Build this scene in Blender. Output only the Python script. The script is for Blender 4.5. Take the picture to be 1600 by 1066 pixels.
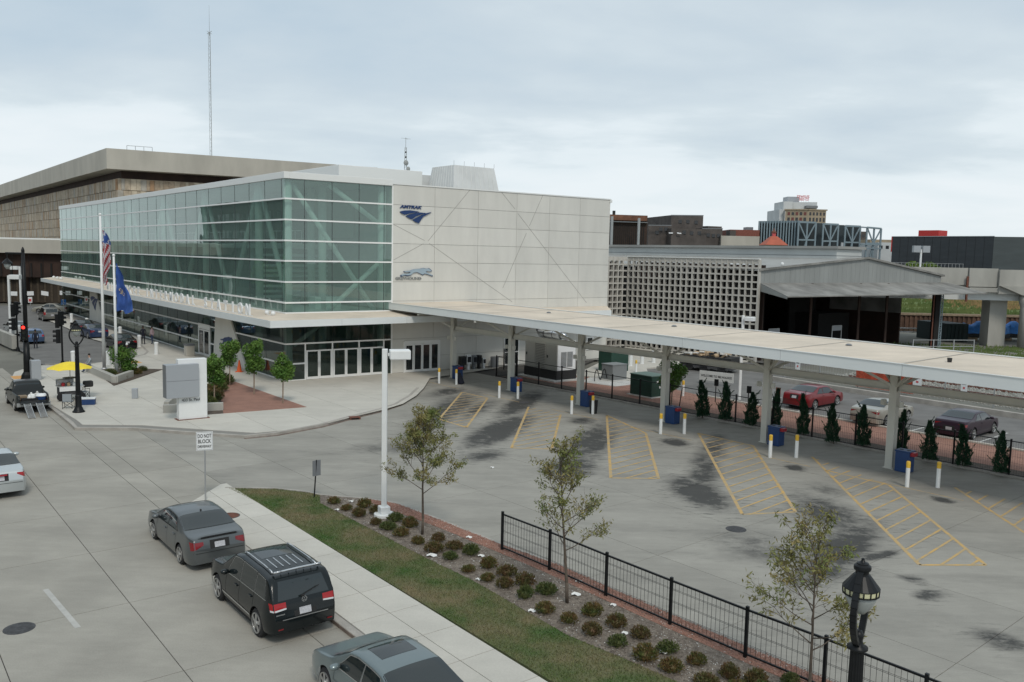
import bpy, math, random, mathutils
import numpy as np
from mathutils import Vector, Matrix
R = math.radians
rng = random.Random(7)
for o in list(bpy.data.objects): bpy.data.objects.remove(o)
SC = bpy.context.scene
COL = SC.collection
# ------------------------------------------------------------------ camera
CAMZ = 9.5
F = 1330.0
cam = bpy.data.objects.new('camera', bpy.data.cameras.new('camera'))
COL.objects.link(cam)
cam.data.sensor_width = 36.0
cam.data.lens = F/1600*36
cam.data.clip_end = 6000
cam.data.clip_start = 0.2
CM = Matrix.Rotation(R(90-5.8), 4, 'X') @ Matrix.Rotation(R(1.2), 4, 'Z')
cam.matrix_world = Matrix.Translation((0, 0, CAMZ)) @ CM
SC.camera = cam
# ------------------------------------------------------------------ world
W = bpy.data.worlds.new('World'); SC.world = W; W.use_nodes = True
SUN_EL, SUN_AZ = R(48), R(164)
def build_world():
    nt = W.node_tree; nt.nodes.clear(); N = nt.nodes.new; L = nt.links.new
    out = N('ShaderNodeOutputWorld'); bg = N('ShaderNodeBackground'); L(bg.outputs[0], out.inputs[0])
    sky = N('ShaderNodeTexSky'); sky.sky_type = 'NISHITA'; sky.sun_disc = False
    sky.sun_elevation = SUN_EL; sky.sun_rotation = SUN_AZ
    tc = N('ShaderNodeTexCoord'); sep = N('ShaderNodeSeparateXYZ'); L(tc.outputs['Generated'], sep.inputs[0])
    mx = N('ShaderNodeMath'); mx.operation = 'MAXIMUM'; L(sep.outputs[2], mx.inputs[0]); mx.inputs[1].default_value = 0.0
    ad = N('ShaderNodeMath'); ad.operation = 'ADD'; L(mx.outputs[0], ad.inputs[0]); ad.inputs[1].default_value = 0.15
    dx = N('ShaderNodeMath'); dx.operation = 'DIVIDE'; L(sep.outputs[0], dx.inputs[0]); L(ad.outputs[0], dx.inputs[1])
    dy = N('ShaderNodeMath'); dy.operation = 'DIVIDE'; L(sep.outputs[1], dy.inputs[0]); L(ad.outputs[0], dy.inputs[1])
    cb = N('ShaderNodeCombineXYZ'); L(dx.outputs[0], cb.inputs[0]); L(dy.outputs[0], cb.inputs[1])
    mp = N('ShaderNodeMapping'); L(cb.outputs[0], mp.inputs[0]); mp.inputs['Rotation'].default_value = (0, 0, R(-12)); mp.inputs['Scale'].default_value = (0.85, 1.05, 1); mp.inputs['Location'].default_value = (1.7, 3.1, 0)
    n1 = N('ShaderNodeTexNoise'); L(mp.outputs[0], n1.inputs['Vector']); n1.inputs['Scale'].default_value = 0.85; n1.inputs['Detail'].default_value = 8; n1.inputs['Roughness'].default_value = 0.5; n1.inputs['Distortion'].default_value = 0.3
    n2 = N('ShaderNodeTexNoise'); L(mp.outputs[0], n2.inputs['Vector']); n2.inputs['Scale'].default_value = 2.6; n2.inputs['Detail'].default_value = 5
    # darker cloud deck overhead, brighter clearing low down
    mr = N('ShaderNodeMapRange'); L(sep.outputs[2], mr.inputs[0]); mr.inputs[1].default_value = 0.03; mr.inputs[2].default_value = 0.20; mr.inputs[3].default_value = 0.27; mr.inputs[4].default_value = -0.16
    a1 = N('ShaderNodeMath'); L(n1.outputs[0], a1.inputs[0]); L(mr.outputs[0], a1.inputs[1])
    s2 = N('ShaderNodeMath'); s2.operation = 'MULTIPLY_ADD'; L(n2.outputs[0], s2.inputs[0]); s2.inputs[1].default_value = 0.28; L(a1.outputs[0], s2.inputs[2])
    cr = N('ShaderNodeValToRGB'); L(s2.outputs[0], cr.inputs[0])
    e = cr.color_ramp.elements; e[0].position = 0.34; e[0].color = (0.49, 0.60, 0.69, 1); e[1].position = 0.86; e[1].color = (0.80, 0.86, 0.895, 1)
    x = e.new(0.52); x.color = (0.575, 0.665, 0.73, 1); x = e.new(0.64); x.color = (0.645, 0.73, 0.78, 1); x = e.new(0.72); x.color = (0.75, 0.825, 0.865, 1)
    sk = N('ShaderNodeMix'); sk.data_type = 'RGBA'; sk.blend_type = 'ADD'; sk.inputs[0].default_value = 1.0
    L(cr.outputs[0], sk.inputs[6])
    sm = N('ShaderNodeMix'); sm.data_type = 'RGBA'; sm.blend_type = 'MULTIPLY'; sm.inputs[0].default_value = 1.0; L(sky.outputs[0], sm.inputs[6]); sm.inputs[7].default_value = (0.006, 0.006, 0.006, 1)
    L(sm.outputs[2], sk.inputs[7]); L(sk.outputs[2], bg.inputs[0]); bg.inputs[1].default_value = 1.0
build_world()
sun = bpy.data.objects.new('sun', bpy.data.lights.new('sun', 'SUN')); COL.objects.link(sun)
sun.data.energy = 1.5; sun.data.angle = R(13); sun.data.color = (1, 0.94, 0.85)
sd = Vector((math.sin(SUN_AZ)*math.cos(SUN_EL), math.cos(SUN_AZ)*math.cos(SUN_EL), math.sin(SUN_EL)))
sun.rotation_euler = sd.to_track_quat('Z', 'Y').to_euler()
SC.view_settings.view_transform = 'Standard'
try: SC.view_settings.look = 'None'
except Exception: pass
SC.view_settings.exposure = 0.0; SC.view_settings.gamma = 1.0; SC.view_settings.use_curve_mapping = False
SC.cycles.max_bounces = 6; SC.cycles.transparent_max_bounces = 16; SC.cycles.glossy_bounces = 3

# ------------------------------------------------------------------ survey helpers: sight line to ground level / to a height
def ray(px, py):
    return (CM.to_3x3() @ Vector(((px-800)/F, -(py-533)/F, -1)))
def g(px, py, z=0.0):
    d = ray(px, py); t = (z-CAMZ)/d.z; return Vector((d.x*t, d.y*t, z))
def gd(px, py, Y):
    d = ray(px, py); t = Y/d.y; return Vector((d.x*t, Y, CAMZ+d.z*t))
NV = Vector((0.785, 0.619, 0)).normalized(); SV = Vector((-NV.y, NV.x, 0))   # across / along the street
def S(x, y, z=0.0): return NV*x + SV*y + Vector((0, 0, z))
SANG = math.atan2(SV.y, SV.x)
BC = Vector((-16.18, 60.56, 0)); BE = Vector((0.81, 0.586, 0)).normalized(); BS = Vector((-0.619, 0.785, 0)).normalized()
def B(a, b, z=0.0): return BC + BE*a + BS*b + Vector((0, 0, z))             # station frame
C1 = Vector((-4.47, 64.83, 0)); CU = Vector((0.6487, -0.761, 0)).normalized(); CN = Vector((CU.y, -CU.x, 0))
if CN.y > 0: CN = -CN
def K(a, w, z=0.0): return C1 + CU*a + CN*w + Vector((0, 0, z))             # bus canopy frame (w towards the bus lot)

# ------------------------------------------------------------------ objects
LAST = [None]
class MB:
    def __init__(s): s.v = []; s.f = []; s.m = []; s.cur = 0
    def add(s, vs, fs):
        k = len(s.v); s.v += [tuple(v) for v in vs]; s.f += [tuple(i+k for i in f) for f in fs]; s.m += [s.cur]*len(fs); return s
    def frame(s, o, x, y, z, lx, ly, lz):       # box from corner o along unit axes
        o = Vector(o); x = Vector(x)*lx; y = Vector(y)*ly; z = Vector(z)*lz
        p = [o, o+x, o+x+y, o+y, o+z, o+x+z, o+x+y+z, o+y+z]
        return s.add(p, [(0, 3, 2, 1), (4, 5, 6, 7), (0, 1, 5, 4), (1, 2, 6, 5), (2, 3, 7, 6), (3, 0, 4, 7)])
    def box(s, c, lx, ly, lz, ang=0.0):          # centred in xy, z from c.z upwards
        x = Vector((math.cos(ang), math.sin(ang), 0)); y = Vector((-x.y, x.x, 0))
        return s.frame(Vector(c)-x*lx/2-y*ly/2, x, y, (0, 0, 1), lx, ly, lz)
    def bar(s, a, b, w, h=None, up=(0, 0, 1)):
        a = Vector(a); b = Vector(b); h = h or w; d = (b-a); L = d.length
        if L < 1e-6: return s
        d /= L; up = Vector(up)
        if abs(d.dot(up)) > 0.98: up = Vector((1, 0, 0)) if abs(d.x) < 0.9 else Vector((0, 1, 0))
        x = d.cross(up).normalized(); y = x.cross(d).normalized()
        return s.frame(a-x*w/2-y*h/2, x, y, d, w, h, L)
    def tube(s, a, b, r0, r1=None, n=8, cap=True):
        a = Vector(a); b = Vector(b); r1 = r0 if r1 is None else r1; d = (b-a)
        if d.length < 1e-7: return s
        d.normalize(); up = Vector((0, 0, 1)) if abs(d.z) < 0.95 else Vector((1, 0, 0))
        x = d.cross(up).normalized(); y = x.cross(d).normalized()
        vs = []
        for p, r in ((a, r0), (b, r1)):
            for i in range(n):
                t = 2*math.pi*i/n; vs.append(p+x*(r*math.cos(t))+y*(r*math.sin(t)))
        fs = [(i, i+n, (i+1) % n+n, (i+1) % n) for i in range(n)]
        if cap: fs += [tuple(range(n)), tuple(range(2*n-1, n-1, -1))]
        return s.add(vs, fs)
    def path(s, pts, rs, n=6):
        for i in range(len(pts)-1): s.tube(pts[i], pts[i+1], rs[i], rs[i+1], n, cap=(i in (0, len(pts)-2)))
        return s
    def lathe(s, c, prof, n=16, ax=(0, 0, 1)):
        c = Vector(c); ax = Vector(ax).normalized(); up = Vector((1, 0, 0)) if abs(ax.x) < 0.9 else Vector((0, 1, 0))
        x = ax.cross(up).normalized(); y = ax.cross(x).normalized(); vs = []; fs = []
        for r, z in prof:
            for i in range(n):
                t = 2*math.pi*i/n; vs.append(c+ax*z+x*(r*math.cos(t))+y*(r*math.sin(t)))
        for j in range(len(prof)-1):
            for i in range(n): fs.append((j*n+i, j*n+(i+1) % n, (j+1)*n+(i+1) % n, (j+1)*n+i))
        fs += [tuple(range(n))[::-1], tuple(range((len(prof)-1)*n, len(prof)*n))]
        return s.add(vs, fs)
    def prism(s, poly, z0, z1):
        n = len(poly); vs = [(p[0], p[1], z0) for p in poly]+[(p[0], p[1], z1) for p in poly]
        tri = mathutils.geometry.tessellate_polygon([[Vector((p[0], p[1], 0)) for p in poly]])
        fs = []
        for t in tri:
            a, b, c = [Vector((poly[i][0], poly[i][1], 0)) for i in t]
            t = tuple(t) if (b-a).cross(c-a).z > 0 else tuple(t)[::-1]
            fs += [tuple(i+n for i in t), t[::-1]]
        fs += [(i, (i+1) % n, (i+1) % n+n, i+n) for i in range(n)]
        return s.add(vs, fs)
    def extr(s, poly, d):                        # planar 3d polygon extruded by vector d
        n = len(poly); P = [Vector(p) for p in poly]; d = Vector(d)
        tri = mathutils.geometry.tessellate_polygon([P]); fs = []
        for t in tri: fs += [tuple(t), tuple(i+n for i in t)[::-1]]
        fs += [(i, (i+1) % n, (i+1) % n+n, i+n) for i in range(n)]
        return s.add(P+[p+d for p in P], fs)
    def sph(s, c, rx, ry=None, rz=None, n=10, m=6):
        ry = ry or rx; rz = rz or rx; c = Vector(c); vs = [c+Vector((0, 0, rz))]; fs = []
        for j in range(1, m):
            p = math.pi*j/m
            for i in range(n): t = 2*math.pi*i/n; vs.append(c+Vector((rx*math.sin(p)*math.cos(t), ry*math.sin(p)*math.sin(t), rz*math.cos(p))))
        vs.append(c-Vector((0, 0, rz))); q = len(vs)-1
        for i in range(n): fs.append((0, 1+i, 1+(i+1) % n)); fs.append((q, 1+(m-2)*n+(i+1) % n, 1+(m-2)*n+i))
        for j in range(m-2):
            for i in range(n): fs.append((1+j*n+i, 1+(j+1)*n+i, 1+(j+1)*n+(i+1) % n, 1+j*n+(i+1) % n))
        return s.add(vs, fs)
    def quad(s, a, b, c, d): return s.add([a, b, c, d], [(0, 1, 2, 3)])
    def build(s, name, mat, parent=None, smooth=False, world=True, bevel=0):
        me = bpy.data.meshes.new(name); vs = s.v
        if parent is not None and world:
            M = wm(parent).inverted(); vs = [tuple(M @ Vector(v)) for v in vs]
        elif parent is None and world and s.v:      # own origin at the base centre
            pass
        me.from_pydata(vs, [], s.f)
        mats = mat if isinstance(mat, (list, tuple)) else [mat]
        for m in mats: me.materials.append(M_(m))
        if len(mats) > 1: me.polygons.foreach_set('material_index', s.m)
        if smooth: me.polygons.foreach_set('use_smooth', [True]*len(me.polygons))
        me.update()
        o = bpy.data.objects.new(name, me); COL.objects.link(o); LAST[0] = o
        if parent is not None: o.parent = parent
        if bevel:
            b = o.modifiers.new('bevel', 'BEVEL'); b.width = bevel; b.segments = 2; b.limit_method = 'ANGLE'; b.angle_limit = R(40)
        return o
def wm(o):
    M = Matrix.Identity(4)
    while o is not None:
        M = Matrix.LocRotScale(o.location, o.rotation_euler, o.scale) @ M; o = o.parent
    return M
def tag(o, label=None, cat=None, group=None, kind=None):
    if label: o['label'] = label
    if cat: o['category'] = cat
    if group: o['group'] = group
    if kind: o['kind'] = kind
    return o
def thing(name, label, cat, loc=(0, 0, 0), rz=0.0, group=None):
    o = bpy.data.objects.new(name, None); COL.objects.link(o); o.location = loc; o.rotation_euler = (0, 0, rz); o.empty_display_size = 0.3
    return tag(o, label, cat, group)
def struct(name, mb, mat, **k): return tag(mb.build(name, mat, **k), kind='structure')
def centre(o):
    """move a single mesh thing's origin to its base"""
    me = o.data; n = len(me.vertices); a = np.empty(n*3, 'f'); me.vertices.foreach_get('co', a); a = a.reshape(-1, 3)
    c = np.array([(a[:, 0].min()+a[:, 0].max())/2, (a[:, 1].min()+a[:, 1].max())/2, a[:, 2].min()], 'f')
    me.vertices.foreach_set('co', (a-c).ravel()); me.update(); o.location = c.tolist(); return o
def children(o): return CH.get(o.name) or [c for c in COL.objects if c.parent == o]
CH = {}
def copy_tree(root, loc, rz=None, label=None, group=None, kids=None):
    r = root.copy(); COL.objects.link(r); r.location = loc
    if rz is not None: r.rotation_euler = (0, 0, rz)
    if label: r['label'] = label
    if group: r['group'] = group
    for c in root.children_recursive:
        if c.parent == root:
            d = c.copy(); COL.objects.link(d); d.parent = r
            for c2 in c.children:
                d2 = c2.copy(); COL.objects.link(d2); d2.parent = d
    return r

# ------------------------------------------------------------------ materials
MATS = {}
def M_(m): return MATS[m] if isinstance(m, str) else m
def mat(name, col, rough=0.6, metal=0.0, var=0.0, scale=3.0, col2=None, spec=0.5, bump=0.0, bscale=None, objrand=0.0, emit=0.0, coat=0.0, detail=4, stretch=None, fine=0.0):
    m = bpy.data.materials.new(name); m.use_nodes = True; nt = m.node_tree; N = nt.nodes.new; L = nt.links.new
    p = nt.nodes['Principled BSDF']; c = (*col, 1)
    p.inputs['Base Color'].default_value = c; p.inputs['Roughness'].default_value = rough; p.inputs['Metallic'].default_value = metal
    p.inputs['Specular IOR Level'].default_value = spec
    if coat: p.inputs['Coat Weight'].default_value = coat; p.inputs['Coat Roughness'].default_value = 0.04
    if emit: p.inputs['Emission Color'].default_value = c; p.inputs['Emission Strength'].default_value = emit
    geo = N('ShaderNodeNewGeometry'); vec = geo.outputs['Position']
    if stretch:
        mp = N('ShaderNodeMapping'); L(vec, mp.inputs[0]); mp.inputs['Scale'].default_value = stretch; vec = mp.outputs[0]
    last = None
    if var or col2:
        n = N('ShaderNodeTexNoise'); L(vec, n.inputs['Vector']); n.inputs['Scale'].default_value = scale; n.inputs['Detail'].default_value = detail; n.inputs['Roughness'].default_value = 0.6
        mx = N('ShaderNodeMix'); mx.data_type = 'RGBA'
        mr = N('ShaderNodeMapRange'); L(n.outputs[0], mr.inputs[0]); mr.inputs[1].default_value = 0.35; mr.inputs[2].default_value = 0.65
        L(mr.outputs[0], mx.inputs[0])
        c2 = col2 or tuple(x*(1-var) for x in col); c1 = col if col2 else tuple(x*(1+var) for x in col)
        mx.inputs[6].default_value = (*c1, 1); mx.inputs[7].default_value = (*c2, 1); last = mx.outputs[2]
    if fine:
        n = N('ShaderNodeTexNoise'); L(geo.outputs['Position'], n.inputs['Vector']); n.inputs['Scale'].default_value = 30; n.inputs['Detail'].default_value = 3
        mr = N('ShaderNodeMapRange'); L(n.outputs[0], mr.inputs[0]); mr.inputs[1].default_value = 0.3; mr.inputs[2].default_value = 0.7; mr.inputs[3].default_value = 1-fine; mr.inputs[4].default_value = 1+fine
        mu = N('ShaderNodeMix'); mu.data_type = 'RGBA'; mu.blend_type = 'MULTIPLY'; mu.inputs[0].default_value = 1
        if last: L(last, mu.inputs[6])
        else: mu.inputs[6].default_value = c
        L(mr.outputs[0], mu.inputs[7]); last = mu.outputs[2]
    if objrand:
        oi = N('ShaderNodeObjectInfo'); mr = N('ShaderNodeMapRange'); L(oi.outputs['Random'], mr.inputs[0]); mr.inputs[3].default_value = 1-objrand; mr.inputs[4].default_value = 1+objrand
        mu = N('ShaderNodeMix'); mu.data_type = 'RGBA'; mu.blend_type = 'MULTIPLY'; mu.inputs[0].default_value = 1
        if last: L(last, mu.inputs[6])
        else: mu.inputs[6].default_value = c
        L(mr.outputs[0], mu.inputs[7]); last = mu.outputs[2]
    if last: L(last, p.inputs['Base Color'])
    if bump:
        n = N('ShaderNodeTexNoise'); L(geo.outputs['Position'], n.inputs['Vector']); n.inputs['Scale'].default_value = bscale or scale*4; n.inputs['Detail'].default_value = 3
        b = N('ShaderNodeBump'); b.inputs['Strength'].default_value = bump; b.inputs['Distance'].default_value = 0.02; L(n.outputs[0], b.inputs['Height']); L(b.outputs[0], p.inputs['Normal'])
    MATS[name] = m; return m
def glass(name, tint, refl=1.0, rough=0.0, body=0.0, bodycol=(0.1, 0.2, 0.18), wav=0.0, base=0.05):
    """window glass: a tinted transmitting sheet with Fresnel reflection (cheap: no refraction)"""
    m = bpy.data.materials.new(name); m.use_nodes = True; nt = m.node_tree; nt.nodes.clear(); N = nt.nodes.new; L = nt.links.new
    out = N('ShaderNodeOutputMaterial'); tr = N('ShaderNodeBsdfTransparent'); tr.inputs[0].default_value = (*tint, 1)
    df = N('ShaderNodeBsdfDiffuse'); df.inputs[0].default_value = (*bodycol, 1)
    m0 = N('ShaderNodeMixShader'); m0.inputs[0].default_value = body; L(tr.outputs[0], m0.inputs[1]); L(df.outputs[0], m0.inputs[2])
    gl = N('ShaderNodeBsdfGlossy'); gl.inputs['Roughness'].default_value = rough; gl.inputs[0].default_value = (0.9, 1.0, 0.97, 1)
    gg = N('ShaderNodeNewGeometry'); dt = N('ShaderNodeVectorMath'); dt.operation = 'DOT_PRODUCT'; L(gg.outputs['Normal'], dt.inputs[0]); L(gg.outputs['Incoming'], dt.inputs[1])
    ab = N('ShaderNodeMath'); ab.operation = 'ABSOLUTE'; L(dt.outputs['Value'], ab.inputs[0]); om = N('ShaderNodeMath'); om.operation = 'SUBTRACT'; om.inputs[0].default_value = 1.0; L(ab.outputs[0], om.inputs[1])
    p5 = N('ShaderNodeMath'); p5.operation = 'POWER'; L(om.outputs[0], p5.inputs[0]); p5.inputs[1].default_value = 4.6
    mm = N('ShaderNodeMath'); mm.operation = 'MULTIPLY_ADD'; L(p5.outputs[0], mm.inputs[0]); mm.inputs[1].default_value = refl; mm.inputs[2].default_value = base; mm.use_clamp = True
    mx = N('ShaderNodeMixShader'); L(mm.outputs[0], mx.inputs[0]); L(m0.outputs[0], mx.inputs[1]); L(gl.outputs[0], mx.inputs[2]); L(mx.outputs[0], out.inputs[0])
    if wav:
        geo = N('ShaderNodeNewGeometry'); oi = N('ShaderNodeObjectInfo')
        va = N('ShaderNodeVectorMath'); va.operation = 'MULTIPLY_ADD'; L(oi.outputs['Random'], va.inputs[0]); va.inputs[1].default_value = (31, 17, 9); L(geo.outputs['Position'], va.inputs[2])
        n = N('ShaderNodeTexNoise'); L(va.outputs[0], n.inputs['Vector']); n.inputs['Scale'].default_value = 0.5; n.inputs['Detail'].default_value = 1
        b = N('ShaderNodeBump'); b.inputs['Strength'].default_value = wav; b.inputs['Distance'].default_value = 0.05; L(n.outputs[0], b.inputs['Height']); L(b.outputs[0], gl.inputs['Normal'])
    MATS[name] = m; return m
CON = (0.315, 0.296, 0.256)
mat('street_concrete', CON, 0.85, var=0.10, scale=0.45, objrand=0.06, fine=0.07, bump=0.15, bscale=25, detail=6)
mat('joint', (0.07, 0.066, 0.06), 0.9)
mat('walk_concrete', (0.51, 0.485, 0.43), 0.85, var=0.05, scale=0.6, objrand=0.045, fine=0.05, bump=0.1, bscale=25)
mat('walk_joint', (0.22, 0.21, 0.19), 0.9)
mat('kerb', (0.36, 0.335, 0.30), 0.85, var=0.15, scale=1.5, fine=0.1)
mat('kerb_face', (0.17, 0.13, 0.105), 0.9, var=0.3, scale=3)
mat('asphalt', (0.155, 0.15, 0.142), 0.9, var=0.14, scale=0.5, fine=0.1)
mat('far_ground', (0.17, 0.165, 0.14), 0.95, var=0.25, scale=0.08, fine=0.15)
mat('scrub', (0.075, 0.12, 0.03), 0.95, col2=(0.13, 0.16, 0.05), scale=0.12, fine=0.3, bump=0.6, bscale=3)
mat('dry_grass', (0.27, 0.19, 0.085), 0.95, var=0.3, scale=1)
mat('sheet_pile', (0.10, 0.055, 0.035), 0.9, var=0.3, scale=0.6)
mat('mulch', (0.125, 0.10, 0.08), 0.95, col2=(0.22, 0.185, 0.15), scale=6, fine=0.35, bump=0.8, bscale=20, detail=8)
mat('dark_mulch', (0.085, 0.065, 0.05), 0.95, var=0.3, scale=5, fine=0.3, bump=0.8, bscale=20)
mat('red_gravel', (0.29, 0.155, 0.115), 0.95, var=0.10, scale=1.2, fine=0.28, bump=0.7, bscale=30)
mat('grass_ground', (0.05, 0.09, 0.022), 0.95, col2=(0.155, 0.13, 0.07), scale=0.6, fine=0.3, detail=7)
mat('grass_blade', (0.055, 0.12, 0.022), 0.8, col2=(0.215, 0.18, 0.095), scale=0.6, detail=7, spec=0.2, fine=0.3)
mat('yellow_line', (0.58, 0.36, 0.11), 0.85, var=0.1, scale=2.5, col2=(0.37, 0.31, 0.21), detail=10)
mat('white_line', (0.52, 0.52, 0.50), 0.8, var=0.1, scale=3)
mat('worn_line', (0.44, 0.43, 0.40), 0.85, var=0.08, scale=4)
mat('white_paint', (0.74, 0.75, 0.74), 0.45, var=0.03, scale=2)
mat('coping', (0.72, 0.73, 0.71), 0.45)
mat('fascia', (0.72, 0.745, 0.735), 0.4, var=0.02, scale=0.5, objrand=0.02)
mat('canopy_top', (0.68, 0.585, 0.475), 0.9, var=0.07, scale=0.35, fine=0.05, col2=(0.56, 0.485, 0.395), detail=7)
mat('canopy_under', (0.50, 0.49, 0.45), 0.8)
mat('steel_cream', (0.58, 0.565, 0.50), 0.5, var=0.04, scale=1)
mat('wall_panel', (0.615, 0.605, 0.56), 0.75, objrand=0.035, var=0.045, scale=0.8, stretch=(1, 1, 0.25))
mat('wall_joint', (0.33, 0.32, 0.295), 0.9)
mat('mullion', (0.80, 0.80, 0.78), 0.4)
mat('dark_gasket', (0.05, 0.06, 0.06), 0.6)
mat('interior', (0.42, 0.42, 0.39), 0.9, var=0.25, scale=0.15)
mat('interior_floor', (0.26, 0.25, 0.23), 0.6)
mat('interior_white', (0.66, 0.68, 0.66), 0.6)
glass('curtain_glass', (0.54, 0.70, 0.645), refl=0.95, wav=0.10, body=0.24, bodycol=(0.31, 0.45, 0.41), base=0.095)
glass('clear_glass', (0.30, 0.38, 0.355), refl=0.9, base=0.06, wav=0.08, body=0.05)
mat('dark_glass', (0.02, 0.024, 0.026), 0.05, spec=0.8)
mat('car_glass', (0.014, 0.020, 0.021), 0.04, spec=0.8)
mat('tan_stone', (0.40, 0.33, 0.245), 0.85, var=0.2, scale=1.2, fine=0.1)
mat('stone_light', (0.49, 0.42, 0.32), 0.85, var=0.15, scale=1.2)
mat('stone_brown', (0.34, 0.265, 0.19), 0.85, var=0.2, scale=1.2)
mat('stone_rust', (0.36, 0.225, 0.13), 0.85, var=0.15, scale=1.2)
mat('stone_grey', (0.38, 0.35, 0.30), 0.85, var=0.15, scale=1.2)
mat('old_concrete', (0.43, 0.405, 0.35), 0.9, var=0.10, scale=0.25, fine=0.06, stretch=(1, 1, 0.3))
mat('viaduct_concrete', (0.38, 0.37, 0.335), 0.9, var=0.16, scale=0.3, fine=0.05, stretch=(1, 1, 0.25), detail=7)
mat('brown_metal', (0.035, 0.018, 0.012), 0.7, var=0.3, scale=0.5)
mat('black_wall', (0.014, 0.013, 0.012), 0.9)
mat('grey_metal', (0.265, 0.275, 0.265), 0.6, var=0.10, scale=0.6, stretch=(1, 1, 0.15))
mat('roof_grey', (0.30, 0.30, 0.285), 0.75, var=0.12, scale=0.25)
mat('roof_old', (0.22, 0.215, 0.20), 0.85, var=0.3, scale=0.5, detail=8)
mat('roof_white', (0.6, 0.61, 0.6), 0.7, var=0.1, scale=0.3)
mat('lattice_concrete', (0.46, 0.44, 0.40), 0.85, var=0.07, scale=0.7, fine=0.05)
mat('black_paint', (0.010, 0.011, 0.012), 0.4, var=0.2, scale=4, spec=0.22)
mat('black_rubber', (0.014, 0.014, 0.015), 0.85)
mat('galv', (0.42, 0.43, 0.43), 0.45, metal=0.6)
mat('silver', (0.62, 0.63, 0.64), 0.28, metal=0.9)
mat('rim_silver', (0.5, 0.5, 0.49), 0.35, metal=0.8)
mat('bronze_rim', (0.22, 0.16, 0.10), 0.4, metal=0.7)
mat('bollard_yellow', (0.72, 0.44, 0.04), 0.5, var=0.05, scale=6)
mat('bin_blue', (0.018, 0.055, 0.165), 0.45, var=0.08, scale=3)
mat('red_plastic', (0.35, 0.02, 0.03), 0.4)
mat('tail_red', (0.33, 0.006, 0.008), 0.15, coat=0.25)
mat('dark_tail', (0.20, 0.010, 0.014), 0.15, coat=0.25)
mat('lamp_red', (1.0, 0.03, 0.02), 0.4, emit=3.0)
mat('orange', (0.75, 0.13, 0.03), 0.6)
mat('orange_net', (0.40, 0.065, 0.03), 0.8, var=0.35, scale=4)
mat('terracotta', (0.40, 0.10, 0.055), 0.7, var=0.1, scale=0.7)
mat('red_box', (0.50, 0.035, 0.03), 0.6)
mat('dark_clad', (0.030, 0.036, 0.042), 0.55, var=0.12, scale=0.2, stretch=(1, 1, 6))
mat('dark_clad2', (0.060, 0.072, 0.075), 0.55, var=0.1, scale=0.2, stretch=(1, 1, 6))
mat('steel_blue', (0.20, 0.26, 0.29), 0.5)
mat('fins', (0.022, 0.032, 0.036), 0.6, var=0.5, scale=0.8, stretch=(1, 1, 0.05))
mat('dark_brick', (0.085, 0.073, 0.066), 0.9, var=0.25, scale=0.35, detail=8)
mat('tan_brick', (0.33, 0.27, 0.19), 0.9, var=0.12, scale=0.4)
mat('white_wall', (0.52, 0.54, 0.54), 0.8, var=0.08, scale=0.2)
mat('red_brick', (0.20, 0.07, 0.05), 0.9, var=0.2)
mat('window_dark', (0.03, 0.032, 0.035), 0.15)
mat('window_red', (0.16, 0.05, 0.04), 0.6)
mat('sign_red', (0.55, 0.09, 0.09), 0.6)
mat('sign_white', (0.75, 0.76, 0.76), 0.6)
mat('sign_grey', (0.33, 0.35, 0.37), 0.4)
mat('sign_grey_dark', (0.17, 0.18, 0.19), 0.45)
mat('sign_black', (0.02, 0.02, 0.02), 0.6)
mat('navy', (0.008, 0.035, 0.13), 0.35)
mat('hound_blue', (0.36, 0.45, 0.51), 0.35, metal=0.3)
mat('flag_blue', (0.03, 0.085, 0.30), 0.8, var=0.2, scale=2)
mat('flag_red', (0.30, 0.03, 0.04), 0.8)
mat('flag_white', (0.50, 0.50, 0.53), 0.8)
mat('umbrella_yellow', (0.82, 0.62, 0.03), 0.7, var=0.06, scale=3)
mat('tactile', (0.62, 0.32, 0.10), 0.8)
mat('rust', (0.15, 0.06, 0.04), 0.9, var=0.3, scale=6)
mat('iron', (0.055, 0.055, 0.058), 0.7, var=0.3, scale=8)
mat('bark', (0.10, 0.078, 0.06), 0.9, var=0.2, scale=8)
mat('bark_pale', (0.26, 0.20, 0.15), 0.9, var=0.15, scale=8)
def leafmat(name, a, b, sc=1.5):
    m = mat(name, a, 0.6, col2=b, scale=sc, spec=0.3, fine=0.35)
    p = m.node_tree.nodes['Principled BSDF']
    try: p.inputs['Subsurface Weight'].default_value = 0.0
    except Exception: pass
leafmat('locust_leaf', (0.115, 0.15, 0.038), (0.22, 0.175, 0.065))
leafmat('maple_leaf', (0.05, 0.125, 0.02), (0.115, 0.20, 0.035))
leafmat('juniper_leaf', (0.016, 0.055, 0.030), (0.035, 0.085, 0.04), 3)
leafmat('shrub_leaf', (0.07, 0.095, 0.025), (0.15, 0.085, 0.035), 5)
leafmat('shrub_red', (0.125, 0.07, 0.034), (0.075, 0.085, 0.026), 5)
leafmat('shrub_green', (0.055, 0.085, 0.024), (0.095, 0.10, 0.032), 5)
leafmat('hedge_leaf', (0.09, 0.15, 0.02), (0.14, 0.2, 0.04), 1)
mat('gen_grey', (0.36, 0.365, 0.34), 0.5, var=0.04, scale=1)
mat('louver', (0.20, 0.20, 0.185), 0.6)
mat('elec_green', (0.015, 0.05, 0.035), 0.45, var=0.1, scale=2)
mat('elec_top', (0.10, 0.16, 0.13), 0.5)
mat('elec_grey', (0.19, 0.20, 0.20), 0.5, var=0.05, scale=2)
mat('pad_concrete', (0.56, 0.55, 0.52), 0.85, var=0.06, scale=1)
mat('cardboard', (0.42, 0.30, 0.18), 0.85, var=0.2, scale=3)
mat('skin', (0.45, 0.27, 0.19), 0.6)
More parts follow.
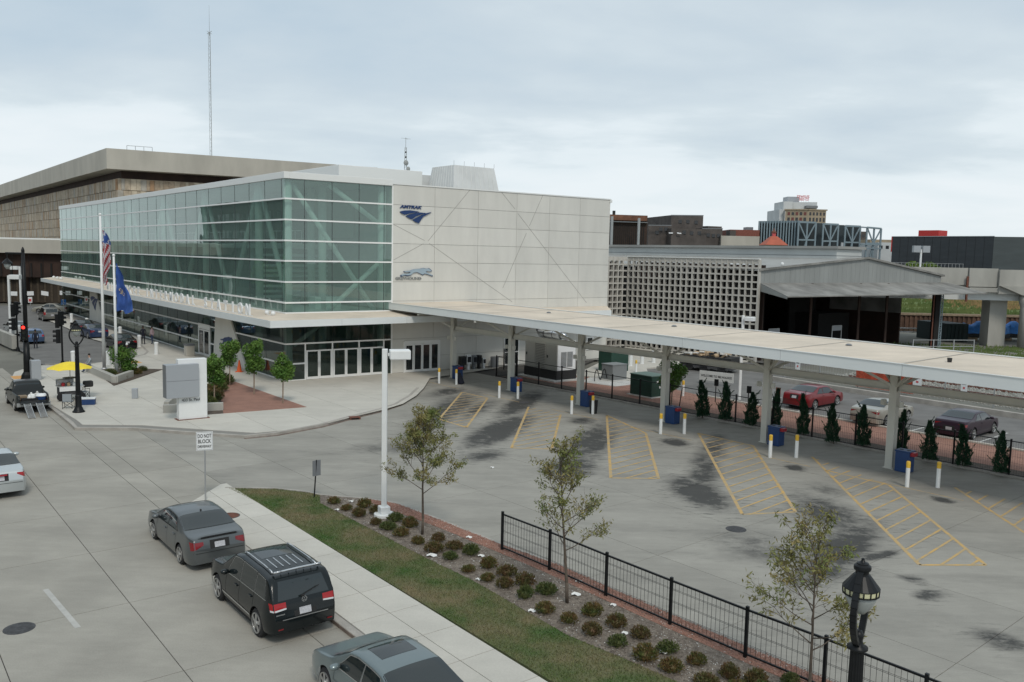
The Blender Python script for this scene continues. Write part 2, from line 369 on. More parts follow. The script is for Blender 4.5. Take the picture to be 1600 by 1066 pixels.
mat('skin_dark', (0.10, 0.055, 0.035), 0.6)
mat('hair', (0.02, 0.015, 0.012), 0.7)
mat('jeans', (0.03, 0.05, 0.11), 0.85)
mat('dark_cloth', (0.012, 0.014, 0.025), 0.9)
mat('grey_cloth', (0.30, 0.33, 0.35), 0.9)
mat('pink_cloth', (0.50, 0.36, 0.38), 0.9)
mat('tarp_blue', (0.04, 0.20, 0.55), 0.6, var=0.25, scale=1.5)
mat('container', (0.015, 0.03, 0.03), 0.7)
mat('wood', (0.24, 0.18, 0.12), 0.85, var=0.2, scale=3)
mat('litter', (0.72, 0.72, 0.70), 0.8)
mat('lamp_glass', (0.30, 0.32, 0.31), 0.25)
mat('lamp_lit', (0.62, 0.60, 0.38), 0.3)
mat('lens_dark', (0.02, 0.03, 0.025), 0.2)
mat('plate', (0.44, 0.44, 0.46), 0.5, var=0.15, scale=25)
mat('seam', (0.012, 0.012, 0.012), 0.7)
mat('head_glass', (0.55, 0.57, 0.58), 0.08, coat=0.7)
def paint(name, c, metal=0.35, rough=0.32):
    mat(name, c, rough, metal=metal, coat=0.22 if max(c) < 0.05 else 0.6, spec=0.3)
paint('paint_grey', (0.105, 0.115, 0.118), 0.5); paint('paint_black', (0.006, 0.009, 0.010), 0.0, 0.2); paint('paint_teal', (0.18, 0.22, 0.225), 0.5)
paint('paint_silver', (0.50, 0.53, 0.53), 0.45); paint('paint_truck', (0.018, 0.021, 0.021), 0.1, 0.3); paint('paint_blue', (0.025, 0.045, 0.11), 0.3)
paint('paint_hatch', (0.09, 0.15, 0.27), 0.4); paint('paint_white', (0.45, 0.47, 0.46), 0.1); paint('paint_red', (0.19, 0.008, 0.012), 0.25)
paint('paint_tan', (0.36, 0.34, 0.29), 0.4); paint('paint_plum', (0.035, 0.018, 0.03), 0.3); paint('paint_van', (0.16, 0.155, 0.14), 0.4); paint('paint_dark', (0.02, 0.022, 0.028), 0.3)

def weather(name, amt=0.10, rot=38, spots=0.35, pale=0.10):
    m = MATS[name]; nt = m.node_tree; N = nt.nodes.new; L = nt.links.new; p = nt.nodes['Principled BSDF']; src = p.inputs['Base Color'].links[0].from_socket; geo = N('ShaderNodeNewGeometry')
    mp = N('ShaderNodeMapping'); L(geo.outputs['Position'], mp.inputs[0]); mp.inputs['Rotation'].default_value = (0, 0, R(rot)); mp.inputs['Scale'].default_value = (0.25, 1.1, 1)
    a = N('ShaderNodeTexNoise'); L(mp.outputs[0], a.inputs['Vector']); a.inputs['Scale'].default_value = 1.3; a.inputs['Detail'].default_value = 9; a.inputs['Roughness'].default_value = 0.72
    r1 = N('ShaderNodeMapRange'); L(a.outputs[0], r1.inputs[0]); r1.inputs[1].default_value = 0.3; r1.inputs[2].default_value = 0.7; r1.inputs[3].default_value = 1-amt; r1.inputs[4].default_value = 1+amt
    b = N('ShaderNodeTexNoise'); L(geo.outputs['Position'], b.inputs['Vector']); b.inputs['Scale'].default_value = 2.6; b.inputs['Detail'].default_value = 6; b.inputs['Roughness'].default_value = 0.8
    r2 = N('ShaderNodeMapRange'); L(b.outputs[0], r2.inputs[0]); r2.inputs[1].default_value = 0.665; r2.inputs[2].default_value = 0.76; r2.inputs[3].default_value = 1.0; r2.inputs[4].default_value = 1-spots
    c = N('ShaderNodeTexNoise'); L(geo.outputs['Position'], c.inputs['Vector']); c.inputs['Scale'].default_value = 0.9; c.inputs['Detail'].default_value = 8; c.inputs['Roughness'].default_value = 0.75
    r3 = N('ShaderNodeMapRange'); L(c.outputs[0], r3.inputs[0]); r3.inputs[1].default_value = 0.56; r3.inputs[2].default_value = 0.72; r3.inputs[3].default_value = 1.0; r3.inputs[4].default_value = 1+pale
    u = N('ShaderNodeMath'); u.operation = 'MULTIPLY'; L(r1.outputs[0], u.inputs[0]); L(r2.outputs[0], u.inputs[1]); v = N('ShaderNodeMath'); v.operation = 'MULTIPLY'; L(u.outputs[0], v.inputs[0]); L(r3.outputs[0], v.inputs[1])
    x = N('ShaderNodeMix'); x.data_type = 'RGBA'; x.blend_type = 'MULTIPLY'; x.inputs[0].default_value = 1; L(src, x.inputs[6]); L(v.outputs[0], x.inputs[7]); L(x.outputs[2], p.inputs['Base Color'])
weather('street_concrete', 0.10, 52, 0.30, 0.12); weather('walk_concrete', 0.05, 20, 0.22, 0.05); weather('asphalt', 0.14, 40, 0.25, 0.15); weather('canopy_top', 0.09, 48, 0.2, 0.08)
def lot_material():
    """bus lot concrete with oil and tyre stains where the buses stand"""
    m = mat('lot_concrete', (0.300, 0.285, 0.25), 0.8, var=0.09, scale=0.35, objrand=0.05, fine=0.06, detail=7)
    nt = m.node_tree; N = nt.nodes.new; L = nt.links.new; p = nt.nodes['Principled BSDF']
    src = p.inputs['Base Color'].links[0].from_socket; geo = N('ShaderNodeNewGeometry')
    big = N('ShaderNodeTexNoise'); L(geo.outputs['Position'], big.inputs['Vector']); big.inputs['Scale'].default_value = 1.25; big.inputs['Detail'].default_value = 9; big.inputs['Roughness'].default_value = 0.78
    total = None; wide = None
    # px centre, end point of long axis, half width m, strength
    ST = [((700, 640), (655, 672), 1.5, 0.6), ((745, 640), (722, 655), 1.0, 0.5), ((815, 630), (790, 648), 1.0, 1.0), ((782, 672), (745, 694), 1.25, 1.1), ((757, 712), (735, 720), 1.0, 0.6), ((910, 658), (905, 662), 0.9, 0.7),
          ((925, 690), (905, 720), 1.3, 0.75), ((895, 730), (882, 745), 1.2, 0.8), ((1055, 691), (1060, 694), 0.75, 1.1), ((1100, 735), (1095, 772), 0.8, 0.6), ((1092, 770), (1118, 792), 1.1, 1.05), ((1115, 700), (1108, 722), 0.8, 0.5),
          ((1310, 860), (1350, 820), 1.0, 0.85), ((1375, 868), (1400, 862), 0.3, 0.9), ((1290, 800), (1330, 830), 1.4, 0.6), ((1242, 731), (1246, 734), 0.5, 0.9), ((1471, 781), (1477, 783), 0.4, 1.0), ((1450, 930), (1462, 925), 0.4, 0.7),
          ((1425, 905), (1435, 908), 0.35, 0.6), ((1562, 1000), (1575, 1005), 0.6, 0.6), ((1185, 855), (1230, 880), 1.6, 0.35), ((620, 700), (560, 700), 1.6, 0.35), ((700, 612), (680, 618), 1.2, 0.6), ((1290, 765), (1310, 775), 0.9, 0.35)]
    for (cx, cy), (ex, ey), hw, st in ST:
        c = g(cx, cy); e = g(ex, ey); d = e-c; ln = max(d.length, hw); ang = math.atan2(d.y, d.x)
        mp = N('ShaderNodeMapping'); mp.vector_type = 'TEXTURE'; L(geo.outputs['Position'], mp.inputs[0])
        mp.inputs['Location'].default_value = (c.x, c.y, 0); mp.inputs['Rotation'].default_value = (0, 0, ang); mp.inputs['Scale'].default_value = (ln*1.75, hw*1.3, 1000)
        le = N('ShaderNodeVectorMath'); le.operation = 'LENGTH'; L(mp.outputs[0], le.inputs[0])
        mr = N('ShaderNodeMapRange'); mr.interpolation_type = 'SMOOTHSTEP'; L(le.outputs['Value'], mr.inputs[0]); mr.inputs[1].default_value = 1.0; mr.inputs[2].default_value = 0.0; mr.inputs[3].default_value = 0; mr.inputs[4].default_value = st
        mw = N('ShaderNodeMapRange'); mw.interpolation_type = 'SMOOTHSTEP'; L(le.outputs['Value'], mw.inputs[0]); mw.inputs[1].default_value = 1.9; mw.inputs[2].default_value = 0.5; mw.inputs[3].default_value = 0; mw.inputs[4].default_value = min(1, st)
        if wide is None: wide = mw.outputs[0]
        else:
            a = N('ShaderNodeMath'); a.operation = 'MAXIMUM'; L(wide, a.inputs[0]); L(mw.outputs[0], a.inputs[1]); wide = a.outputs[0]
        if total is None: total = mr.outputs[0]
        else:
            a = N('ShaderNodeMath'); a.operation = 'MAXIMUM'; L(total, a.inputs[0]); L(mr.outputs[0], a.inputs[1]); total = a.outputs[0]
    ns = N('ShaderNodeMapRange'); L(big.outputs[0], ns.inputs[0]); ns.inputs[1].default_value = 0.36; ns.inputs[2].default_value = 0.58; ns.inputs[3].default_value = 0.45; ns.inputs[4].default_value = 2.1
    mu = N('ShaderNodeMath'); mu.operation = 'MULTIPLY'; L(total, mu.inputs[0]); L(ns.outputs[0], mu.inputs[1])
    # general traffic film, streaked
    mp2 = N('ShaderNodeMapping'); L(geo.outputs['Position'], mp2.inputs[0]); mp2.inputs['Rotation'].default_value = (0, 0, R(35)); mp2.inputs['Scale'].default_value = (0.22, 0.8, 1)
    st2 = N('ShaderNodeTexNoise'); L(mp2.outputs[0], st2.inputs['Vector']); st2.inputs['Scale'].default_value = 0.8; st2.inputs['Detail'].default_value = 8; st2.inputs['Roughness'].default_value = 0.7
    r2 = N('ShaderNodeMapRange'); L(st2.outputs[0], r2.inputs[0]); r2.inputs[1].default_value = 0.50; r2.inputs[2].default_value = 0.78; r2.inputs[3].default_value = 0; r2.inputs[4].default_value = 0.34
    fl = N('ShaderNodeTexNoise'); L(mp2.outputs[0], fl.inputs['Vector']); fl.inputs['Scale'].default_value = 6.0; fl.inputs['Detail'].default_value = 6; fl.inputs['Roughness'].default_value = 0.7
    rf = N('ShaderNodeMapRange'); L(fl.outputs[0], rf.inputs[0]); rf.inputs[1].default_value = 0.54; rf.inputs[2].default_value = 0.66; rf.inputs[3].default_value = 0; rf.inputs[4].default_value = 0.85
    mf = N('ShaderNodeMath'); mf.operation = 'MULTIPLY'; L(rf.outputs[0], mf.inputs[0]); L(wide, mf.inputs[1]); m2 = N('ShaderNodeMath'); m2.operation = 'ADD'; L(mu.outputs[0], m2.inputs[0]); L(mf.outputs[0], m2.inputs[1])
    ad = N('ShaderNodeMath'); ad.operation = 'ADD'; ad.use_clamp = True; L(m2.outputs[0], ad.inputs[0]); L(r2.outputs[0], ad.inputs[1])
    mi = N('ShaderNodeMath'); mi.operation = 'MINIMUM'; L(ad.outputs[0], mi.inputs[0]); mi.inputs[1].default_value = 0.9
    mx = N('ShaderNodeMix'); mx.data_type = 'RGBA'; L(mi.outputs[0], mx.inputs[0]); L(src, mx.inputs[6]); mx.inputs[7].default_value = (0.028, 0.028, 0.027, 1); L(mx.outputs[2], p.inputs['Base Color'])
lot_material(); weather('lot_concrete', 0.10, 35, 0.35, 0.10)

# ------------------------------------------------------------------ ground
def clip_cell(poly, o, x, y, x0, x1, y0, y1):
    pts = [((Vector(p)-o).dot(x), (Vector(p)-o).dot(y)) for p in poly]
    for ax, lim, sgn in ((0, x0, 1), (0, x1, -1), (1, y0, 1), (1, y1, -1)):
        res = []
        for i in range(len(pts)):
            a = pts[i]; b = pts[(i+1) % len(pts)]; da = (a[ax]-lim)*sgn; db = (b[ax]-lim)*sgn
            if da >= 0: res.append(a)
            if (da > 0 and db < 0) or (da < 0 and db > 0):
                t = da/(da-db); res.append((a[0]+(b[0]-a[0])*t, a[1]+(b[1]-a[1])*t))
        pts = res
        if len(pts) < 3: return None
    A = abs(sum(pts[i][0]*pts[(i+1) % len(pts)][1]-pts[(i+1) % len(pts)][0]*pts[i][1] for i in range(len(pts))))/2
    if A < 0.05: return None
    out = []
    for p in pts:
        q = o+x*p[0]+y*p[1]
        if not out or (q-out[-1]).length > 1e-3: out.append(q)
    if (out[0]-out[-1]).length < 1e-3: out.pop()
    return out if len(out) >= 3 else None
def slabs(parent, name, matn, poly, o, x, y, xs, ys, z, gap, th=0.03):
    P = [Vector((p[0], p[1], 0)) for p in poly]; n = 0
    for i in range(len(xs)-1):
        for j in range(len(ys)-1):
            c = clip_cell(P, o, x, y, xs[i]+gap/2, xs[i+1]-gap/2, ys[j]+gap/2, ys[j+1]-gap/2)
            if c:
                mb = MB(); mb.prism(c, z-th, z); mb.build(name, matn, parent); n += 1
    return n
def frange(a, b, st): return [a+st*i for i in range(int(math.ceil((b-a)/st))+1)]
O0 = Vector((0, 0, 0))
struct('ground', MB().quad((-3000, -300, -0.2), (3000, -300, -0.2), (3000, 5000, -0.2), (-3000, 5000, -0.2)), 'far_ground')
# street (concrete slabs)
st_poly = [S(-14, -6), S(9.52, -6), S(9.52, 31.4), S(11.72, 31.4), S(11.72, 52), S(9.4, 52), S(9.4, 66), S(9.4, 75), S(-14, 75)]
stree = struct('street', MB().prism([(p.x, p.y) for p in st_poly], -0.15, -0.018), 'joint')
road_xs = [-13.2, -10.06, -6.92, -3.78, -0.64, 2.49, 5.67, 8.75, 9.55, 11.75]
slabs(stree, 'road_slab', 'street_concrete', st_poly, O0, NV, SV, road_xs, frange(-4.2, 75, 4.62), 0.0, 0.022)
# bus lot (concrete slabs)
lot_poly = [S(11.74, 0), S(11.74, 52), B(-2, -2), B(30, -1), K(8, -3.2), K(75, -3.2), K(75, 36), K(40, 36)]
lot_poly = [S(11.74, -6), S(11.74, 58), B(-1, -1), B(30, 0.5), K(6, -3.0), K(62, -3.0), K(62, 30)]
lot = struct('bus_lot', MB().prism([(p.x, p.y) for p in lot_poly], -0.15, -0.018), 'joint')
slabs(lot, 'lot_slab', 'lot_concrete', lot_poly, C1, CU, CN, frange(-20, 64, 4.6), [-3.1, 1.0, 4.0, 8.6, 13.2, 17.8, 22.4, 27, 31.6, 36.2, 41, 46], 0.0, 0.016)
# near sidewalk
sw_poly = [S(9.75, -6), S(11.95, -6), S(11.78, 33.5), S(9.75, 31.4)]
sw = struct('sidewalk', MB().prism([(p.x, p.y) for p in [S(9.72, -6), S(11.96, -6), S(11.8, 33.55), S(9.72, 31.4)]], -0.1, 0.104), 'walk_joint')
slabs(sw, 'sidewalk_slab', 'walk_concrete', sw_poly, O0, NV, SV, [9.7, 10.86, 12.2], frange(-5.6, 33.4, 1.08*1.5), 0.12, 0.02, 0.02)
kb = MB(); kb.frame(S(9.5, -6, -0.1), NV, SV, (0, 0, 1), 0.22, 37.4, 0.215); struct('kerb_sidewalk', kb, 'kerb', bevel=0.02)
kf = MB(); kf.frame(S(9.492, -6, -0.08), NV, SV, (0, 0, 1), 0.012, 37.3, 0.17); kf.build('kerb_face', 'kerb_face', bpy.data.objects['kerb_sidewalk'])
# plaza
def pg(pts, z=0.0): return [g(x, y, z) for x, y in pts]
plz = pg([(72.6, 630), (111.5, 660), (119, 668), (210, 668.5), (300, 675), (383, 680.5), (430, 676), (500, 663), (549, 650), (590, 640), (618, 631), (640, 618), (653, 606)], 0.12)
plaza_poly = plz + [K(-0.5, 2.2), B(18, -0.15), B(10, 1.0), B(1, 2), B(0.5, 74)] + pg([(96, 493), (130, 508.5), (171, 529.5), (222, 543.5), (231, 551.5), (226, 556), (205, 561), (163, 568), (140, 570.5), (71, 571.5), (38, 582), (30, 592), (42, 604)], 0.12)
plz_o = struct('plaza', MB().prism([(p.x, p.y) for p in plaza_poly], -0.1, 0.098), 'walk_joint')
slabs(plz_o, 'plaza_slab', 'walk_concrete', plaza_poly, BC, BE, BS, frange(-16.5, 24, 3.05), frange(-26, 80, 4.4), 0.12, 0.02, 0.03)
def ribbon(poly, w, z0, z1, closed=False):
    mb = MB(); n = len(poly)
    P = [Vector((p[0], p[1], 0)) for p in poly]
    L_, R_ = [], []
    for i in range(n):
        a = P[max(i-1, 0)]; b = P[min(i+1, n-1)]; d = (b-a).normalized(); nn = Vector((-d.y, d.x, 0)); L_.append(P[i]+nn*w/2); R_.append(P[i]-nn*w/2)
    for i in range(n-1):
        q = [R_[i], R_[i+1], L_[i+1], L_[i]]
        mb.add([(p.x, p.y, z0) for p in q]+[(p.x, p.y, z1) for p in q], [(3, 2, 1, 0), (4, 5, 6, 7), (0, 1, 5, 4), (1, 2, 6, 5), (2, 3, 7, 6), (3, 0, 4, 7)])
    return mb
ck = ribbon(plz, 0.2, -0.1, 0.128); struct('kerb_plaza', ck, 'kerb')
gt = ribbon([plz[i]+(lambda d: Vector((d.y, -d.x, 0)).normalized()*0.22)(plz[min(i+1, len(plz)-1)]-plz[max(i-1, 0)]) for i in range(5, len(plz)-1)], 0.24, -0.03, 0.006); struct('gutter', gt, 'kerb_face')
# asphalt forecourt far left
asp = pg([(95, 492), (130, 508), (171, 529), (222, 543), (232, 551.5), (226, 557), (205, 562), (163, 569), (140, 571.5), (71, 572.5), (38, 551), (10, 537), (-120, 500), (-100, 478), (90, 478)])
struct('forecourt_road', MB().prism([(p.x, p.y) for p in asp], -0.05, 0.006), 'asphalt')
fk = ribbon(pg([(95, 492), (130, 508), (171, 529), (222, 543), (231, 551.5), (226, 556), (205, 561), (163, 568), (140, 570.5), (71, 571.5)]), 0.18, -0.05, 0.135); struct('kerb_forecourt', fk, 'kerb')
# near planting strip
gr_poly = pg([(357, 763), (430, 764), (480, 769.5), (500, 773), (500, 786), (543, 808), (601, 838), (662, 870), (735, 905), (800, 942), (886, 992), (978, 1030), (1061, 1066)], 0.12) + [g(1330, 1200, 0.12), S(12.1, 6), S(11.97, 13), S(11.8, 30)]
struct('lawn', MB().prism([(p.x, p.y) for p in gr_poly], -0.1, 0.112), 'grass_ground')
FP = [Vector(p) for p in ((-0.18, 26.35, 0), (1.26, 24.68, 0), (2.75, 22.81, 0), (4.21, 21.05, 0), (5.68, 19.32, 0), (7.0, 17.85, 0), (8.4, 16.2, 0), (9.8, 14.55, 0))]
edge_lot = pg([(500, 773), (568, 778.6), (619, 786), (677, 808), (730, 829), (781, 849)], 0.12) + [p+Vector((0.42, 0.36, 0)) for p in FP[1:]]
edge_in = pg([(500, 786), (543, 808), (601, 838), (662, 870), (735, 905), (800, 942), (886, 992), (978, 1030), (1061, 1066)], 0.12) + [g(1330, 1200, 0.12)]
mu_poly = edge_lot + edge_in[::-1]
struct('mulch_bed', MB().prism([(p.x, p.y) for p in mu_poly], -0.1, 0.118), 'mulch')
red_in = pg([(570, 781), (601, 795), (639, 807), (692, 827), (781, 864)], 0.12) + [p+Vector((-0.16, -0.14, 0)) for p in FP[1:]]
struct('gravel_strip', MB().prism([(p.x, p.y) for p in (edge_lot[1:] + red_in[::-1])], -0.1, 0.126), 'red_gravel')
struct('kerb_lot', ribbon(pg([(352, 762), (430, 763), (480, 768.5)], 0.12)+edge_lot, 0.10, -0.1, 0.134), 'kerb')
# triangle bed by the station corner
struct('gravel_triangle', MB().prism([(p.x, p.y) for p in pg([(360, 594), (479, 636), (349, 646), (344, 615)], 0.13)], 0.0, 0.135), 'red_gravel')
struct('planting_soil', MB().prism([(p.x, p.y) for p in pg([(318, 606), (360, 594), (344, 615), (349, 646), (322, 648)], 0.13)], 0.0, 0.133), 'dark_mulch')
struct('planter_soil', MB().prism([(p.x, p.y) for p in pg([(141, 577), (178, 603), (209, 593), (254, 577.5), (200, 576)], 0.13)], 0.0, 0.16), 'dark_mulch')
# strip behind the bus canopy
grv = [K(1.6, -2.7), K(24, -2.75), K(43, -2.9), K(62, -3), K(62, -8), Vector((26.25, 42.71, 0)), Vector((17.31, 53.09, 0)), Vector((13.2, 58.3, 0)), Vector((10.5, 63.5, 0)), Vector((7, 68.5, 0)), Vector((3, 66.5, 0))]
struct('gravel_bed', MB().prism([(p.x, p.y) for p in grv], -0.1, 0.05), 'red_gravel')
struct('soil_strip', MB().prism([(p.x, p.y) for p in [K(1.7, -2.72), K(62, -2.95), K(62, -4.2), K(1.9, -4.3)]], -0.1, 0.06), 'dark_mulch')
struct('kerb_walk', ribbon([K(1.6, -2.66), K(62, -2.9)], 0.12, -0.05, 0.09), 'kerb')
struct('kerb_parking', ribbon([Vector((34, 33.7, 0)), Vector((26.25, 42.71, 0)), Vector((17.31, 53.09, 0)), Vector((13.2, 58.3, 0))], 0.16, -0.05, 0.14), 'walk_concrete')
pk = [Vector((60, 2, 0)), Vector((34, 33.7, 0)), Vector((26.25, 42.71, 0)), Vector((17.31, 53.09, 0)), Vector((13.2, 58.3, 0)), Vector((10.5, 63.5, 0)), Vector((7, 68.5, 0)), Vector((9.5, 74, 0)), Vector((16, 84, 0)), Vector((22.3, 78.2, 0)), Vector((24, 70, 0)), Vector((20.7, 67.1, 0)), Vector((31.88, 52.15, 0)), Vector((70, 4, 0))]
struct('parking_lot', MB().prism([(p.x, p.y) for p in pk], -0.1, 0.004), 'asphalt')
struct('rear_pavement', MB().prism([(p.x, p.y) for p in [Vector((5, 66.8, 0)), Vector((10.6, 63.7, 0)), Vector((11.5, 72, 0)), Vector((22, 78.8, 0)), Vector((12, 89, 0)), Vector((8.8, 78, 0))]], -0.1, 0.12), 'walk_concrete')
struct('rail_bed', MB().prism([(22, 66.5), (34, 52), (72, 4), (140, 4), (140, 118), (30, 118), (24, 80)], -0.15, -0.02), 'far_ground')
wl = ribbon([Vector((20.67, 67.1, 0)), Vector((31.88, 52.15, 0)), Vector((60, 16.5, 0))], 0.35, -0.1, 0.32); struct('kerb_far', wl, 'kerb')

# painted markings
def mark(name, segs, matn, w=0.12, z=0.004, label=None):
    mb = MB()
    for a, b in segs:
        a = Vector(a); b = Vector(b); d = (b-a).normalized(); n = Vector((-d.y, d.x, 0))*w/2
        mb.quad((a.x-n.x, a.y-n.y, z), (b.x-n.x, b.y-n.y, z), (b.x+n.x, b.y+n.y, z), (a.x+n.x, a.y+n.y, z))
    return struct(name, mb, matn)
def bay(A, Bq, Cq, D, n, top=True):
    # A top-left, B bottom-left, C bottom-right, D top-right (pixels)
    A, Bq, Cq, D = [g(*p) for p in (A, Bq, Cq, D)]
    seg = [(A, Bq), (Bq, Cq), (D, Cq)]
    if top: seg.append((A, D))
    mark('bay_marking', seg, 'yellow_line', 0.13)
    Q = [A, Bq, Cq, D]; dh = Vector((math.cos(R(44.5)), math.sin(R(44.5)), 0)); nh = Vector((-dh.y, dh.x, 0)); fine = []
    lo = min((p-Bq).dot(nh) for p in Q); hi = max((p-Bq).dot(nh) for p in Q); h = lo+0.3
    while h < hi-0.1:
        xs = []
        for i in range(4):
            a, b_ = Q[i], Q[(i+1) % 4]; da = (a-Bq).dot(nh)-h; db = (b_-Bq).dot(nh)-h
            if da*db < 0: xs.append(a.lerp(b_, da/(da-db)))
        if len(xs) == 2: fine.append((xs[0], xs[1]))
        h += 0.66
    mark('bay_hatching', fine, 'yellow_line', 0.085, 0.0085)
bay((722, 613), (686, 655), (729, 668), (762, 622), 11)
bay((826, 636), (799, 700), (862, 702), (876, 648), 9, False)
bay((948, 649), (954.5, 747), (1029, 748), (1009, 677), 15)
bay((1091, 677), (1160, 804), (1243, 800), (1177, 697), 13)
bay((1269, 714), (1437, 883), (1540, 883), (1389, 758), 13, False)
bay((1492, 762), (1690, 890), (1800, 880), (1660, 800), 11, False)
mark('bay_marking', [(g(1290, 735), g(1389, 758))], 'yellow_line')
mark('stop_line', [(K(0.6+6.8*i, 2.9), K(4.6+6.8*i, 2.9)) for i in range(0, 7)], 'yellow_line', 0.06)
mark('lane_dash', [(g(71, 921), g(122, 981))], 'worn_line', 0.14)
pd = Vector((0.755, 0.656, 0)); sp = []
for i in range(8):
    p = Vector((15.4, 55.6, 0)).lerp(Vector((33, 35, 0)), i/7.5); sp.append((p, p+pd*4.6))
mark('parking_line', sp, 'white_line', 0.10, 0.012)
for i, (a, b, c) in enumerate([((31.5, 589.5), 1.6, 1.0), ((206, 566), 1.6, 1.2)]):
    p = g(*a, 0.125); MB_ = MB().box((p.x, p.y, 0.122), b, c, 0.006, SANG); struct('tactile_paving', MB_, 'tactile')
def disc(name, label, px, r, z, matn, cat='manhole cover'):
    p = g(*px, z); t = thing(name, label, cat, (p.x, p.y, z))
    MB().lathe((p.x, p.y, z-0.02), [(r, 0), (r, 0.025), (r*0.97, 0.028)], 28).build('frame', 'iron', t)
    m = MB().lathe((p.x, p.y, z-0.01), [(r*0.9, 0), (r*0.9, 0.021)], 28)
    for k in range(-3, 4):
        h = math.sqrt(max(0, 0.8**2-(k*0.22)**2))*r; m.bar((p.x-h, p.y+k*0.22*r, z+0.012), (p.x+h, p.y+k*0.22*r, z+0.012), 0.03, 0.008)
    m.build('cover', matn, t)
disc('manhole_cover', 'dark iron manhole cover in the street slab at the lower left', (30, 982), 0.36, 0.002, 'iron')
disc('manhole_cover', 'rusty red manhole cover in the sidewalk beside the grey sedan', (358, 806), 0.37, 0.122, 'rust')
disc('manhole_cover', 'dark manhole cover in the bus lot beside a black stain', (1150, 827), 0.36, 0.002, 'iron')
p = g(610, 792, 0); p = g(554, 655, 0)
t = thing('storm_inlet', 'rusty storm drain inlet set in the curved plaza kerb', 'drain', (p.x, p.y, 0), 0.5)
MB().box((p.x, p.y, 0.0), 0.6, 0.4, 0.145, 0.45).build('casting', 'rust', t); MB().box((p.x, p.y-0.03, 0.02), 0.45, 0.36, 0.08, 0.45).build('mouth', 'black_paint', t)
# drain grate
p = g(820, 629); t = thing('drain_grate', 'rectangular steel drain grate flush in the bus lot', 'drain', (p.x, p.y, 0))
MB().box((p.x, p.y, -0.01), 0.55, 0.8, 0.02, math.atan2(CU.y, CU.x)).build('frame', 'iron', t)

# ------------------------------------------------------------------ lettering
def text_polys(s, size, ext, shear=0.0, wid=1.0, bold=0.0):
    cu = bpy.data.curves.new('t', 'FONT'); cu.body = s; cu.size = size; cu.extrude = ext; cu.align_x = 'LEFT'; cu.shear = shear; cu.offset = bold; cu.resolution_u = 3
    o = bpy.data.objects.new('t', cu); COL.objects.link(o); dg = bpy.context.evaluated_depsgraph_get(); me = bpy.data.meshes.new_from_object(o.evaluated_get(dg))
    vs = [Vector((v.co.x*wid, v.co.y, v.co.z)) for v in me.vertices]; fs = [tuple(p.vertices) for p in me.polygons]
    bpy.data.objects.remove(o); bpy.data.curves.remove(cu); bpy.data.meshes.remove(me); return vs, fs
def word(s, org, x, y, size, ext, matn, parent, width=None, name='letter', split=False, **k):
    """write s from org along unit x, up along y; width = total width in metres"""
    x = Vector(x).normalized(); y = Vector(y).normalized(); z = x.cross(y)
    if not split:
        vs, fs = text_polys(s, size, ext, **k); w0 = max(v.x for v in vs); sc = (width/w0) if width else 1
        mb = MB(); mb.add([org+x*(v.x*sc)+y*v.y+z*v.z for v in vs], fs); return mb.build(name, matn, parent)
    adv = width/len(s)
    for i, ch in enumerate(s):
        if ch == ' ': continue
        vs, fs = text_polys(ch, size, ext, **k); w0 = max(v.x for v in vs); m0 = min(v.x for v in vs)
        sc = min(1.0, adv*0.78/(w0-m0)); off = (adv-(w0-m0)*sc)/2
        mb = MB(); mb.add([org+x*(adv*i+off+(v.x-m0)*sc)+y*v.y+z*v.z for v in vs], fs); mb.build(name, matn, parent)

# ------------------------------------------------------------------ STATION
stn = thing('station_building', 'long glass and white panel station building with a projecting entrance canopy', 'building', BC)
LB = 78.3; RW = 30.68; G0 = 8.45
ZU = [5.0, 5.74, 7.22, 8.72, 10.16, 11.63, 13.1, 14.5]
ZL = [0.15, 1.33, 2.78, 4.47]
jb = [0.0, 0.59] + [0.59+3.05*k for k in range(1, 26)] + [LB]
ja = [0.0, 1.44, 3.55, 5.7, 7.77, G0]
def pane(p, x, w, z0, z1, mt='curtain_glass', m=0.02):
    MB().quad(p+x*m+Vector((0, 0, z0+m)), p+x*(w-m)+Vector((0, 0, z0+m)), p+x*(w-m)+Vector((0, 0, z1-m)), p+x*m+Vector((0, 0, z1-m))).build('glass_pane', mt, stn)
for i in range(len(jb)-1):
    for j in range(7): pane(B(0, jb[i]), BS, jb[i+1]-jb[i], ZU[j], ZU[j+1])
    zz = ZL if jb[i] < 38 else [ZL[0], ZL[1], ZL[3]]
    for j in range(len(zz)-1): pane(B(0, jb[i]), BS, jb[i+1]-jb[i], zz[j], zz[j+1], 'clear_glass')
for i in range(5):
    for j in range(7): pane(B(ja[i], 0), BE, ja[i+1]-ja[i], ZU[j], ZU[j+1])
for a0, a1 in ((0, 1.44), (7.77, G0)):
    for j in range(3): pane(B(a0, 0), BE, a1-a0, ZL[j], ZL[j+1], 'clear_glass')
for i in (1, 2, 3):
    pane(B(ja[i], 0), BE, ja[i+1]-ja[i], 2.78, 4.47, 'clear_glass'); pane(B(ja[i], 0), BE, ja[i+1]-ja[i], 2.3, 2.78, 'clear_glass')
for z in ZU[:-1]+[1.33, 2.78]:
    MB().frame(B(-0.07, -0.07, z-0.055), BS, -BE, (0, 0, 1), LB+0.07, -0.13, 0.11).build('mullion', 'mullion', stn)
    if z != 1.33: MB().frame(B(0.06, -0.07, z-0.055), BE, BS, (0, 0, 1), G0-0.06, 0.13, 0.11).build('mullion', 'mullion', stn)
MB().frame(B(0.06, -0.07, 1.275), BE, BS, (0, 0, 1), 1.4, 0.13, 0.11).build('mullion', 'mullion', stn)
m = MB()
